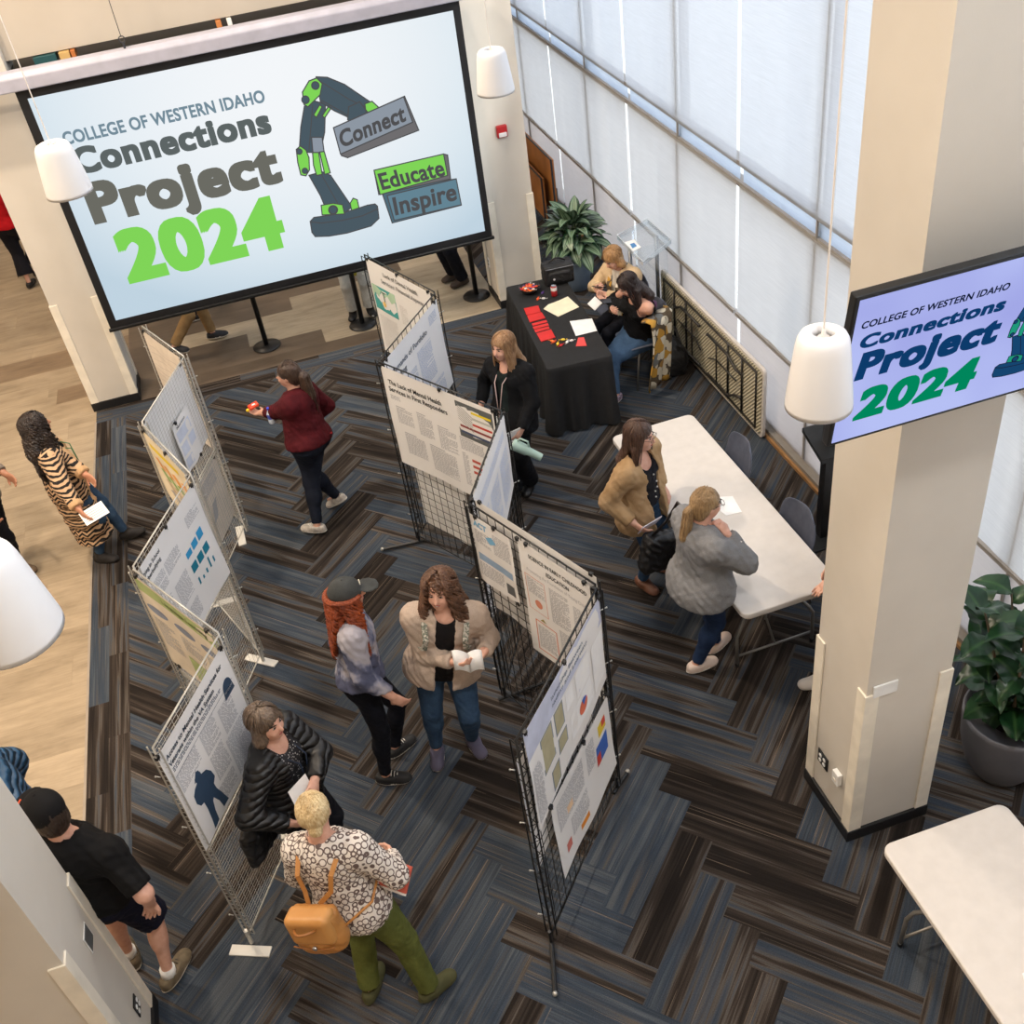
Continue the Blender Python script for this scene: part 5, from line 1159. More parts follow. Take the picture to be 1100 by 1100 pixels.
MB().tube([bp0+V3(-.135, -.11, .10), bp0+V3(-.15, -.12, .24), bp0+V3(-.10, -.10, .36)], .01, 6).build('side_trim', mat('grey_trim', (128, 132, 136), None, .6), root, smooth=True)
# ---------------------------------------------------------------- people
def basis(f, u):
    """columns right, forward, up"""
    u = nrm(u); f = np.array(f, float); f = nrm(f-u*(f@u)); r = np.cross(f, u); return np.stack([r, f, u], 1)
def ik(a, b, l1, l2, pole):
    d = b-a; D = np.linalg.norm(d); Dm = (l1+l2)*.995
    if D > Dm: b = a+d/D*Dm; D = Dm
    d = nrm(b-a); x = (l1*l1-l2*l2+D*D)/(2*D); h = math.sqrt(max(l1*l1-x*x, 1e-6)); p = np.array(pole, float); p = p-d*(p@d)
    return a+d*x+nrm(p)*h, b
def fdir(deg): return V3(math.cos(math.radians(deg)), math.sin(math.radians(deg)), 0)
skin_l = mat('skin_fair', (226, 178, 156), (214, 160, 138), .5, scale=30, Subsurface_Weight=.0)
skin_t = mat('skin_tan', (196, 142, 114), (182, 126, 100), .5, scale=30)
eye_w = mat('eye_white', (196, 188, 182), None, .3); eye_d = mat('eye_iris', (42, 34, 30), None, .2); lip_m = mat('lips', (178, 96, 92), (170, 88, 86), .45)
def hairmat(name, c1, c2, rough=.42):
    t = NT(name); co = t.coord(); x, y, z = _sep(t, co)
    v = t.vec(t.m_('MULTIPLY', x, 130), t.m_('MULTIPLY', y, 130), t.m_('MULTIPLY', z, 14)); n = t.noise(v, 1.0, 3, .6); n2 = t.noise(co, 14, 2)
    col = t.mix(t.ramp(t.m_('ADD', t.m_('MULTIPLY', n, .65), t.m_('MULTIPLY', n2, .35)), [(.36, (0, 0, 0, 1)), (.64, (1, 1, 1, 1))]), L(c1), L(c2))
    t.bsdf(col, rough, 0, n, .5, .006); MATS[name] = t.m; return t.m
def clothmat(name, c1, c2=None, rough=.85, weave=220, bump=.25, scale=9):
    t = NT(name); co = t.coord(); c2 = c2 or tuple(v*.86 for v in c1)
    n = t.noise(co, scale, 4, .6); w_ = t.noise(co, weave, 2); f = t.ramp(n, [(.3, (0, 0, 0, 1)), (.7, (1, 1, 1, 1))]); col = t.mix(f, L(c1), L(c2))
    col = t.mix(1.0, col, t.ramp(w_, [(.3, (.86, .86, .86, 1)), (.7, (1.1, 1.1, 1.1, 1))]), 'MULTIPLY')
    t.bsdf(col, rough, 0, t.m_('ADD', t.m_('MULTIPLY', w_, .3), t.noise(co, 22, 3)), bump, .012, Specular_IOR_Level=.2); MATS[name] = t.m; return t.m
denim = clothmat('blue_denim', (62, 88, 118), (48, 70, 98)); denim_d = clothmat('dark_denim', (30, 36, 50), (22, 27, 40)); navy_c = clothmat('black_trousers', (22, 24, 34), (16, 18, 26))
class Person:
    def __init__(s, label, H, foot, head, face, hface=None, hpitch=-6, htilt=0, pz=None, hz=None, W=1.0, WL=None, skin=skin_l, sh=1.0, seated=False, bust=1.0, group='people', fm=.55, hfw=.03):
        s.H = H; k = s.k = H/1.65; s.W = W; s.WL = WL or W; s.skin = skin; s.bust = bust
        s.pz = pz or .92*k; hz = hz or H-.125*k
        ft = P(foot[0], foot[1], .08) if (foot is not None and len(foot) == 2) else foot
        if pz is not None: s.pc = P(foot[0], foot[1], s.pz); ft = s.pc
        s.hc = P(head[0], head[1], hz) if (head is not None and len(head) == 2) else (np.array(head, float) if head is not None else None)
        if ft is None: ft = s.hc*1.0
        if s.hc is None: s.hc = np.array([ft[0], ft[1], hz])+fdir(face)*hfw
        if pz is None: s.pc = ft*fm+s.hc*(1-fm)-fdir(face)*hfw*1.0; s.pc[2] = s.pz
        s.F0 = fdir(face); hf = fdir(face if hface is None else hface); hp = math.radians(hpitch)
        s.hf = nrm(hf*math.cos(hp)+V3(0, 0, math.sin(hp))); side = nrm(np.cross(hf, (0, 0, 1))); hu = nrm(np.cross(side, s.hf)); ht = math.radians(htilt)
        s.hu = nrm(hu*math.cos(ht)+side*math.sin(ht)); s.HB = basis(s.hf, s.hu); s.hr = s.HB[:, 0]
        s.nb = s.hc-s.hu*.15*k-s.hf*.025*k-V3(0, 0, .035*k)
        s.U = nrm(s.nb-s.pc); s.TB = basis(s.F0, s.U); s.R, s.F = s.TB[:, 0], s.TB[:, 1]
        s.T = np.linalg.norm(s.nb-s.pc)
        shw = .162*k*sh*(1+.35*(W-1))
        s.sho = [s.nb-s.U*.055*k-s.R*shw, s.nb-s.U*.055*k+s.R*shw]   # left, right
        s.hip = [s.pc-s.U*.03*k-s.R*.088*k*s.WL**.5, s.pc-s.U*.03*k+s.R*.088*k*s.WL**.5]
        g = (s.pc+s.hc)/2; s.root = empty('person', (s.pc[0], s.pc[1], 0), label, 'person', group)
        s.label = label; s.elb = [None, None]; s.wri = [None, None]; s.knee = [None, None]; s.ank = [None, None]; s.toe = [None, None]; s.hand = [None, None]
        print('person', label[:30], 'lean %.0f deg' % math.degrees(math.acos(max(-1, min(1, s.U[2])))), 'torso', round(s.T/k, 2), 'xy', np.round(s.pc[:2], 2))
    def bp(s, r, f, u): return s.pc+s.R*r+s.F*f+s.U*u
    def leg(s, i, ank, toedeg, pole=None, zank=.075, heel=0.0):
        """ankle given by pixel at height zank"""
        a = P(ank[0], ank[1], zank) if len(ank) == 2 else np.array(ank, float)
        d = s.F*.9+s.R*(.12 if i else -.12) if pole is None else np.array(pole, float)
        s.knee[i], s.ank[i] = ik(s.hip[i], a, .43*s.k, .415*s.k, d); s.toe[i] = fdir(toedeg); s.heel = heel
        if np.linalg.norm(a-s.ank[i]) > .03: print('   leg short', i, round(float(np.linalg.norm(a-s.ank[i])), 2))
        return s
    def arm(s, i, wrist, pole=None, hdir=None, palm=None, curl=.5, spread=0.0):
        w = np.array(wrist, float) if len(wrist) == 3 and not isinstance(wrist[2], str) else wrist
        sg = 1 if i else -1; d = (-s.F*.6+s.R*sg*.6-s.U*.3) if pole is None else np.array(pole, float)
        s.elb[i], s.wri[i] = ik(s.sho[i], w, .275*s.k, .245*s.k, d)
        if np.linalg.norm(w-s.wri[i]) > .03: print('   arm short', i, round(float(np.linalg.norm(w-s.wri[i])), 2))
        hd = nrm(hdir) if hdir is not None else nrm(s.wri[i]-s.elb[i]); pn = np.array(palm if palm is not None else -s.R*sg, float); pn = nrm(pn-hd*(pn@hd)); s.hand[i] = (hd, pn, curl, spread); return s
    def handpos(s, i, d=.09):
        hd, pn, c, sp = s.hand[i]; return s.wri[i]+hd*d*s.k+pn*.028
    # ---- shapes
    def torso(s, g, t=0.0, W=None):
        k, W = s.k, (W or s.W)**.85; B = s.TB; T = s.T
        g.ell(s.bp(0, -.005, T*.80), (.150*k*W+t, .098*k*W+t, .14*k+t), B, .03)
        g.ell(s.bp(0, .005*W, T*.52), (.138*k*W+t, .102*k*W+t, .15*k+t), B, .05)
        g.ell(s.bp(0, .015*(W-1), T*.24), (.142*k*W+t, .108*k*W*(1+.15*(W-1))+t, .15*k+t), B, .05)
        g.ell(s.bp(0, -.01, .0), (.165*k*W+t, .118*k*W+t, .12*k+t), B, .05)
        if s.bust:
            for q in (-1, 1): g.ell(s.bp(q*.065*k*W**.5, .065*k*W, T*.70), (.068*k*s.bust+t*.6, .058*k*s.bust+t*.6, .065*k*s.bust+t*.6), B, .04)
        for i, q in ((0, -1), (1, 1)):
            g.cap(s.nb-s.U*.045*k+s.R*q*.03*k, s.sho[i], .045*k+t, .052*k*W**.5+t, .05)
            g.cap(s.nb-s.U*.12*k+s.R*q*.05*k, s.sho[i]-s.U*.04*k, .06*k*W**.5+t, .05*k*W**.5+t, .05)
        return g
    def arms(s, g, t=0.0, end=1.0, which=(0, 1), bag=1.0):
        k, W = s.k, s.W**.8
        for i in which:
            if s.elb[i] is None: continue
            g.cap(s.sho[i], s.elb[i], .050*k*W*bag+t, .040*k*W*bag+t, .04)
            e = s.elb[i]+(s.wri[i]-s.elb[i])*end; g.cap(s.elb[i], e, .040*k*W*bag+t, (.040+(.027-.040)*end)*k*W**.5*bag+t, .02)
        return g
    def legs(s, g, t=0.0, flare=0.0, end=1.0):
        k, W = s.k, s.WL**.9
        for i in (0, 1):
            if s.knee[i] is None: continue
            g.cap(s.hip[i], s.knee[i], .088*k*W+t, .056*k*W+t, .04)
            e = s.knee[i]+(s.ank[i]-s.knee[i])*end; bk = -nrm(s.F)*.012
            g.cap(s.knee[i], e, .054*k*W+t, .036*k*W**.5+t+flare, .02); 
            if not flare: g.ell(s.knee[i]*.68+s.ank[i]*.32+bk, (.052*k*W+t, .052*k*W+t, .10*k), basis(s.F, s.knee[i]-s.ank[i]), .03)
        return g
    def seat_shape(s, g, t=0.0):
        for q in (-1, 1): g.ell(s.bp(q*.072*s.k*s.WL, -.042*s.k*s.WL, -.045*s.k), (.082*s.k*s.WL+t, .078*s.k*s.WL+t, .10*s.k+t), s.TB, .05)
        return g
    def headshape(s, g):
        k, B, c, f, u, r = s.k, s.HB, s.hc, s.hf, s.hu, s.hr
        g.ell(c+u*.022*k-f*.012*k, (.074*k, .092*k, .088*k), B, .0)
        g.ell(c-u*.028*k+f*.022*k, (.060*k, .066*k, .080*k), B, .03)
        g.ell(c-u*.088*k+f*.052*k, (.028*k, .026*k, .020*k), B, .03)
        g.ell(c-u*.05*k+f*.035*k, (.050*k, .045*k, .04*k), B, .03)
        g.cap(c+f*.084*k+u*.012*k, c+f*.104*k-u*.022*k, .008*k, .0125*k, .012)
        for q in (-1, 1):
            g.ell(c+r*q*.074*k-f*.008*k-u*.008*k, (.010*k, .019*k, .030*k), B, .008)
            g.ell(c+r*q*.030*k+f*.088*k+u*.012*k, (.014*k, .010*k, .010*k), B, .012, 'sub')
            g.ell(c+r*q*.034*k+f*.068*k-u*.028*k, (.020*k, .016*k, .018*k), B, .02)
        g.cap(c-u*.06*k-f*.02*k, s.nb-s.U*.02*k, .050*k*s.W**.4, .056*k*s.W**.5, .03)
        return g
    def handshape(s, g, i):
        k = s.k*1.0; hd, pn, curl, spread = s.hand[i]; w = s.wri[i]; sd = np.cross(hd, pn)   # side axis
        th = 1 if i else -1
        # thumb side: for a right hand with palm normal pn and fingers hd the thumb lies along +/- sd
        ts = -sd*th
        g.cap(s.elb[i]+(w-s.elb[i])*.8, w, .030*k, .024*k, .02)
        B = np.stack([sd, pn, hd], 1); g.ell(w+hd*.045*k, (.040*k, .017*k, .052*k), B, .015)
        for j in range(4):
            o = (j-1.5)*.0195*k; Lf = (.036, .043, .040, .031)[j]*k if ts@sd > 0 else (.031, .040, .043, .036)[j]*k
            b = w+hd*.082*k+sd*o+pn*.002; a1 = curl*.8; a2 = curl*1.7; sp = sd*(j-1.5)*spread*.12
            d1 = nrm(hd*math.cos(a1)+pn*math.sin(a1)+sp); d2 = nrm(hd*math.cos(a2)+pn*math.sin(a2)+sp); m = b+d1*Lf; e = m+d2*Lf*.95
            g.cap(b-hd*.02*k, m, .0098*k, .0090*k, .004); g.cap(m, e, .0090*k, .0075*k, .003)
        tb = w+hd*.022*k+ts*.022*k; t1 = tb+nrm(hd*.6+ts*.75+pn*.35)*.040*k; t2 = t1+nrm(hd*.9+ts*.15+pn*(.25+.5*curl))*.030*k
        g.cap(tb, t1, .015*k, .0115*k, .008); g.cap(t1, t2, .0110*k, .009*k, .003)
        return g
    def allpts(s):
        return [p for p in [s.hc+s.hu*.16, s.hc-s.hf*.14, s.hc+s.hf*.14, s.nb, s.pc, s.pc+s.F*.2*s.W, s.pc-s.F*.2*s.W, s.pc+s.R*.22*s.W, s.pc-s.R*.22*s.W]+s.sho+s.hip+s.elb+[w+s.hand[i][0]*.14 if w is not None else None for i, w in enumerate(s.wri)]+s.knee+[a+s.toe[i]*.24-V3(0, 0, .09) if a is not None else None for i, a in enumerate(s.ank)]+s.ank if p is not None]
    def body(s, h=.0075):
        lo, hi = bounds(s.allpts(), .09); g = SDF(lo, hi, h); s.torso(g, -.014); s.arms(g, -.004, .98); s.legs(g, -.010); s.headshape(g)
        for i in (0, 1):
            if s.wri[i] is not None: s.handshape(g, i)
            if s.ank[i] is not None: g.cap(s.ank[i]-V3(0, 0, .01), s.ank[i]+s.toe[i]*.10*s.k-V3(0, 0, .045), .026*s.k, .014*s.k, .02)
        s.bodyobj = g.build('body', s.skin, s.root); return s
    def face(s, brow=None, lips=True, smile=0):
        k, B, c, f, u, r = s.k, s.HB, s.hc, s.hf, s.hu, s.hr
        for q in (-1, 1):
            m = MB(); m.ball(c+r*q*.030*k+f*.0765*k+u*.011*k, (.0125*k, .008*k, .0050*k), 12, 0, B); m.ball(c+r*q*.030*k+f*.0800*k+u*.0115*k, (.0068*k, .0062*k, .0056*k), 8, 1, B); m.tube([c+r*(q*.030+x*.014)*k+f*(.0845-.003*x*x)*k+u*(.0165-.004*x*x)*k for x in (-1, -.5, 0, .5, 1)], .0022, 5, 1)
            m.build('eye', [eye_w, eye_d], s.root, smooth=True)
            m = MB(); m.tube([c+r*q*(.014+.013*j)*k+f*(.090-.004*j*j)*k+u*(.030+.004*(1-(j-1)**2))*k for j in range(4)], [.002, .0036, .0034, .0018], 6)
            m.build('eyebrow', brow or eye_d, s.root, smooth=True)
        if lips:
            m = MB(); m.tube([c+r*x*.024*k+f*(.0905-.010*x*x)*k-u*(.052-smile*.008*x*x)*k for x in np.linspace(-1, 1, 7)], [.002, .0048, .0062, .0058, .0062, .0048, .002], 8); m.build('lips', lip_m, s.root, smooth=True)
            if smile:
                m = MB(); m.tube([c+r*x*.017*k+f*(.0945-.008*x*x)*k-u*(.0515-smile*.006*x*x)*k for x in np.linspace(-1, 1, 7)], [.001, .0026, .003, .003, .003, .0026, .001], 6); m.build('teeth', eye_w, s.root, smooth=True)
        return s
    def hair(s, style, m, length=.35, seed=0, thick=1.0, h=.006, rootm=None, fringe=0.0, part=False, capped=False):
        k, B, c, f, u, r = s.k, s.HB, s.hc, s.hf, s.hu, s.hr; dn = nrm(-s.U*.75-V3(0, 0, .25)); bk = -s.F
        pts = [c+u*.17*k, c-f*.2*k, c+f*.13*k, c+r*.17*k, c-r*.17*k, c-u*.2*k]
        if style in ('long', 'curly', 'ponytail', 'bob'): pts += [s.nb+dn*length+bk*.16*k, s.nb+dn*length+s.F*.16*k, s.nb+dn*length+s.R*.2*k, s.nb+dn*length-s.R*.2*k]
        lo, hi = bounds(pts, .05); g = SDF(lo, hi, h)
        g.ell(c+u*.030*k-f*.020*k, (.086*k, .102*k, .094*k), B, 0)
        if style != 'bun': g.ell(c-f*.045*k-u*.035*k, (.078*k, .062*k, .085*k), B, .03)
        if style in ('long', 'curly', 'bob'):
            for q in (-1, 1):
                rad = {'long': .030, 'curly': .038, 'bob': .036}[style]*k*thick
                a = c+r*q*.066*k+u*.02*k-f*.012*k; b = c+r*q*.082*k-u*.07*k-f*.006*k; e = s.nb+s.R*q*.085*k+s.F*(.045 if style != 'bob' else .0)*k+dn*(.05*k); z = e+dn*length*.8+s.F*.035*k
                g.cap(a, b, rad*.8, rad, .03)
                if style != 'bob': g.cap(b, e, rad, rad*1.05, .03); g.cap(e, z, rad*1.05, rad*.45, .03)
                else: g.cap(b, b-u*.04*k-f*.01*k, rad, rad*.7, .03)
            if style != 'bob':
                for q in (-1, -.33, .33, 1):
                    a = c-f*.06*k+r*q*.045*k; b = s.nb+s.R*q*.085*k+bk*.075*k; z = b+dn*length+bk*.02*k; rad = (.040 if style == 'long' else .055)*k*thick
                    g.cap(a, b, rad, rad*1.1, .03); g.cap(b, z, rad*1.1, rad*.5, .03)
        # clear the face and ears
        g.ell(c+f*.105*k-u*(.040-fringe)*k, (.066*k, .075*k, (.088)*k), B, .012, 'sub')
        if style in ('ponytail', 'bun', 'short', 'cap'): g.ell(c+f*.02*k-u*.085*k, (.1*k, .075*k, .06*k), B, .012, 'sub')
        if style == 'ponytail':
            t0 = c-f*.105*k+u*.01*k; t1 = t0-f*.035*k+dn*.05*k; t2 = s.nb+bk*(.115)*k+dn*.03; t3 = t2+dn*length
            g.chain([t0, t1, t2, t3], [.022*k*thick, .034*k*thick, .040*k*thick, .014*k], .015)
        if style == 'bun':
            b0 = c-f*.100*k-u*.035*k; g.ell(b0, (.034*k, .030*k, .032*k), B, .012)
        if capped: g.cut(c+u*.028*k, u)
        if style == 'curly': g.wrinkle(.012, .055, seed); g.wrinkle(.008, .028, seed+3)
        else: g.wrinkle(.0030, .030, seed, (1, 1, .3)); g.wrinkle(.0020, .014, seed+1, (1, 1, .2))
        g.build('hair', m, s.root)
        rr = random.Random(seed*3+1); mb = MB(); curl = {'curly': .019, 'long': .004, 'bob': .005}.get(style, .0); N = {'curly': 190, 'long': 90, 'bob': 80, 'ponytail': 60, 'bun': 60, 'short': 0}[style]
        for j in range(N):
            a = rr.uniform(-2.35, 2.35) if style in ('curly', 'long') else rr.uniform(-2.2, 2.2); a += math.pi*1.5   # angle around head, back is 270 deg
            pts = []; e = V3(.090, .106, .098)*k*(1.09 if style == 'curly' else 1.025); cc = c+u*.030*k-f*.020*k
            t0 = rr.uniform(.05, .5) if not capped else 1.5; te = {'curly': 1.75, 'long': 1.7, 'bob': 1.9}.get(style, 1.45)
            for q in range(7):
                th = t0+(te-t0)*q/6; d = V3(math.cos(a)*math.sin(th), math.sin(a)*math.sin(th), math.cos(th)); pts.append(cc+B@(d*e))
            if style in ('ponytail', 'bun'):
                tie = c-f*.105*k+(u*.01*k if style == 'ponytail' else -u*.03*k); pts = [p*(1-(q/6)**2*.9)+tie*(q/6)**2*.9 for q, p in enumerate(pts)]; pts = [cc+nrm(p-cc)*max(np.linalg.norm(p-cc), .0) for p in pts]
            if style in ('curly', 'long'):
                sx_ = math.cos(a); en = s.nb+s.R*sx_*(.165 if style == 'curly' else .115)*k+s.F*((.08 if style == 'curly' else .07) if math.sin(a) > -.45 else (-.135 if style == 'curly' else -.095))*k+dn*length*rr.uniform(.6, 1.05)*.9; p0 = pts[-1]; md = (p0+en)/2+s.R*sx_*.015
                for q in range(1, 10): t_ = q/9; pts.append(p0*(1-t_)**2+2*md*t_*(1-t_)+en*t_*t_)
            if style == 'curly':
                p2 = []
                for q in range(len(pts)-1): p2 += [pts[q], pts[q]*.67+pts[q+1]*.33, pts[q]*.33+pts[q+1]*.67]
                pts = p2+[pts[-1]]
            ph = rr.uniform(0, 6); fr_ = rr.uniform(.9, 1.3)*(.95 if style == 'curly' else .7)
            pts = [p+(s.R*math.cos(ph+q*fr_)+s.F*math.sin(ph+q*fr_))*curl*min(1, q/(5 if style != 'curly' else 10)) for q, p in enumerate(pts)]
            r0 = {'curly': .0062, 'long': .0042, 'bob': .0055}.get(style, .0032)*k*rr.uniform(.7, 1.2); n_ = len(pts); mb.tube(pts, [r0*(.5+.5*min(1, q/2))*(1-.75*max(0, (q-n_+3)/3)) for q in range(n_)], 5)
        if style == 'ponytail':
            for j in range(26):
                t0 = c-f*.105*k+u*.01*k; t1 = t0-f*.035*k+dn*.05*k; t2 = s.nb+bk*(.115)*k+dn*.03; t3 = t2+dn*length*rr.uniform(.8, 1.12); o = s.R*rr.uniform(-1, 1)+s.F*rr.uniform(-1, 1)*.7; o = nrm(o)
                mb.tube([t0+o*.018*k, t1+o*.036*k*thick, t2+o*.042*k*thick, (t2+t3)/2+o*.036*k*thick+s.R*rr.uniform(-.008, .008), t3+o*.012], [.003, .005, .005, .004, .0015], 5)
        if N: mb.build('hair_strands', m, s.root, smooth=True)
        if style in ('ponytail', 'bun') and rootm is not None:
            t0 = c-f*.108*k+(u*.01*k if style == 'ponytail' else -u*.028*k); MB().tube([t0+(r*math.cos(a)+u*math.sin(a))*.024*k for a in np.linspace(0, 2*math.pi, 13)[:-1]], .007, 6, closed=True).build('hair_tie', rootm, s.root, smooth=True)
        return s
    def top(s, m, t=.012, sleeve=.95, hem=-.05, name='top', neck=.075, h=.009, wr=.0035, wl=.10, open_w=0.0, bag=1.0, seed=1, skirt=0.0, vneck=0.0, low=.3, label=None, coldshoulder=False, lower_drop=0.0, collar=0, matfn=None, offs=None):
        k = s.k; pts = [s.nb+s.U*.06]+s.sho+[p for p in s.elb+s.wri if p is not None]+[s.bp(x*.24*s.W, y*.22*s.W, z) for x in (-1, 1) for y in (-1, 1) for z in (hem-.05, s.T*.8)]
        lo, hi = bounds(pts, .09); g = SDF(lo, hi, h); s.torso(g, t); W = s.W**.85
        if hem < .04: s.seat_shape(g, t+.004); g.ell(s.bp(0, -.005, -.02), (.165*k*W+t+.006, .122*k*W+t+.006, .13*k+t), s.TB, .04)
        if skirt:
            for j in range(1, 6):
                u_ = hem*j/5; sp = skirt*(1+1.0*j/5)-.008; g.ell(s.bp(0, -.012, u_), (.168*k*W+t+sp, .128*k*W+t+sp, .11), s.TB, .05)
        if open_w:
            n = 8
            for j in range(n+1):
                u_ = hem-.06+(s.T-hem+.06)*j/n; ww = open_w; g.box(s.bp(0, .20*k*s.W, u_), (ww, .155*k*s.W, (s.T-hem+.16)/n*.62), s.TB, .003, 0, 'sub')
        g2 = SDF(lo, hi, h); s.arms(g2, t, min(1.10, sleeve+.06), bag=bag)
        for i in (0, 1):
            if s.elb[i] is None: continue
            e = s.elb[i]+(s.wri[i]-s.elb[i])*sleeve; d = nrm(s.wri[i]-s.elb[i]); g2.box(e+d*.06, (.072*bag, .072*bag, .06), basis(np.cross(d, (0.3, .5, .8)), d), .004, .0, 'sub')
            if sleeve > .5: g2.cap(e-d*.012, e-d*.001, (.040+(.027-.040)*sleeve)*k*s.W**.4*bag+t+.004, None, .004) if False else None
        kk = .035; hh = np.maximum(kk-np.abs(g.f-g2.f), 0)/kk; g.f = np.minimum(g.f, g2.f)-hh*hh*kk/4
        g.wrinkle(wr, wl, seed, (1, 1, .8)); g.wrinkle(wr*.5, wl*.45, seed+5)
        g.cut(s.bp(0, 0, hem), -s.U+s.F*0)
        if neck: g.ell(s.nb+s.F*(.035+vneck*.3)*k+s.U*(.045-vneck)*k, (neck*k, (neck+.01)*k, (.060+vneck*1.2)*k), s.TB, .006, 'sub')
        s.lasttop = g.build(name, m, s.root, 1, matfn, label); return s
    def trousers(s, m, t=.006, flare=0.0, end=.98, h=.009, top=.10, wr=.003, name='trousers', seed=2, label=None):
        pts = [s.bp(x*.24*s.W, y*.24*s.W, z) for x in (-1, 1) for y in (-1, 1) for z in (-.1, .16)]+[p for p in s.knee+s.ank if p is not None]
        lo, hi = bounds(pts, .12); g = SDF(lo, hi, h); k = s.k; W = s.W**.85
        g.ell(s.bp(0, 0, .05), (.140*k*W+t, .102*k*W+t, .13*k+t), s.TB, 0); g.ell(s.bp(0, -.01, -.01), (.162*k*W+t, .114*k*W+t, .12*k+t), s.TB, .05); s.seat_shape(g, t)
        s.legs(g, t, flare, end); g.wrinkle(wr, .085, seed); g.wrinkle(wr*.5, .045, seed+4, (1, 1, 1.6)); g.cut(s.bp(0, 0, top), s.U)
        for i in (0, 1):
            if s.knee[i] is None: continue
            e = s.knee[i]+(s.ank[i]-s.knee[i])*end; d = nrm(s.ank[i]-s.knee[i]); g.box(e+d*.06, (.11, .11, .06), basis(np.cross(d, (0.9, .5, .1)), d), .004, 0, 'sub')
        g.build(name, m, s.root, 1, None, label); return s
    def shoes(s, m, sole, h=.006, high=0.0, wide=1.1, which=(0, 1), name='shoe', pitch=(0, 0), flat=.022, laces=None):
        for i in which:
            if s.ank[i] is None: continue
            k = s.k; a = s.ank[i]; f = s.toe[i]; pt = math.radians(pitch[i]); f3 = nrm(f*math.cos(pt)+V3(0, 0, -math.sin(pt))); up = nrm(np.cross(np.cross(f3, (0, 0, 1)), f3)); B = basis(f3, up)
            b = a-up*(.072*k-.0) ; g = SDF(*bounds([b-f3*.1, b+f3*.24, a+up*(.06+high), b-up*.02, b+B[:, 0]*.07, b-B[:, 0]*.07], .03), h)
            g.cap(b-f3*.035*k+up*.042*k, b+f3*.02*k+up*.046*k, .038*k*wide, .043*k*wide, 0); g.cap(b+f3*.02*k+up*.050*k, b+f3*.135*k+up*.028*k, .044*k*wide, .032*k*wide, .02)
            g.ell(b+f3*.115*k+up*.026*k, (.044*k*wide, .062*k, .028*k), B, .02); g.ell(b+f3*.04*k+up*.016*k, (.045*k*wide, .125*k, .022*k), B, .015)
            g.cap(b+up*.045*k, b+up*(.058+high)*k, .034*k*wide, .031*k*wide, .02)
            g.cut(b+up*.001, -up); g.cut(b+up*(.074+high)*k, up)
            so = g.build(name, [m, sole], s.root, 1, (lambda c, b=b, up=up: ((c-b)@up < flat).astype(int)))
            if laces is not None:
                lm = MB()
                for q in range(4): cc_ = b+f3*(.045+.020*q)*k+up*(.0905-.0085*q)*k; lm.tube([cc_-B[:, 0]*.024*k-up*.006, cc_+up*.002, cc_+B[:, 0]*.024*k-up*.006], .0028, 5)
                link('laces', lm.mesh('laces', laces, True), so).location = (0, 0, 0)
        return s
def lanyard(s, m, badge, label=None, drop=.42, side=.03):
    k = s.k; y = .115*k*s.W; mb = MB(); c = s.bp(side, y+.045*s.bust, s.T-drop)
    for q in (-1, 1): mb.tube([s.nb+s.R*q*.062*k-s.F*.02+s.U*.012, s.nb+s.R*q*.068*k+s.F*.06-s.U*.03, s.bp(q*.04, y+.05*s.bust, s.T*.72), c+s.U*.04], .0045, 6)
    mb.build('lanyard', m, s.root, smooth=True)
    b = MB(); b.obox(c, s.R*.032, s.F*.002, s.U*.045); b.build('badge', badge, s.root)
rubber_w = mat('white_shoe_sole', (228, 224, 216), None, .6); rubber_k = mat('dark_shoe_sole', (40, 36, 34), None, .7)
white_paper = mat('white_sheet', (240, 240, 240), None, .6)
def Z(z): return V3(0, 0, z)
PT = 'people at the poster displays'
# 1 maroon sweater, walking left
s = Person('woman with a long brown ponytail in a maroon sweater, walking on the open carpet', 1.64, (350, 553), (309, 402), 150, 158, -4, W=1.52, WL=1.34, group=PT)
s.leg(1, (341, 567), 150).leg(0, (362, 533), 150, zank=.13)
s.arm(0, P(278, 444, 1.08), pole=-s.F+s.R*-.3-s.U*.3, palm=Z(1), curl=.55).arm(1, s.bp(.27, .10, .02), palm=-s.R)
s.body().face(); s.hair('ponytail', hairmat('brown_hair', (44, 31, 26), (84, 64, 52)), .32, 1, 1.35, rootm=eye_d)
s.top(clothmat('maroon_knit', (86, 22, 30), (64, 14, 22)), .012, .62, -.04, 'sweater', wr=.004); s.trousers(denim_d, end=.95)
s.shoes(mat('pale_sneaker', (206, 198, 188), (160, 154, 148), .7, scale=40), rubber_w, pitch=(28, 0), laces=rubber_w)
MB().obox(s.bp(.07, -.135*s.W**.85, -.0), s.R*.03, s.F*.004, s.U*.007).build('red_label', mat('red_tab', (200, 30, 34), None, .6), s.root)
maroon = s
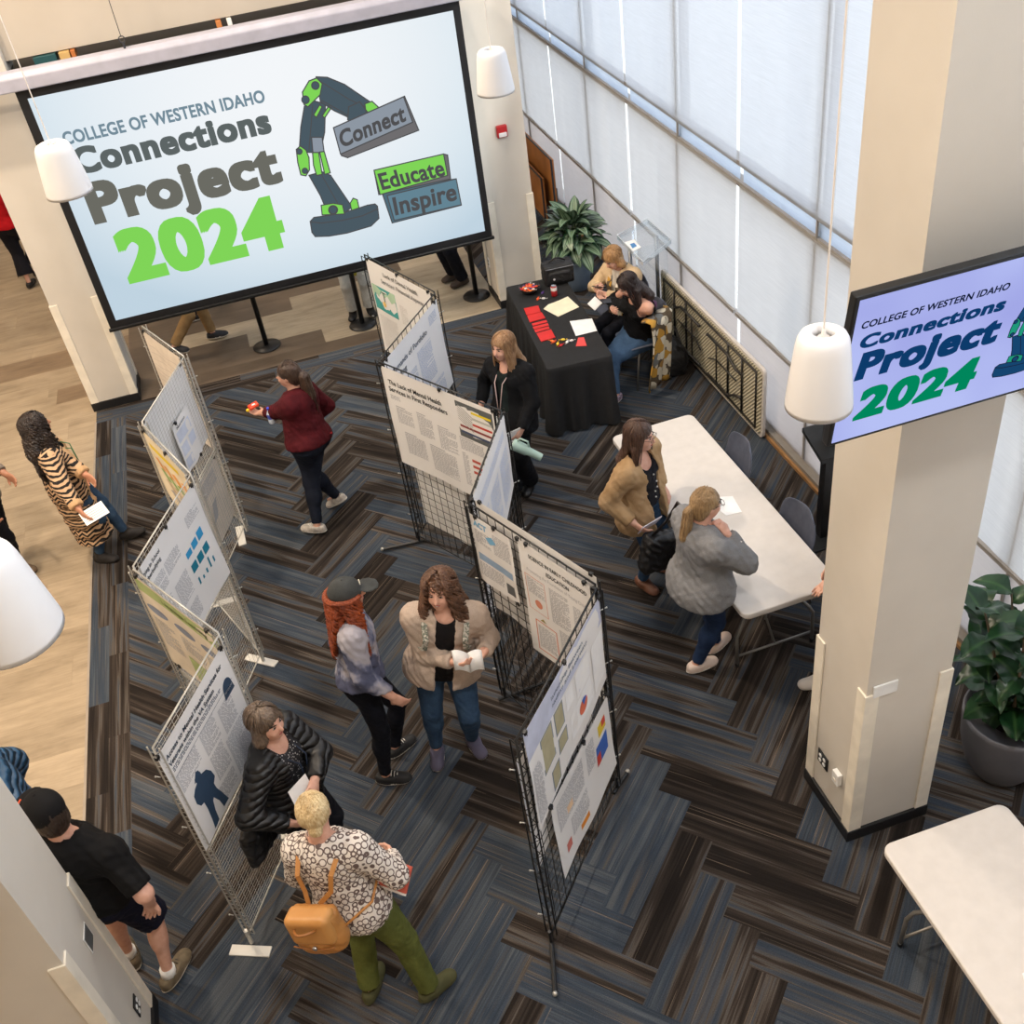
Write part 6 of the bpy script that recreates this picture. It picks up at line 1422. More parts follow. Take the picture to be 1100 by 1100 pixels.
# 2 zebra cardigan
s = Person('woman with long dark curls in a long black and tan patterned cardigan', 1.64, (114, 588), (40, 457), 12, 25, 2, W=1.15, group=PT, skin=skin_t)
s.leg(1, (107, 596), -25, pole=s.F).leg(0, (137, 573), 5)
s.arm(0, P(103, 519, .98), palm=s.R*.5+s.F*-.2, curl=.4).arm(1, P(86, 549, .95), palm=Z(-.2)+s.F*.6, curl=.4)
s.body().face(); s.hair('curly', hairmat('dark_curls', (22, 16, 14), (48, 34, 28)), .30, 2, 1.2)
t = NT('aztec_cardigan'); co = t.coord(); x, y, z = _sep(t, co)
zz = t.m_('MULTIPLY', z, 26); band = t.m_('GREATER_THAN', t.m_('SINE', t.m_('ADD', t.m_('MULTIPLY', z, 11.0), 1.0)), .1)
ang = t.m_('ADD', t.m_('MULTIPLY', x, 1.0), t.m_('MULTIPLY', y, -1.0)); wv = t.m_('MULTIPLY', t.m_('PINGPONG', t.m_('MULTIPLY', ang, 9.0), .5), 1.6)
stripes = t.m_('GREATER_THAN', t.m_('SINE', t.m_('MULTIPLY', t.m_('ADD', z, t.m_('MULTIPLY', t.noise(co, 7, 2), .05)), 190)), .05)
zig = t.m_('GREATER_THAN', t.m_('SINE', t.m_('MULTIPLY', t.m_('ADD', t.m_('MULTIPLY', z, 24.0), wv), 6.28)), -.1)
pat = t.m_('ADD', t.m_('MULTIPLY', band, stripes), t.m_('MULTIPLY', t.m_('SUBTRACT', 1.0, band), zig))
t.bsdf(t.mix(pat, L((198, 164, 130)), L((26, 22, 22))), .9, 0, t.noise(co, 200, 2), .2, .01); az = t.m
tan_knit = clothmat('tan_knit', (208, 172, 132), (196, 158, 118))
s.top(clothmat('black_tee', (20, 20, 22)), .006, .1, .02, 'shirt', vneck=.02)
s.top(az, .024, .80, -.62, 'cardigan', neck=.09, open_w=.055, bag=1.2, skirt=.0, wr=.004, seed=4) if False else s.top([az, tan_knit], .024, .92, -.64, 'cardigan', neck=.085, open_w=.055, bag=1.15, skirt=.01, wr=.004, seed=4,
      matfn=lambda c: ((np.abs((c-s.pc)@s.R) < .105) & ((c-s.pc)@s.F > .06) & ((c-s.pc)@s.U < s.T*.86) | (((c-s.wri[0])**2).sum(1) < .0081) | (((c-s.wri[1])**2).sum(1) < .0081)).astype(int))
s.trousers(denim, end=.92); s.shoes(mat('black_boot', (24, 20, 20), (36, 32, 30), .7), rubber_k, high=.05)
lanyard(s, mat('green_lanyard', (30, 110, 72), None, .6), white_pl, drop=.46)
zebra = s
# 3 cap and red hair
s = Person('woman in a grey cap with long red hair, grey-blue sweatshirt and dark jeans', 1.67, (418, 820), (373, 639), -4, 2, -2, W=1.08, WL=1.0, group=PT)
s.leg(1, (414, 832), -18).leg(0, (424, 802), 25)
s.arm(1, P(421, 748, .90), palm=-s.R+s.F*.2, curl=.6, pole=-s.F+s.R*.2).arm(0, s.bp(-.20, .04, -.06), palm=s.R, curl=.6, pole=-s.F-s.R*.4)
s.body().face(); s.hair('curly', hairmat('red_hair', (96, 34, 14), (170, 80, 36)), .24, 5, .85, capped=True)
t = NT('tie_dye_sweat'); co = t.coord(); n = t.noise(co, 5.5, 3, .55); x, y, z = _sep(t, co)
f = t.m_('ADD', t.m_('MULTIPLY', n, 1.5), t.m_('MULTIPLY', t.m_('SUBTRACT', 1.25, z), .8))
t.bsdf(t.ramp(f, [(.70, L((168, 164, 172))), (.80, L((146, 146, 162))), (.9, L((92, 96, 120))), (1.0, L((84, 88, 112)))]), .9, 0, t.noise(co, 200, 2), .25, .01, Specular_IOR_Level=.2)
s.top(t.m, .020, .97, -.02, 'sweatshirt', wr=.006, wl=.12, bag=1.2, neck=.07); s.trousers(navy_c, end=.95); s.shoes(mat('black_sneaker', (26, 26, 28), (36, 36, 38), .7), rubber_w, laces=rubber_w)
capm = clothmat('charcoal_cap', (74, 76, 76), (60, 62, 62))
def cap_on(s, m, logo=None, back=False, low=.018):
    k, B, c, f, u, r = s.k, s.HB, s.hc, s.hf, s.hu, s.hr
    g = SDF(*bounds([c+u*.16-f*.13, c+u*.0+f*.26, c+r*.13, c-r*.13, c-f*.26], .03), .006)
    g.ell(c+u*.032*k-f*.012*k, (.094*k, .110*k, .100*k), B, 0); g.cut(c+u*low*k, -u)
    d = -1 if back else 1
    g.ell(c+u*.034*k+f*d*.135*k, (.072*k, .075*k, .008*k), basis(f*d+u*-.12, u+f*d*.12), .008)
    g.ell(c-u*.02*k-f*d*.11*k, (.04*k, .03*k, .055*k), B, .004, 'sub')
    g.build('cap', m, s.root)
    MB().ball(c+u*.132*k-f*.012*k, (.009, .009, .004), 8, 0, B).build('cap_button', m, s.root, smooth=True)
    if logo: MB().tube([c+f*.098*k+r*x*.02+u*(.075+.006*math.sin(x*5))*k-f*.006 for x in np.linspace(-1, 1, 7)], .004, 5).build('cap_logo', logo, s.root, smooth=True)
cap_on(s, capm, mat('cream_stitch', (214, 210, 196), None, .7))
# 4 curly brown hair, beige cardigan
s = Person('smiling woman with curly brown hair in a beige cardigan over black, holding an open booklet', 1.67, (488, 798), (472, 634), -102, -118, 2, W=1.36, WL=1.22, group=PT, sh=1.05)
s.leg(1, (469, 802), -105).leg(0, (507, 792), -78)
s.arm(1, P(487, 711, 1.10), pole=-s.F*.5+s.R*.6-s.U*1.2, palm=-s.R*.6+Z(.6), curl=.7).arm(0, P(520, 700, 1.10), pole=-s.F*.5-s.R*.5-s.U*1.2, palm=s.R*.6+Z(.4), curl=.7, hdir=s.F*.5+s.R*.5-s.U*.5)
s.body().face(hairmat('mid_brown_hair', (64, 40, 30), (118, 84, 62)), smile=1); s.hair('curly', MATS['mid_brown_hair'], .17, 7, .95)
s.top(clothmat('black_blouse', (26, 24, 26)), .006, .1, -.14, 'shirt', vneck=.02)
s.top(clothmat('beige_cardigan', (192, 174, 160), (180, 162, 148)), .018, .97, -.13, 'cardigan', neck=.085, open_w=.06, bag=1.1, wr=.004, seed=9, skirt=.012); s.trousers(denim, end=.95)
s.shoes(mat('purple_grey_sneaker', (92, 88, 108), (76, 72, 92), .8), rubber_w); curly = s
t = NT('camo_strap'); co = t.coord(); n = t.noise(co, 34, 2); t.bsdf(t.ramp(n, [(.42, L((176, 170, 160))), (.48, L((120, 124, 112))), (.55, L((84, 92, 84))), (.62, L((190, 184, 172)))], 'CONSTANT'), .85)
for q in (-1, 1):
    y_ = .098*s.W**.85*s.k+.03; pts = [s.bp(q*.135, .03, s.T*.98), s.bp(q*.135, y_*.75, s.T*.92), s.bp(q*.125, y_+.028, s.T*.78), s.bp(q*.135, y_+.03, s.T*.60), s.bp(q*.16, y_*.6, s.T*.45)]; mb = MB()
    for a, b in zip(pts[:-1], pts[1:]): w_ = nrm(np.cross(b-a, s.F if abs(nrm(b-a)@s.F) < .8 else s.U)); mb.obox((a+b)/2, w_*.019, nrm(np.cross(w_, b-a))*.006, (b-a)/2*1.08)
    o = mb.build('backpack_strap', t.m, s.root); bevel(o, .003)
# 5 black puffer jacket
s = Person('woman with short grey-brown hair in a black quilted jacket, beside the veterans poster', 1.63, None, (286, 776), -32, -40, -2, W=1.14, group=PT)
s.leg(0, s.pc*V3(1, 1, 0)-s.R*.11+s.F*.05+Z(.08), -30).leg(1, s.pc*V3(1, 1, 0)+s.R*.11+Z(.08), -40)
s.arm(1, s.bp(.27, .14, .04), palm=-s.R, curl=.5, pole=-s.F+s.R*1.2).arm(0, P(338, 838, 1.12), palm=s.R, curl=.6, pole=s.R*-1-s.F*.5)
s.body().face(); s.hair('bob', hairmat('grey_brown_hair', (66, 52, 42), (122, 104, 88)), .06, 11, 1.15)
t = NT('black_quilted'); co = t.coord(); x, y, z = _sep(t, co); q = t.m_('ABSOLUTE', t.m_('SINE', t.m_('MULTIPLY', z, 78)))
t.bsdf(t.mix(t.noise(co, 9, 3), L((14, 14, 16)), L((26, 26, 28))), .42, 0, q, .8, .012); quilt_k = t.m
t = NT('speckled_blouse'); co = t.coord(); vo = t.n('ShaderNodeTexVoronoi'); vo.inputs['Scale'].default_value = 62; t.lk(co, vo.inputs['Vector'])
t.bsdf(t.mix(t.m_('LESS_THAN', vo.outputs['Distance'], .27), L((28, 27, 32)), L((176, 172, 170))), .8); speck = t.m
s.top(speck, .008, .1, -.12, 'blouse', vneck=.03)
s.top(quilt_k, .022, .97, -.16, 'quilted_jacket', neck=.085, open_w=.085, bag=1.15, wr=.0035, seed=12, skirt=.012); s.trousers(navy_c)
s.shoes(mat('black_shoe', (22, 22, 24), None, .5), rubber_k); lanyard(s, mat('navy_lanyard', (30, 44, 66), None, .6), white_pl, drop=.40); puffer = s
# 6 blonde bun, green trousers
s = Person('blonde woman with a low bun, patterned white sweater and green trousers, seen from behind', 1.70, (425, 1060), (337, 872), 62, 85, -10, W=1.18, WL=1.12, group=PT)
s.leg(0, (397, 1060), 62).leg(1, (462, 1062), 22)
s.arm(1, s.bp(.17, .24, .06), palm=-s.R, curl=.7, pole=s.R*.8-s.F*.6-s.U*.4).arm(0, s.bp(-.16, .24, .06), palm=s.R, curl=.7, pole=-s.R*.8-s.F*.5-s.U*.4)
s.body(); s.hair('bun', hairmat('blonde_hair', (176, 142, 92), (236, 216, 172)), .1, 13, rootm=mat('tan_scrunchie', (206, 182, 138), None, .8))
t = NT('ring_pattern_knit'); co = t.coord(); vo = t.n('ShaderNodeTexVoronoi', feature='F1'); vo.inputs['Scale'].default_value = 26; vo.inputs['Randomness'].default_value = .25; t.lk(co, vo.inputs['Vector'])
d_ = vo.outputs['Distance']; ring = t.m_('MULTIPLY', t.m_('GREATER_THAN', d_, .40), t.m_('LESS_THAN', d_, .56))
t.bsdf(t.mix(ring, L((226, 218, 210)), L((104, 88, 84))), .9, 0, t.noise(co, 180, 2), .25, .01)
s.top(t.m, .016, .97, -.10, 'sweater', wr=.004, bag=1.1, neck=.085, seed=14); s.trousers(clothmat('olive_trousers', (104, 110, 56), (84, 90, 42), bump=.3), .014, .012, .96, top=.08)
s.shoes(mat('olive_suede', (78, 78, 46), (66, 66, 38), .85), mat('olive_sole', (58, 58, 40), None, .8)); green = s
# 7 tan jacket
s = Person('woman with glasses in a tan corduroy jacket, standing beside the white table', 1.67, (697, 616), (688, 468), -55, -42, -6, W=1.05, group=PT)
s.leg(1, (690, 622), -70).leg(0, (708, 604), -50)
s.arm(1, s.bp(.27, .10, -.0), palm=-s.R+s.F*.3, curl=.5, pole=-s.F*.9+s.R*.3).arm(0, P(711, 522, .90), palm=s.R*.3-Z(1), curl=.5, pole=-s.F-s.R, hdir=s.F*.7-Z(.7))
s.body().face(); s.hair('long', hairmat('chestnut_hair', (54, 36, 28), (98, 72, 58)), .06, 16, .85)
s.top(clothmat('black_shirt', (26, 26, 34)), .008, .1, -.02, 'shirt', vneck=.05)
m = MB()
for j in range(5): m.ball(s.bp(.0, .125+.035*(1 if 2 <= j <= 3 else .4), s.T*(.12+.14*j)), .007, 8)
t = NT('tan_corduroy'); co = t.coord(); n = t.noise(co, 8, 3); t.bsdf(t.mix(t.ramp(n, [(.3, (0, 0, 0, 1)), (.7, (1, 1, 1, 1))]), L((188, 158, 122)), L((158, 128, 92))), .95, 0, t.m_('SINE', t.m_('MULTIPLY', t.m_('ADD', *_sep(t, co)[:2]), 900)), .15, .004, Specular_IOR_Level=.1)
s.top(t.m, .022, .93, -.24, 'jacket', neck=.088, open_w=.075, bag=1.18, wr=.004, seed=17, skirt=.022); s.trousers(denim, end=.95)
m.build('shirt_buttons', mat('pearl_button', (224, 220, 214), None, .3), s.root, smooth=True)
MB().tube([s.bp(.15*math.cos(a), .112*math.sin(a)+.0, .075) for a in np.linspace(0, 2*math.pi, 25)[:-1]], .012, 6, closed=True).build('belt', mat('black_belt', (20, 18, 18), None, .4), s.root, smooth=True)
s.shoes(mat('brown_leather_shoe', (112, 74, 56), (92, 58, 44), .55), rubber_k)
def glasses(s, m):
    k, c, f, u, r = s.k, s.hc, s.hf, s.hu, s.hr; mb = MB()
    for q in (-1, 1):
        mb.tube([c+f*.101*k+r*(q*.033+.024*math.cos(a))*k+u*(.008+.019*math.sin(a))*k for a in np.linspace(0, 2*math.pi, 15)[:-1]], .0018, 5, closed=True)
        mb.rod(c+f*.099*k+r*q*.057*k+u*.012*k, c+r*q*.083*k+u*.010*k-f*.005*k, .0018, 5)
    mb.rod(c+f*.103*k-r*.009*k+u*.012*k, c+f*.103*k+r*.009*k+u*.012*k, .0018, 5); mb.build('glasses', m, s.root, smooth=True)
glasses(s, mat('dark_glasses_frame', (60, 44, 38), None, .3)); tanw = s
# 8 grey sweater ponytail
s = Person('blonde woman with a low ponytail in a loose grey sweater, hand at chin', 1.67, (757, 702), (759, 541), 8, 5, -10, W=1.30, WL=1.15, group=PT)
s.leg(1, (748, 712), 5).leg(0, (768, 690), 28)
s.arm(1, P(781, 574, 1.33), pole=s.R*.5-s.U*1.0+s.F*.5, hdir=Z(.8)-s.R*.5-s.F*.2, palm=-s.R-s.F*.5, curl=1.0).arm(0, P(790, 590, 1.16), pole=-s.R-s.U, palm=s.R, curl=.8)
s.body().face(); s.hair('ponytail', hairmat('dark_blonde_hair', (116, 90, 60), (172, 142, 102)), .10, 19, .9, rootm=eye_d); glasses(s, mat('dark_glasses_frame', (60, 44, 38)))
s.top(clothmat('grey_jersey', (138, 138, 140), (122, 122, 124)), .022, .96, -.15, 'sweater', wr=.005, wl=.12, bag=1.2, neck=.07, seed=20, skirt=.02); s.trousers(clothmat('indigo_jeans', (38, 56, 88), (28, 44, 72)), end=.95)
s.shoes(mat('cream_sneaker', (222, 204, 192), (210, 190, 178), .7), rubber_w); greyw = s
# 9 black blazer with tumbler
s = Person('smiling woman with long blonde hair in a black blazer behind the black panels', 1.66, (560, 523), (540, 372), -140, -150, -6, W=1.08, group=PT)
s.leg(1, (552, 527), -130).leg(0, (568, 517), -120)
s.arm(0, P(560, 461, .86), palm=s.R, curl=1.0, pole=-s.F-s.R).arm(1, s.bp(.25, .12, .04), palm=-s.R)
s.body().face(smile=1); s.hair('long', hairmat('light_brown_hair', (122, 88, 60), (176, 140, 104)), .26, 22, .85)
s.top(clothmat('dark_green_top', (30, 40, 40)), .006, .1, -.12, 'top', vneck=.03)
s.top(clothmat('black_blazer_cloth', (22, 23, 27), (16, 17, 20)), .018, .97, -.20, 'blazer', neck=.088, open_w=.05, bag=1.12, seed=23, skirt=.01); s.trousers(clothmat('black_wide_trousers', (20, 22, 28)), .014, .05, .93)
s.shoes(mat('black_flat', (22, 22, 24), None, .4), rubber_k); lanyard(s, mat('pale_pink_lanyard', (206, 180, 176), None, .6), white_pl, drop=.5); blazer = s
# 10, 11 seated at the black table
s = Person('seated woman with shoulder length blonde hair, cream cardigan and patterned scarf, looking at her phone', 1.62, (672, 335), (658, 277), -150, -160, -34, pz=.50, hz=1.17, W=1.08, group='people seated at the black-clothed table')
s.leg(0, s.pc+s.F*.44-s.R*.1+Z(-.42), -150, pole=s.F+Z(1)).leg(1, s.pc+s.F*.44+s.R*.1+Z(-.42), -150, pole=s.F+Z(1))
s.arm(1, P(641, 309, .86), palm=-s.R+Z(.6), curl=.8, pole=s.R-s.U).arm(0, P(650, 316, .85), palm=s.R+Z(.5), curl=.8, pole=-s.R-s.U)
s.body().face(); s.hair('bob', hairmat('golden_hair', (140, 100, 62), (200, 160, 112)), .08, 25, 1.12, fringe=-.02)
t = NT('patterned_scarf'); co = t.coord(); vo = t.n('ShaderNodeTexVoronoi'); vo.inputs['Scale'].default_value = 11; t.lk(co, vo.inputs['Vector'])
cc = t.ramp(t.n('ShaderNodeSeparateColor').outputs[0], [(0, (1, 1, 1, 1)), (1, (1, 1, 1, 1))])
sc_ = t.n('ShaderNodeSeparateColor'); t.lk(vo.outputs['Color'], sc_.inputs[0]); ed = t.m_('GREATER_THAN', vo.outputs['Distance'], .62)
pc_ = t.ramp(sc_.outputs[0], [(0, L((216, 206, 184))), (.3, L((196, 148, 60))), (.5, L((120, 122, 122))), (.7, L((226, 218, 200))), (.9, L((170, 128, 66)))], 'CONSTANT')
t.bsdf(t.mix(ed, pc_, L((92, 78, 60))), .85); scarfm = t.m
s.top(clothmat('cream_blouse', (232, 224, 210)), .010, .1, -.02, 'blouse'); s.top(clothmat('cream_cardigan', (222, 196, 158), (212, 184, 146)), .02, .95, -.08, 'cardigan', neck=.08, open_w=.05, bag=1.1, seed=26); s.trousers(navy_c); s.shoes(mat('black_flat', (22, 22, 24), None, .4), rubber_k)
g = MB()
for q in (-1, 1):
    pts = [s.nb+s.R*q*.05-s.F*.05+s.U*.02, s.nb+s.R*q*.075+s.F*.04+s.U*.01, s.bp(q*.06, .15, s.T*.72), s.bp(q*.05, .165, s.T*.4), s.bp(q*.06, .16, s.T*.1)]
    for a, b in zip(pts[:-1], pts[1:]): g.obox((a+b)/2, nrm(np.cross(b-a, s.F))*.03, nrm(np.cross(np.cross(b-a, s.F), b-a))*.008, (b-a)/2*1.08)
o = g.build('scarf', scarfm, s.root); bevel(o, .006); seatA = s
s = Person('seated woman with long dark hair and purple tips in an off-shoulder black top and jeans', 1.64, (686, 358), (674, 306), -165, -170, -38, pz=.52, hz=1.19, W=1.15, group='people seated at the black-clothed table')
s.leg(1, P(662, 424, .08), -150, pole=s.F+Z(1)).leg(0, s.pc+s.F*.44-s.R*.1+Z(-.44), -165, pole=s.F+Z(1))
s.arm(1, P(658, 331, .90), palm=-s.R+Z(.6), curl=.8, pole=s.R-s.U-s.F*.3).arm(0, P(648, 322, .90), palm=s.R+Z(.6), curl=.8, pole=-s.R-s.U)
s.body().face(); s.hair('long', hairmat('dark_brown_hair', (34, 26, 26), (60, 46, 44)), .16, 28, 1.1)
lo, hi = bounds([s.bp(x*.26, y*.26, z) for x in (-1, 1) for y in (-1, 1) for z in (-.12, s.T)]+s.elb+s.wri, .1); g = SDF(lo, hi, .009); s.torso(g, .012)
for i in (0, 1):
    a = s.sho[i]*.45+s.elb[i]*.55; g.cap(a, s.elb[i], .062, .066, .02); g.cap(s.elb[i], s.elb[i]*.12+s.wri[i]*.88, .066, .045, .02)
g.wrinkle(.006, .10, 30); g.cut(s.bp(0, 0, -.06), -s.U)
for i, q in ((0, -1), (1, 1)): g.ell(s.sho[i]*.8+s.elb[i]*.2+s.R*q*.03, (.09, .09, .13), s.TB, .006, 'sub')
g.ell(s.nb+s.F*.03, (.085, .10, .10), s.TB, .006, 'sub'); g.build('off_shoulder_top', clothmat('black_jersey', (24, 24, 27)), s.root)
g = MB()
for q in (-1, 1): g.tube([s.nb+s.R*q*.10-s.F*.03-s.U*.02, s.nb+s.R*q*.125-s.F*.09-s.U*.10, s.nb+s.R*q*.12-s.F*.11-s.U*.2], [.03, .045, .02], 10)
g.build('purple_hair_ends', hairmat('purple_hair', (84, 40, 84), (112, 60, 110)), s.root, smooth=True)
s.trousers(clothmat('mid_denim', (70, 96, 128), (54, 78, 108))); s.shoes(mat('patterned_sneaker', (40, 38, 48), (200, 176, 196), .7, scale=60), rubber_w); seatB = s
# 12 man in black tee
s = Person('man in a black backwards-turned cap, black t-shirt and navy shorts, beside the bottom left pillar', 1.80, (162, 1036), (49, 872), 62, 75, -8, W=1.22, WL=1.15, bust=0, sh=1.15, group=PT) if False else \
    Person('man in a black cap, black t-shirt and navy shorts, beside the bottom left pillar', 1.80, (162, 1036), (49, 873), 62, 125, -8, W=1.28, WL=1.12, bust=0, sh=1.15, group=PT)
s.leg(1, (181, 1046), 55, zank=.08).leg(0, (139, 1025), 110, zank=.08)
s.arm(1, s.sho[1]+s.R*.13-s.U*.44-s.F*.02, palm=-s.F, curl=.6, pole=s.R-s.F*.6).arm(0, s.bp(-.28, .12, .02), palm=s.R)
s.body(); s.hair('short', hairmat('short_dark_hair', (40, 30, 26), (62, 48, 40)), 0, 31); cap_on(s, clothmat('black_cap', (22, 22, 24)), low=-.02)
c, f, u, r, k = s.hc, s.hf, s.hu, s.hr, s.k; MB().tube([c+(-r*math.cos(a)*.090+f*math.sin(a)*.100+u*.088)*k for a in np.linspace(.3, 1.1, 8)], .005, 6).build('orange_cap_mark', mat('orange_stitch', (226, 84, 40), None, .6), s.root, smooth=True)
s.top(clothmat('black_cotton', (20, 20, 22)), .014, -.12, -.12, 'tshirt', wr=.006, wl=.14, bag=1.45, neck=.07, seed=33) if False else None
lo, hi = bounds([s.bp(x*.3, y*.3, z) for x in (-1, 1) for y in (-1, 1) for z in (-.2, s.T+.03)]+s.elb, .1); g = SDF(lo, hi, .009); s.torso(g, .020)
for i in (0, 1): g.cap(s.sho[i], s.sho[i]*.15+s.elb[i]*.85, .078, .072, .04)
g.wrinkle(.006, .13, 33); g.cut(s.bp(0, 0, -.13), -s.U)
for i in (0, 1):
    d = nrm(s.elb[i]-s.sho[i]); g.box(s.sho[i]*.15+s.elb[i]*.85+d*.08, (.12, .12, .07), basis(np.cross(d, (.9, .5, .1)), d), .004, 0, 'sub')
g.ell(s.nb+s.F*.03+s.U*.05, (.075, .085, .06), s.TB, .006, 'sub'); g.build('tshirt', MATS['black_cotton'] if 'black_cotton' in MATS else clothmat('black_cotton', (20, 20, 22)), s.root)
s.trousers(clothmat('navy_shorts_cloth', (26, 28, 48), (20, 22, 38)), .028, .03, -.05, name='shorts') if False else None
lo, hi = bounds([s.bp(x*.3, y*.3, z) for x in (-1, 1) for y in (-1, 1) for z in (-.2, .16)]+s.knee, .1); g = SDF(lo, hi, .009); g.ell(s.bp(0, 0, .03), (.19, .15, .14), s.TB, 0); s.seat_shape(g, .015)
for i in (0, 1): g.cap(s.hip[i], s.knee[i], .115, .10, .04)
g.wrinkle(.006, .12, 34); g.cut(s.bp(0, 0, .08), s.U)
for i in (0, 1):
    d = nrm(s.knee[i]-s.hip[i]); g.box(s.knee[i]-d*.02+d*.08, (.15, .15, .08), basis(np.cross(d, (.9, .5, .1)), d), .004, 0, 'sub')
g.build('shorts', clothmat('navy_shorts_cloth', (26, 28, 48), (20, 22, 38)), s.root)
for i in (0, 1): MB().tube([s.ank[i]+Z(-.01), s.ank[i]+nrm(s.knee[i]-s.ank[i])*.05], .047, 12).build('sock', mat('white_sock', (226, 224, 220), None, .9), s.root, smooth=True)
s.shoes(mat('olive_hiking_shoe', (120, 106, 84), (92, 80, 62), .8, scale=25), mat('pale_hiking_sole', (206, 198, 182), None, .7), wide=1.12, flat=.026, laces=mat('dark_laces', (50, 46, 42), None, .8)); man = s
# 13 blue puffer at the left edge
s = Person('person in a blue quilted jacket, mostly hidden by the bottom left pillar', 1.72, (78, 972), None, 200, 200, -5, W=1.15, group=PT)
s.leg(0, P(75, 985, .08), 200).leg(1, P(60, 965, .08), 200)
s.arm(0, s.bp(-.24, .04, -.02), palm=s.R).arm(1, s.bp(.24, .04, -.02), palm=-s.R)
s.body(); s.hair('short', MATS['short_dark_hair'], 0, 35)
t = NT('blue_quilted'); co = t.coord(); x, y, z = _sep(t, co); q = t.m_('ABSOLUTE', t.m_('SINE', t.m_('MULTIPLY', z, 56)))
t.bsdf(t.mix(t.noise(co, 9, 3), L((18, 58, 92)), L((28, 76, 112))), .5, 0, q, .9, .03)
s.top(t.m, .035, .97, -.10, 'quilted_jacket', neck=.07, bag=1.35, wr=.004, seed=36); s.trousers(navy_c); s.shoes(MATS['black_shoe'], rubber_k); bluep = s
MB().tube([s.sho[0]+Z(.09)-s.F*.0, s.bp(-.12, .20, s.T*.6), s.bp(-.02, .20, s.T*.3)], .009, 6).build('yellow_strap', mat('yellow_strap', (214, 214, 40), None, .6), s.root, smooth=True)
# 14 person cut off at the left edge
s = Person('person in a grey knit and black trousers at the left edge', 1.68, (24, 612), None, -20, -20, -5, W=1.05, group=PT, skin=skin_t)
s.leg(1, (20, 606), -35, zank=.08).leg(0, (4, 600), -20)
s.arm(0, s.bp(-.25, .15, .05), palm=s.R).arm(1, s.bp(.26, .14, -.04), palm=-s.R, curl=.7)
s.body().face(); s.hair('short', MATS['short_dark_hair'], 0, 37); s.top(clothmat('grey_beige_knit', (150, 138, 126), (134, 122, 112)), .018, .8, -.06, 'sweater', bag=1.2, wr=.005, seed=38); s.trousers(navy_c)
s.shoes(mat('taupe_shoe', (122, 102, 82), (104, 86, 68), .7), rubber_k); leftp = s
m = MB(); w_ = s.wri[1]; d = nrm(s.wri[1]-s.elb[1]); a_ = nrm(np.cross(d, (0, 0, 1))); b_ = np.cross(d, a_); m.tube([w_-d*.03+(a_*math.cos(q)+b_*math.sin(q))*.034 for q in np.linspace(0, 6.28, 13)[:-1]], .006, 6, closed=True); m.build('bracelet', mat('blue_bracelet', (60, 100, 150), None, .5), s.root, smooth=True)
# 15 red top
s = Person('person in a red top and black cropped trousers, walking past the far left pillar', 1.62, (34, 297), None, 70, 70, -5, W=1.15, group=PT)
s.leg(0, (31, 303), 75, zank=.08).leg(1, (38, 290), 75, zank=.12)
s.arm(0, s.bp(-.24, .12, .04), palm=s.R).arm(1, s.bp(.25, .1, .04), palm=-s.R)
s.body(.009).hair('short', MATS['short_dark_hair'], 0, 39); s.top(clothmat('red_top', (204, 28, 40), (180, 20, 32)), .018, .7, -.05, 'top', seed=40); s.trousers(clothmat('black_culottes', (26, 26, 34)), .02, .055, .74); s.shoes(mat('black_flat', (22, 22, 24)), rubber_k); redp = s
# 16-19 people behind the big screen
s = Person('person in khaki trousers and dark sneakers, walking behind the big screen', 1.72, (208, 365), None, -15, -15, -5, W=1.05, bust=0, group='people behind the big screen')
s.leg(0, (228, 357), -5, zank=.09).leg(1, (187, 372), -30, zank=.20, pole=s.F)
s.arm(0, s.bp(-.25, .12, .02), palm=s.R).arm(1, s.bp(.25, .0, .02), palm=-s.R)
s.body(.010).hair('short', MATS['short_dark_hair'], 0, 41); s.top(clothmat('grey_shirt', (110, 110, 116)), .016, .9, -.05, 'shirt', seed=42, h=.011); s.trousers(clothmat('khaki_cloth', (166, 134, 92), (146, 116, 78)), .012, .01, .94); s.shoes(mat('dark_sneaker_white_mark', (38, 38, 42), (60, 60, 66), .7), rubber_w)
s = Person('person in black trousers and black sneakers, behind the person in khaki', 1.68, (204, 334), None, 190, 190, -5, bust=0, group='people behind the big screen')
s.leg(0, (212, 337), 190, zank=.08).leg(1, (195, 330), 190)
s.arm(0, s.bp(-.25, .1, .02), palm=s.R).arm(1, s.bp(.25, .1, .02), palm=-s.R)
s.body(.010).hair('short', MATS['short_dark_hair'], 0, 43); s.top(clothmat('black_cotton2', (24, 24, 26)), .016, .9, -.05, 'shirt', seed=44, h=.011); s.trousers(navy_c); s.shoes(MATS['black_sneaker'], rubber_w)
s = Person('person in white trousers and yellow top, behind the middle post under the screen', 1.62, (388, 332), None, -95, -95, -5, bust=0, group='people behind the big screen')
s.leg(0, (397, 330), -80, zank=.08).leg(1, (379, 334), -110)
s.arm(0, s.bp(-.25, .1, .02), palm=s.R).arm(1, s.bp(.25, .1, .02), palm=-s.R)
s.body(.010).hair('short', MATS['short_dark_hair'], 0, 45); s.top(clothmat('yellow_top', (196, 184, 74), (176, 164, 60)), .02, .9, -.32, 'top', seed=46, h=.011, skirt=.01); s.trousers(clothmat('white_trousers', (216, 212, 202)), .016, .02, .9); s.shoes(MATS['black_shoe'], rubber_k)
s = Person('person in dark trousers and brown boots, behind the right end of the big screen', 1.75, (492, 297), None, 200, 200, -5, bust=0, W=1.1, group='people behind the big screen')
s.leg(0, (497, 299), 195, zank=.09).leg(1, (487, 293), 200, zank=.09)
s.arm(0, s.bp(-.25, .1, .02), palm=s.R).arm(1, s.bp(.25, .1, .02), palm=-s.R)
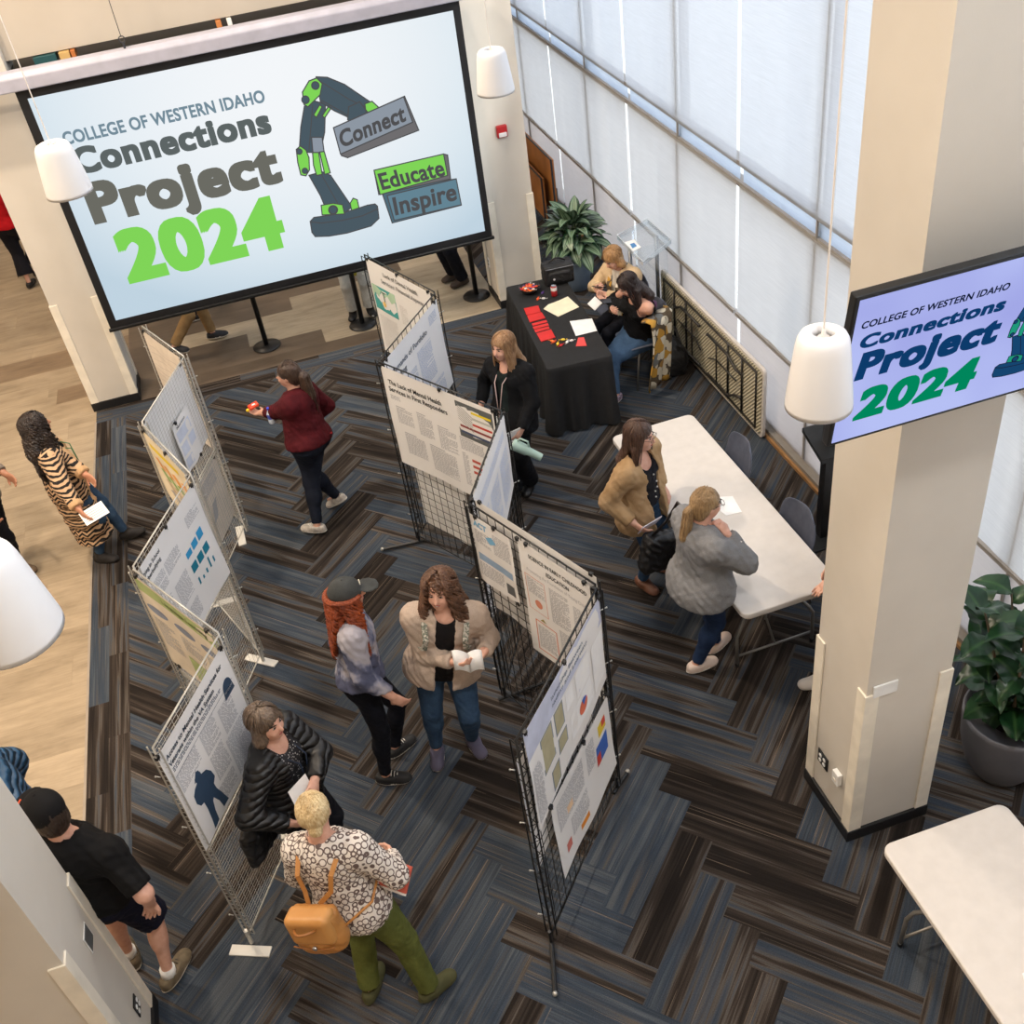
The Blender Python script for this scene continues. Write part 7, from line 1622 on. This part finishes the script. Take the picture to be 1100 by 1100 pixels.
s.body(.010).hair('short', MATS['short_dark_hair'], 0, 47); s.top(clothmat('dark_grey_top', (52, 52, 56)), .016, .9, -.05, 'shirt', seed=48, h=.011); s.trousers(navy_c, .02, .02); s.shoes(mat('brown_boot', (58, 46, 38), (74, 60, 50), .7), rubber_k, high=.05)
# 20 person hidden by the right pillar
s = Person('person in black behind the right pillar, one hand on the white table', 1.70, (911, 727), None, 165, 165, -10, W=1.05, bust=0, group=PT)
s.leg(0, P(884, 727, .08), 170).leg(1, P(905, 715, .08), 165)
s.arm(0, P(886, 628, .83), palm=-Z(1), hdir=s.F*.8+V3(-.3, -.3, -.25), curl=.35, pole=-s.R-s.F).arm(1, s.bp(.25, .1, .02), palm=-s.R)
s.body().face(); s.hair('short', MATS['short_dark_hair'], 0, 49); s.top(MATS['black_cotton'], .016, .92, -.05, 'sweater', seed=50); s.trousers(navy_c); s.shoes(mat('white_sneaker', (220, 214, 208), None, .7), rubber_w); hidp = s
# ---------------------------------------------------------------- held and worn things
def slab_at(name, c, ex, ey, th, mats, label, cat, group=None):
    r = MB(); n = nrm(np.cross(ex, ey)); r.obox(c, np.array(ex), np.array(ey), n*th); o = r.build(name, mats); return tag(o, label, cat, group)
pw = MATS['white_sheet']; greyp = mat('grey_print', (168, 170, 176), None, .6)
# zebra paper
c = zebra.handpos(1, .10); ex = nrm(V3(.9, .35, .1)); ey = nrm(np.cross(V3(-.2, -.5, .8), ex)); o = slab_at('paper_sheet', c+ex*.05, ex*.105, ey*.07, .0012, pw, 'folded white leaflet held by the woman in the patterned cardigan', 'paper')
m = MB()
for j in range(5): m.obox(c+ex*.05+ey*(.045-.022*j)+nrm(np.cross(ex, ey))*.002, ex*.085, ey*.0035, V3(0, 0, .0003))
m.build('printed_lines', greyp, o)
# curly booklet
a, b = curly.handpos(0, .07), curly.handpos(1, .07); c = (a+b)/2+curly.F*.04; r = empty('booklet', tuple(c), 'open white booklet held by the woman in the beige cardigan', 'booklet')
for q in (-1, 1):
    vs = []
    for i in range(6):
        t_ = i/5; base = c-curly.R*q*(.095*t_)+Z(.032*math.sin(t_*2.2)+.01); up = nrm(Z(.75)-curly.F*.35)
        vs += [base-up*.068, base+up*.068]
    mb = MB(); mb.add(vs, [(2*i, 2*i+2, 2*i+3, 2*i+1) for i in range(5)]); o = mb.build('page', pw, r, smooth=True); so = o.modifiers.new('thick', 'SOLIDIFY'); so.thickness = .003
# tumbler + paper
h = blazer.handpos(0, .07); r = empty('tumbler', tuple(h), 'pale mint tumbler with a handle, held by the woman in the black blazer', 'tumbler')
ax = nrm(P(578, 489, .74)-P(555, 478, .84)); mint = mat('mint_coating', (176, 204, 194), (168, 196, 186), .45); c = P(566, 484, .79)
MB().lathe(c-ax*.12, [(.030, .26), (.034, .24), (.036, .14), (.047, .12), (.050, .02), (.052, .0), (.050, -.012), (.040, -.018), (.001, -.018)][::-1], 24, axis=ax, cap=False).build('cup', mint, r, smooth=True)
sd = nrm(np.cross(ax, (0, 0, 1))); up = nrm(np.cross(sd, ax)); up = up if up[2] > 0 else -up
MB().tube([c-ax*.11+up*.048, c-ax*.10+up*.085, c-ax*.03+up*.090, c+ax*.0+up*.046], .009, 8).build('handle', mint, r, smooth=True)
MB().lathe(c-ax*.141, [(.034, 0), (.034, .006)], 20, axis=ax).build('lid', mat('pale_lid', (206, 222, 214), None, .4), r)
MB().tube([c-ax*.145+sd*x*.015+up*(.012-.024*abs(x)) for x in (-1, 0, 1)], .003, 5).build('lid_mark', mat('dark_mark', (60, 70, 70), None, .5), r)
slab_at('paper_sheet', h+V3(-.03, -.02, .0), V3(.07, .02, 0), V3(.01, -.03, .09), .0015, pw, 'white paper behind the mint tumbler in the same hand', 'paper')
# maroon items
h = maroon.handpos(0, .085)+Z(.03); r = empty('candy_bag', tuple(h), 'orange and white candy packet in the hand of the woman in maroon', 'candy packet')
mb = MB(); mb.obox(h+V3(0, 0, .02), V3(.045, .01, .01), V3(-.01, .035, .0), V3(0, 0, .014)); o = mb.build('packet', mat('packet_orange', (232, 74, 30), (214, 60, 24), .35), r); bevel(o, .01, 2); MB().obox(h+V3(.01, -.005, .036), V3(.02, .004, .002), V3(0, .012, 0), V3(0, 0, .001)).build('white_print', pw, r)
o = MB().ball(h+V3(-.055, -.02, .0), (.018, .018, .016), 10).build('wrapped_candy', mat('candy_yellow', (236, 196, 40)), smooth=True); tag(o, 'yellow and black round candy at the fingertips of the woman in maroon', 'candy')
e = maroon.elb[0]*.45+maroon.wri[0]*.55+maroon.F*.04+maroon.R*.12; c = P(291, 448, 1.14); r = empty('water_bottle', tuple(c), 'small clear water bottle with a blue cap beside the woman in maroon', 'bottle')
MB().lathe(c-Z(.06), [(.028, 0), (.031, .01), (.031, .05), (.029, .055), (.031, .06), (.031, .10), (.014, .13), (.013, .14)], 16, mis=[0, 0, 1, 1, 1, 0, 0]).build('bottle', [mat('bottle_plastic', (196, 206, 220), None, .1), mat('bottle_label', (70, 84, 170), None, .4)], r, smooth=True)
MB().lathe(c-Z(.06), [(.015, .138), (.015, .158), (.001, .158)], 14).build('cap', mat('blue_cap', (50, 70, 200), None, .4), r)
# tan jacket: folded leaflet
c = tanw.handpos(1, .08); slab_at('leaflet', c+V3(.05, .0, .0), V3(.085, .02, .01), V3(.01, -.035, .055), .003, mat('lilac_leaflet', (206, 200, 218), (226, 222, 230), .5, scale=20), 'folded pale lilac leaflet in the hand of the woman in tan', 'leaflet')
# phones
for s_, nm, lab in ((seatA, 'phone', 'phone held by the seated blonde woman'), (seatB, 'phone', 'dark phone held by the seated woman with long dark hair')):
    c = (s_.handpos(0, .08)+s_.handpos(1, .08))/2+Z(.02); ex = nrm(s_.R); ey = nrm(s_.F*.8+Z(.35)); r = empty(nm, tuple(c), lab, 'phone'); mb = MB(); mb.obox(c, ex*.038, ey*.078, nrm(np.cross(ex, ey))*.0045); o = mb.build('phone_body', mat('phone_black', (26, 26, 30), None, .2), r); bevel(o, .004)
    mb = MB(); mb.obox(c+nrm(np.cross(ex, ey))*.005, ex*.034, ey*.072, nrm(np.cross(ex, ey))*.0005); mb.build('phone_screen', mat('phone_glass', (52, 54, 62), None, .08), r)
c = P(639, 326, .80); slab_at('tissue', c, V3(.05, .02, .02), V3(-.02, .05, .02), .004, pw, 'crumpled white paper between the two seated women', 'paper')
# shawl over the chair back
t_ = MB(); vs = []; nx, ny = 10, 14; xb = 3.72
for j in range(ny+1):
    v = j/ny
    for i in range(nx+1):
        u = i/nx*2-1; w_ = .20-.04*v
        if v < .12: o_ = -.10+.10*v/.12; z_ = .83+.03*v/.12
        else: o_ = .02*math.sin(v*4)+.016*math.sin(u*7+v*3); z_ = .86-.78*(v-.12)/.88
        ex_ = V3(.86, .50, 0); no_ = V3(.45, -.89, 0); p_ = V3(3.53, 8.70, 0)+ex_*(u*w_*(1-.15*math.sin(v*5))-.06*v)+no_*(o_+.012*math.sin(u*11)); vs.append((p_[0], p_[1], z_))
t_.add(vs, [(j*(nx+1)+i, j*(nx+1)+i+1, (j+1)*(nx+1)+i+1, (j+1)*(nx+1)+i) for j in range(ny) for i in range(nx)]); o = t_.build('shawl', scarfm, smooth=True); so = o.modifiers.new('thick', 'SOLIDIFY'); so.thickness = .012
tag(o, 'cream, mustard and grey patterned shawl hanging over the back of the nearer seat', 'shawl')
# tan leather backpack on the blonde woman
s_ = green; tanl = mat('tan_leather', (190, 134, 74), (172, 116, 58), .42, scale=7, bump=.15, bscale=90); B = s_.TB; bc_ = s_.bp(-.055, -.255, s_.T*.22)
r = empty('leather_backpack', tuple(bc_), 'small tan leather backpack worn by the woman in green trousers', 'backpack')
g = SDF(bc_-.24, bc_+.24, .007); g.box(bc_, (.135, .065, .13), B, .045, 0); g.ell(bc_-s_.U*.05-s_.F*.01, (.145, .08, .10), B, .04); g.wrinkle(.003, .10, 6); g.build('bag', tanl, r)
g = SDF(bc_-.24, bc_+.24, .006); g.box(bc_+s_.U*.055-s_.F*.030, (.128, .062, .095), B, .035, 0); g.box(bc_+s_.U*.05+s_.F*.02, (.11, .075, .085), B, .02, .01, 'sub'); g.build('flap', mat('tan_leather_flap', (202, 148, 86), (188, 132, 70), .38, scale=7), r)
MB().tube([bc_+s_.R*x*.062+s_.U*(.098+.022*(1-x*x))-s_.F*(.098+.050*(1-x*x)) for x in np.linspace(-1, 1, 9)], .0075, 8).build('grab_handle', mat('brown_leather_trim', (150, 96, 46), None, .45), r, smooth=True)
MB().tube([bc_+s_.R*x*.120+s_.U*(-.035-.02*(1-x*x))-s_.F*.094 for x in np.linspace(-1, 1, 9)], .004, 6).build('flap_seam', MATS['brown_leather_trim'], r, smooth=True)
MB().lathe(bc_-s_.U*.045-s_.F*.092, [(.014, 0), (.014, .008), (.008, .011)], 14, axis=-s_.F).build('clasp', chrome, r, smooth=True)
for q in (-1, 1):
    x1 = .085*q; y_ = -(.098*s_.W**.85*s_.k+.035)
    pts = [bc_+s_.U*.12+s_.R*q*.035+s_.F*.05, s_.bp(x1*.9-.02, y_-.028, s_.T*.62), s_.bp(x1*1.15-.01, y_-.012, s_.T*.84), s_.bp(x1*1.35, -.085, s_.T*.965), s_.bp(x1*1.5, .0, s_.T*1.01), s_.bp(x1*1.5, .08, s_.T*.93)]
    mb = MB()
    for a, b in zip(pts[:-1], pts[1:]): mb.obox((a+b)/2, nrm(np.cross(b-a, s_.F if abs(nrm(b-a)@s_.F) < .8 else s_.U))*.013, nrm(np.cross(np.cross(b-a, s_.F if abs(nrm(b-a)@s_.F) < .8 else s_.U), b-a))*.003, (b-a)/2*1.06)
    mb.build('shoulder_strap', tanl, r)
MB().tube([bc_+s_.R*.12-s_.U*.02, s_.bp(.20, -.10, s_.T*.24), s_.bp(.22, .0, s_.T*.4)], .008, 6).build('side_strap', tanl, r, smooth=True)
c = P(412, 936, 1.10); slab_at('folder', c, nrm(V3(.75, -.55, -.15))*.15, nrm(V3(.4, .5, .5))*.07, .009, mat('coral_folder', (206, 98, 80), (190, 84, 68), .6), 'coral-edged papers held under the arm of the woman in green trousers', 'folder')
slab_at('paper_sheet', P(412, 940, 1.08), nrm(V3(.75, -.55, -.15))*.145, nrm(V3(.4, .5, .5))*.065, .004, pw, 'white papers just under the coral-edged folder, held by the woman in green trousers', 'paper')
# shoulder bags
def tote(s_, c, ru, rf, rr_, label, strap, name='shoulder_bag', seed=1, m_=None, B=None):
    m_ = m_ or bagm; r = empty(name, tuple(c), label, 'bag'); g = SDF(c-.36, c+.36, .009); B = s_.TB if B is None else B; g.box(c, (rr_, rf, ru), B, min(rf, .05)*.9, 0); g.wrinkle(.008, .13, seed); g.build('bag_body', m_, r)
    MB().tube(strap, .012, 8).build('strap', m_, r, smooth=True); return r
leatherk = mat('black_leather_bag', (22, 22, 24), (30, 30, 32), .4, scale=10, bump=.3, bscale=60)
s_ = puffer; c = P(280, 893, .72); tote(s_, c, .15, .045, .17, 'black shoulder bag of the woman in the quilted jacket', [c+Z(.14)+s_.R*.10, s_.sho[1]+s_.R*.05+Z(.0)-s_.F*.06+V3(0, 0, -.25), s_.sho[1]+Z(.085), s_.sho[1]+s_.F*.09+Z(-.04), c+Z(.14)-s_.R*.06+s_.F*.05], m_=leatherk)
c = P(318, 852, 1.12); slab_at('paper_sheet', c+V3(.03, 0, 0), V3(.06, .03, .02), V3(-.01, .03, .05), .0015, pw, 'small white paper in the hand of the woman in the quilted jacket', 'paper')
s_ = greyw; c = P(706, 592, .62); Bg = basis(nrm(V3(-.2, .98, 0)), nrm(V3(.25, 0, 1)))
tote(s_, c, .17, .07, .14, 'slouchy black bag hanging beside the woman in the grey sweater', [c+Z(.15)+V3(-.05, 0, 0), P(716, 560, .95), P(728, 540, 1.20), s_.sho[0]+Z(.06)-s_.R*.01, s_.sho[0]+s_.F*.10-Z(.06)], seed=5, m_=leatherk, B=Bg)
MB().ball(P(696, 608, .56), (.015, .015, .015), 8)
# ---------------------------------------------------------------- light, world, camera
def area(name, loc, size, power, colr, target=None, sy=None):
    l = bpy.data.lights.new(name, 'AREA'); l.shape = 'RECTANGLE'; l.size = size; l.size_y = sy or size; l.energy = power; l.color = L(colr)[:3]
    o = bpy.data.objects.new(name, l); o.location = loc; C.objects.link(o)
    if target is not None: o.rotation_euler = (Vector(target)-Vector(loc)).to_track_quat('-Z', 'Y').to_euler()
    return o
area('ceiling_and_fill_light', (-2.8, 8.5, 8.8), .35, 310, (255, 234, 208), (0, 7, 0))
area('ceiling_and_fill_light', (-2.6, 3.4, 8.8), .35, 330, (255, 234, 208), (0, 4, 0))
area('ceiling_and_fill_light', (1.0, 8.8, 8.8), .5, 150, (255, 240, 222), (1, 6, 0))
area('ceiling_and_fill_light', (1.5, .9, 8.8), .6, 160, (250, 248, 246), (.2, 4.5, 0))  # added fill that brightens the foreground and posters, no known fixture
area('ceiling_and_fill_light', (-5.0, 14, 8.5), 1.2, 300, (255, 232, 204), (-3, 12, 0))
area('ceiling_and_fill_light', (-5.5, 6, 8.5), 1.2, 240, (255, 232, 204), (-3, 6, 0))
sun = bpy.data.lights.new('sun', 'SUN'); sun.energy = 4.0; sun.angle = math.radians(3); sun.color = (1, .96, .9)
so = bpy.data.objects.new('sun', sun); C.objects.link(so); so.rotation_euler = Vector((-.22, .80, -.56)).to_track_quat('-Z', 'Y').to_euler()
w = bpy.data.worlds.new('sky'); bpy.context.scene.world = w; w.use_nodes = True
bg = w.node_tree.nodes['Background']; bg.inputs[0].default_value = L((226, 236, 255)); bg.inputs[1].default_value = 2.45
cam = bpy.data.cameras.new('camera'); co = bpy.data.objects.new('camera', cam); C.objects.link(co)
cam.sensor_fit = 'HORIZONTAL'; cam.sensor_width = 36; cam.lens = 36*FL/1100; cam.clip_start = .05; cam.clip_end = 200
right = V3(CR[0][0], CR[1][0], -CR[2][0]); down = V3(CR[0][1], CR[1][1], -CR[2][1]); fwd = V3(CR[0][2], CR[1][2], -CR[2][2])
Mx = Matrix(((right[0], -down[0], -fwd[0], 0), (right[1], -down[1], -fwd[1], 0), (right[2], -down[2], -fwd[2], CH), (0, 0, 0, 1)))
co.matrix_world = Mx
sc = bpy.context.scene; sc.camera = co
sc.view_settings.view_transform = 'Standard'; sc.view_settings.look = 'None'; sc.view_settings.gamma = 1; sc.view_settings.exposure = 0.18
try:
    sc.view_settings.use_curve_mapping = False
    sc.cycles.use_denoising = True; sc.cycles.max_bounces = 8; sc.cycles.diffuse_bounces = 4; sc.cycles.transparent_max_bounces = 24; sc.cycles.caustics_reflective = False; sc.cycles.caustics_refractive = False
    sc.cycles.sample_clamp_indirect = 6
except Exception: pass
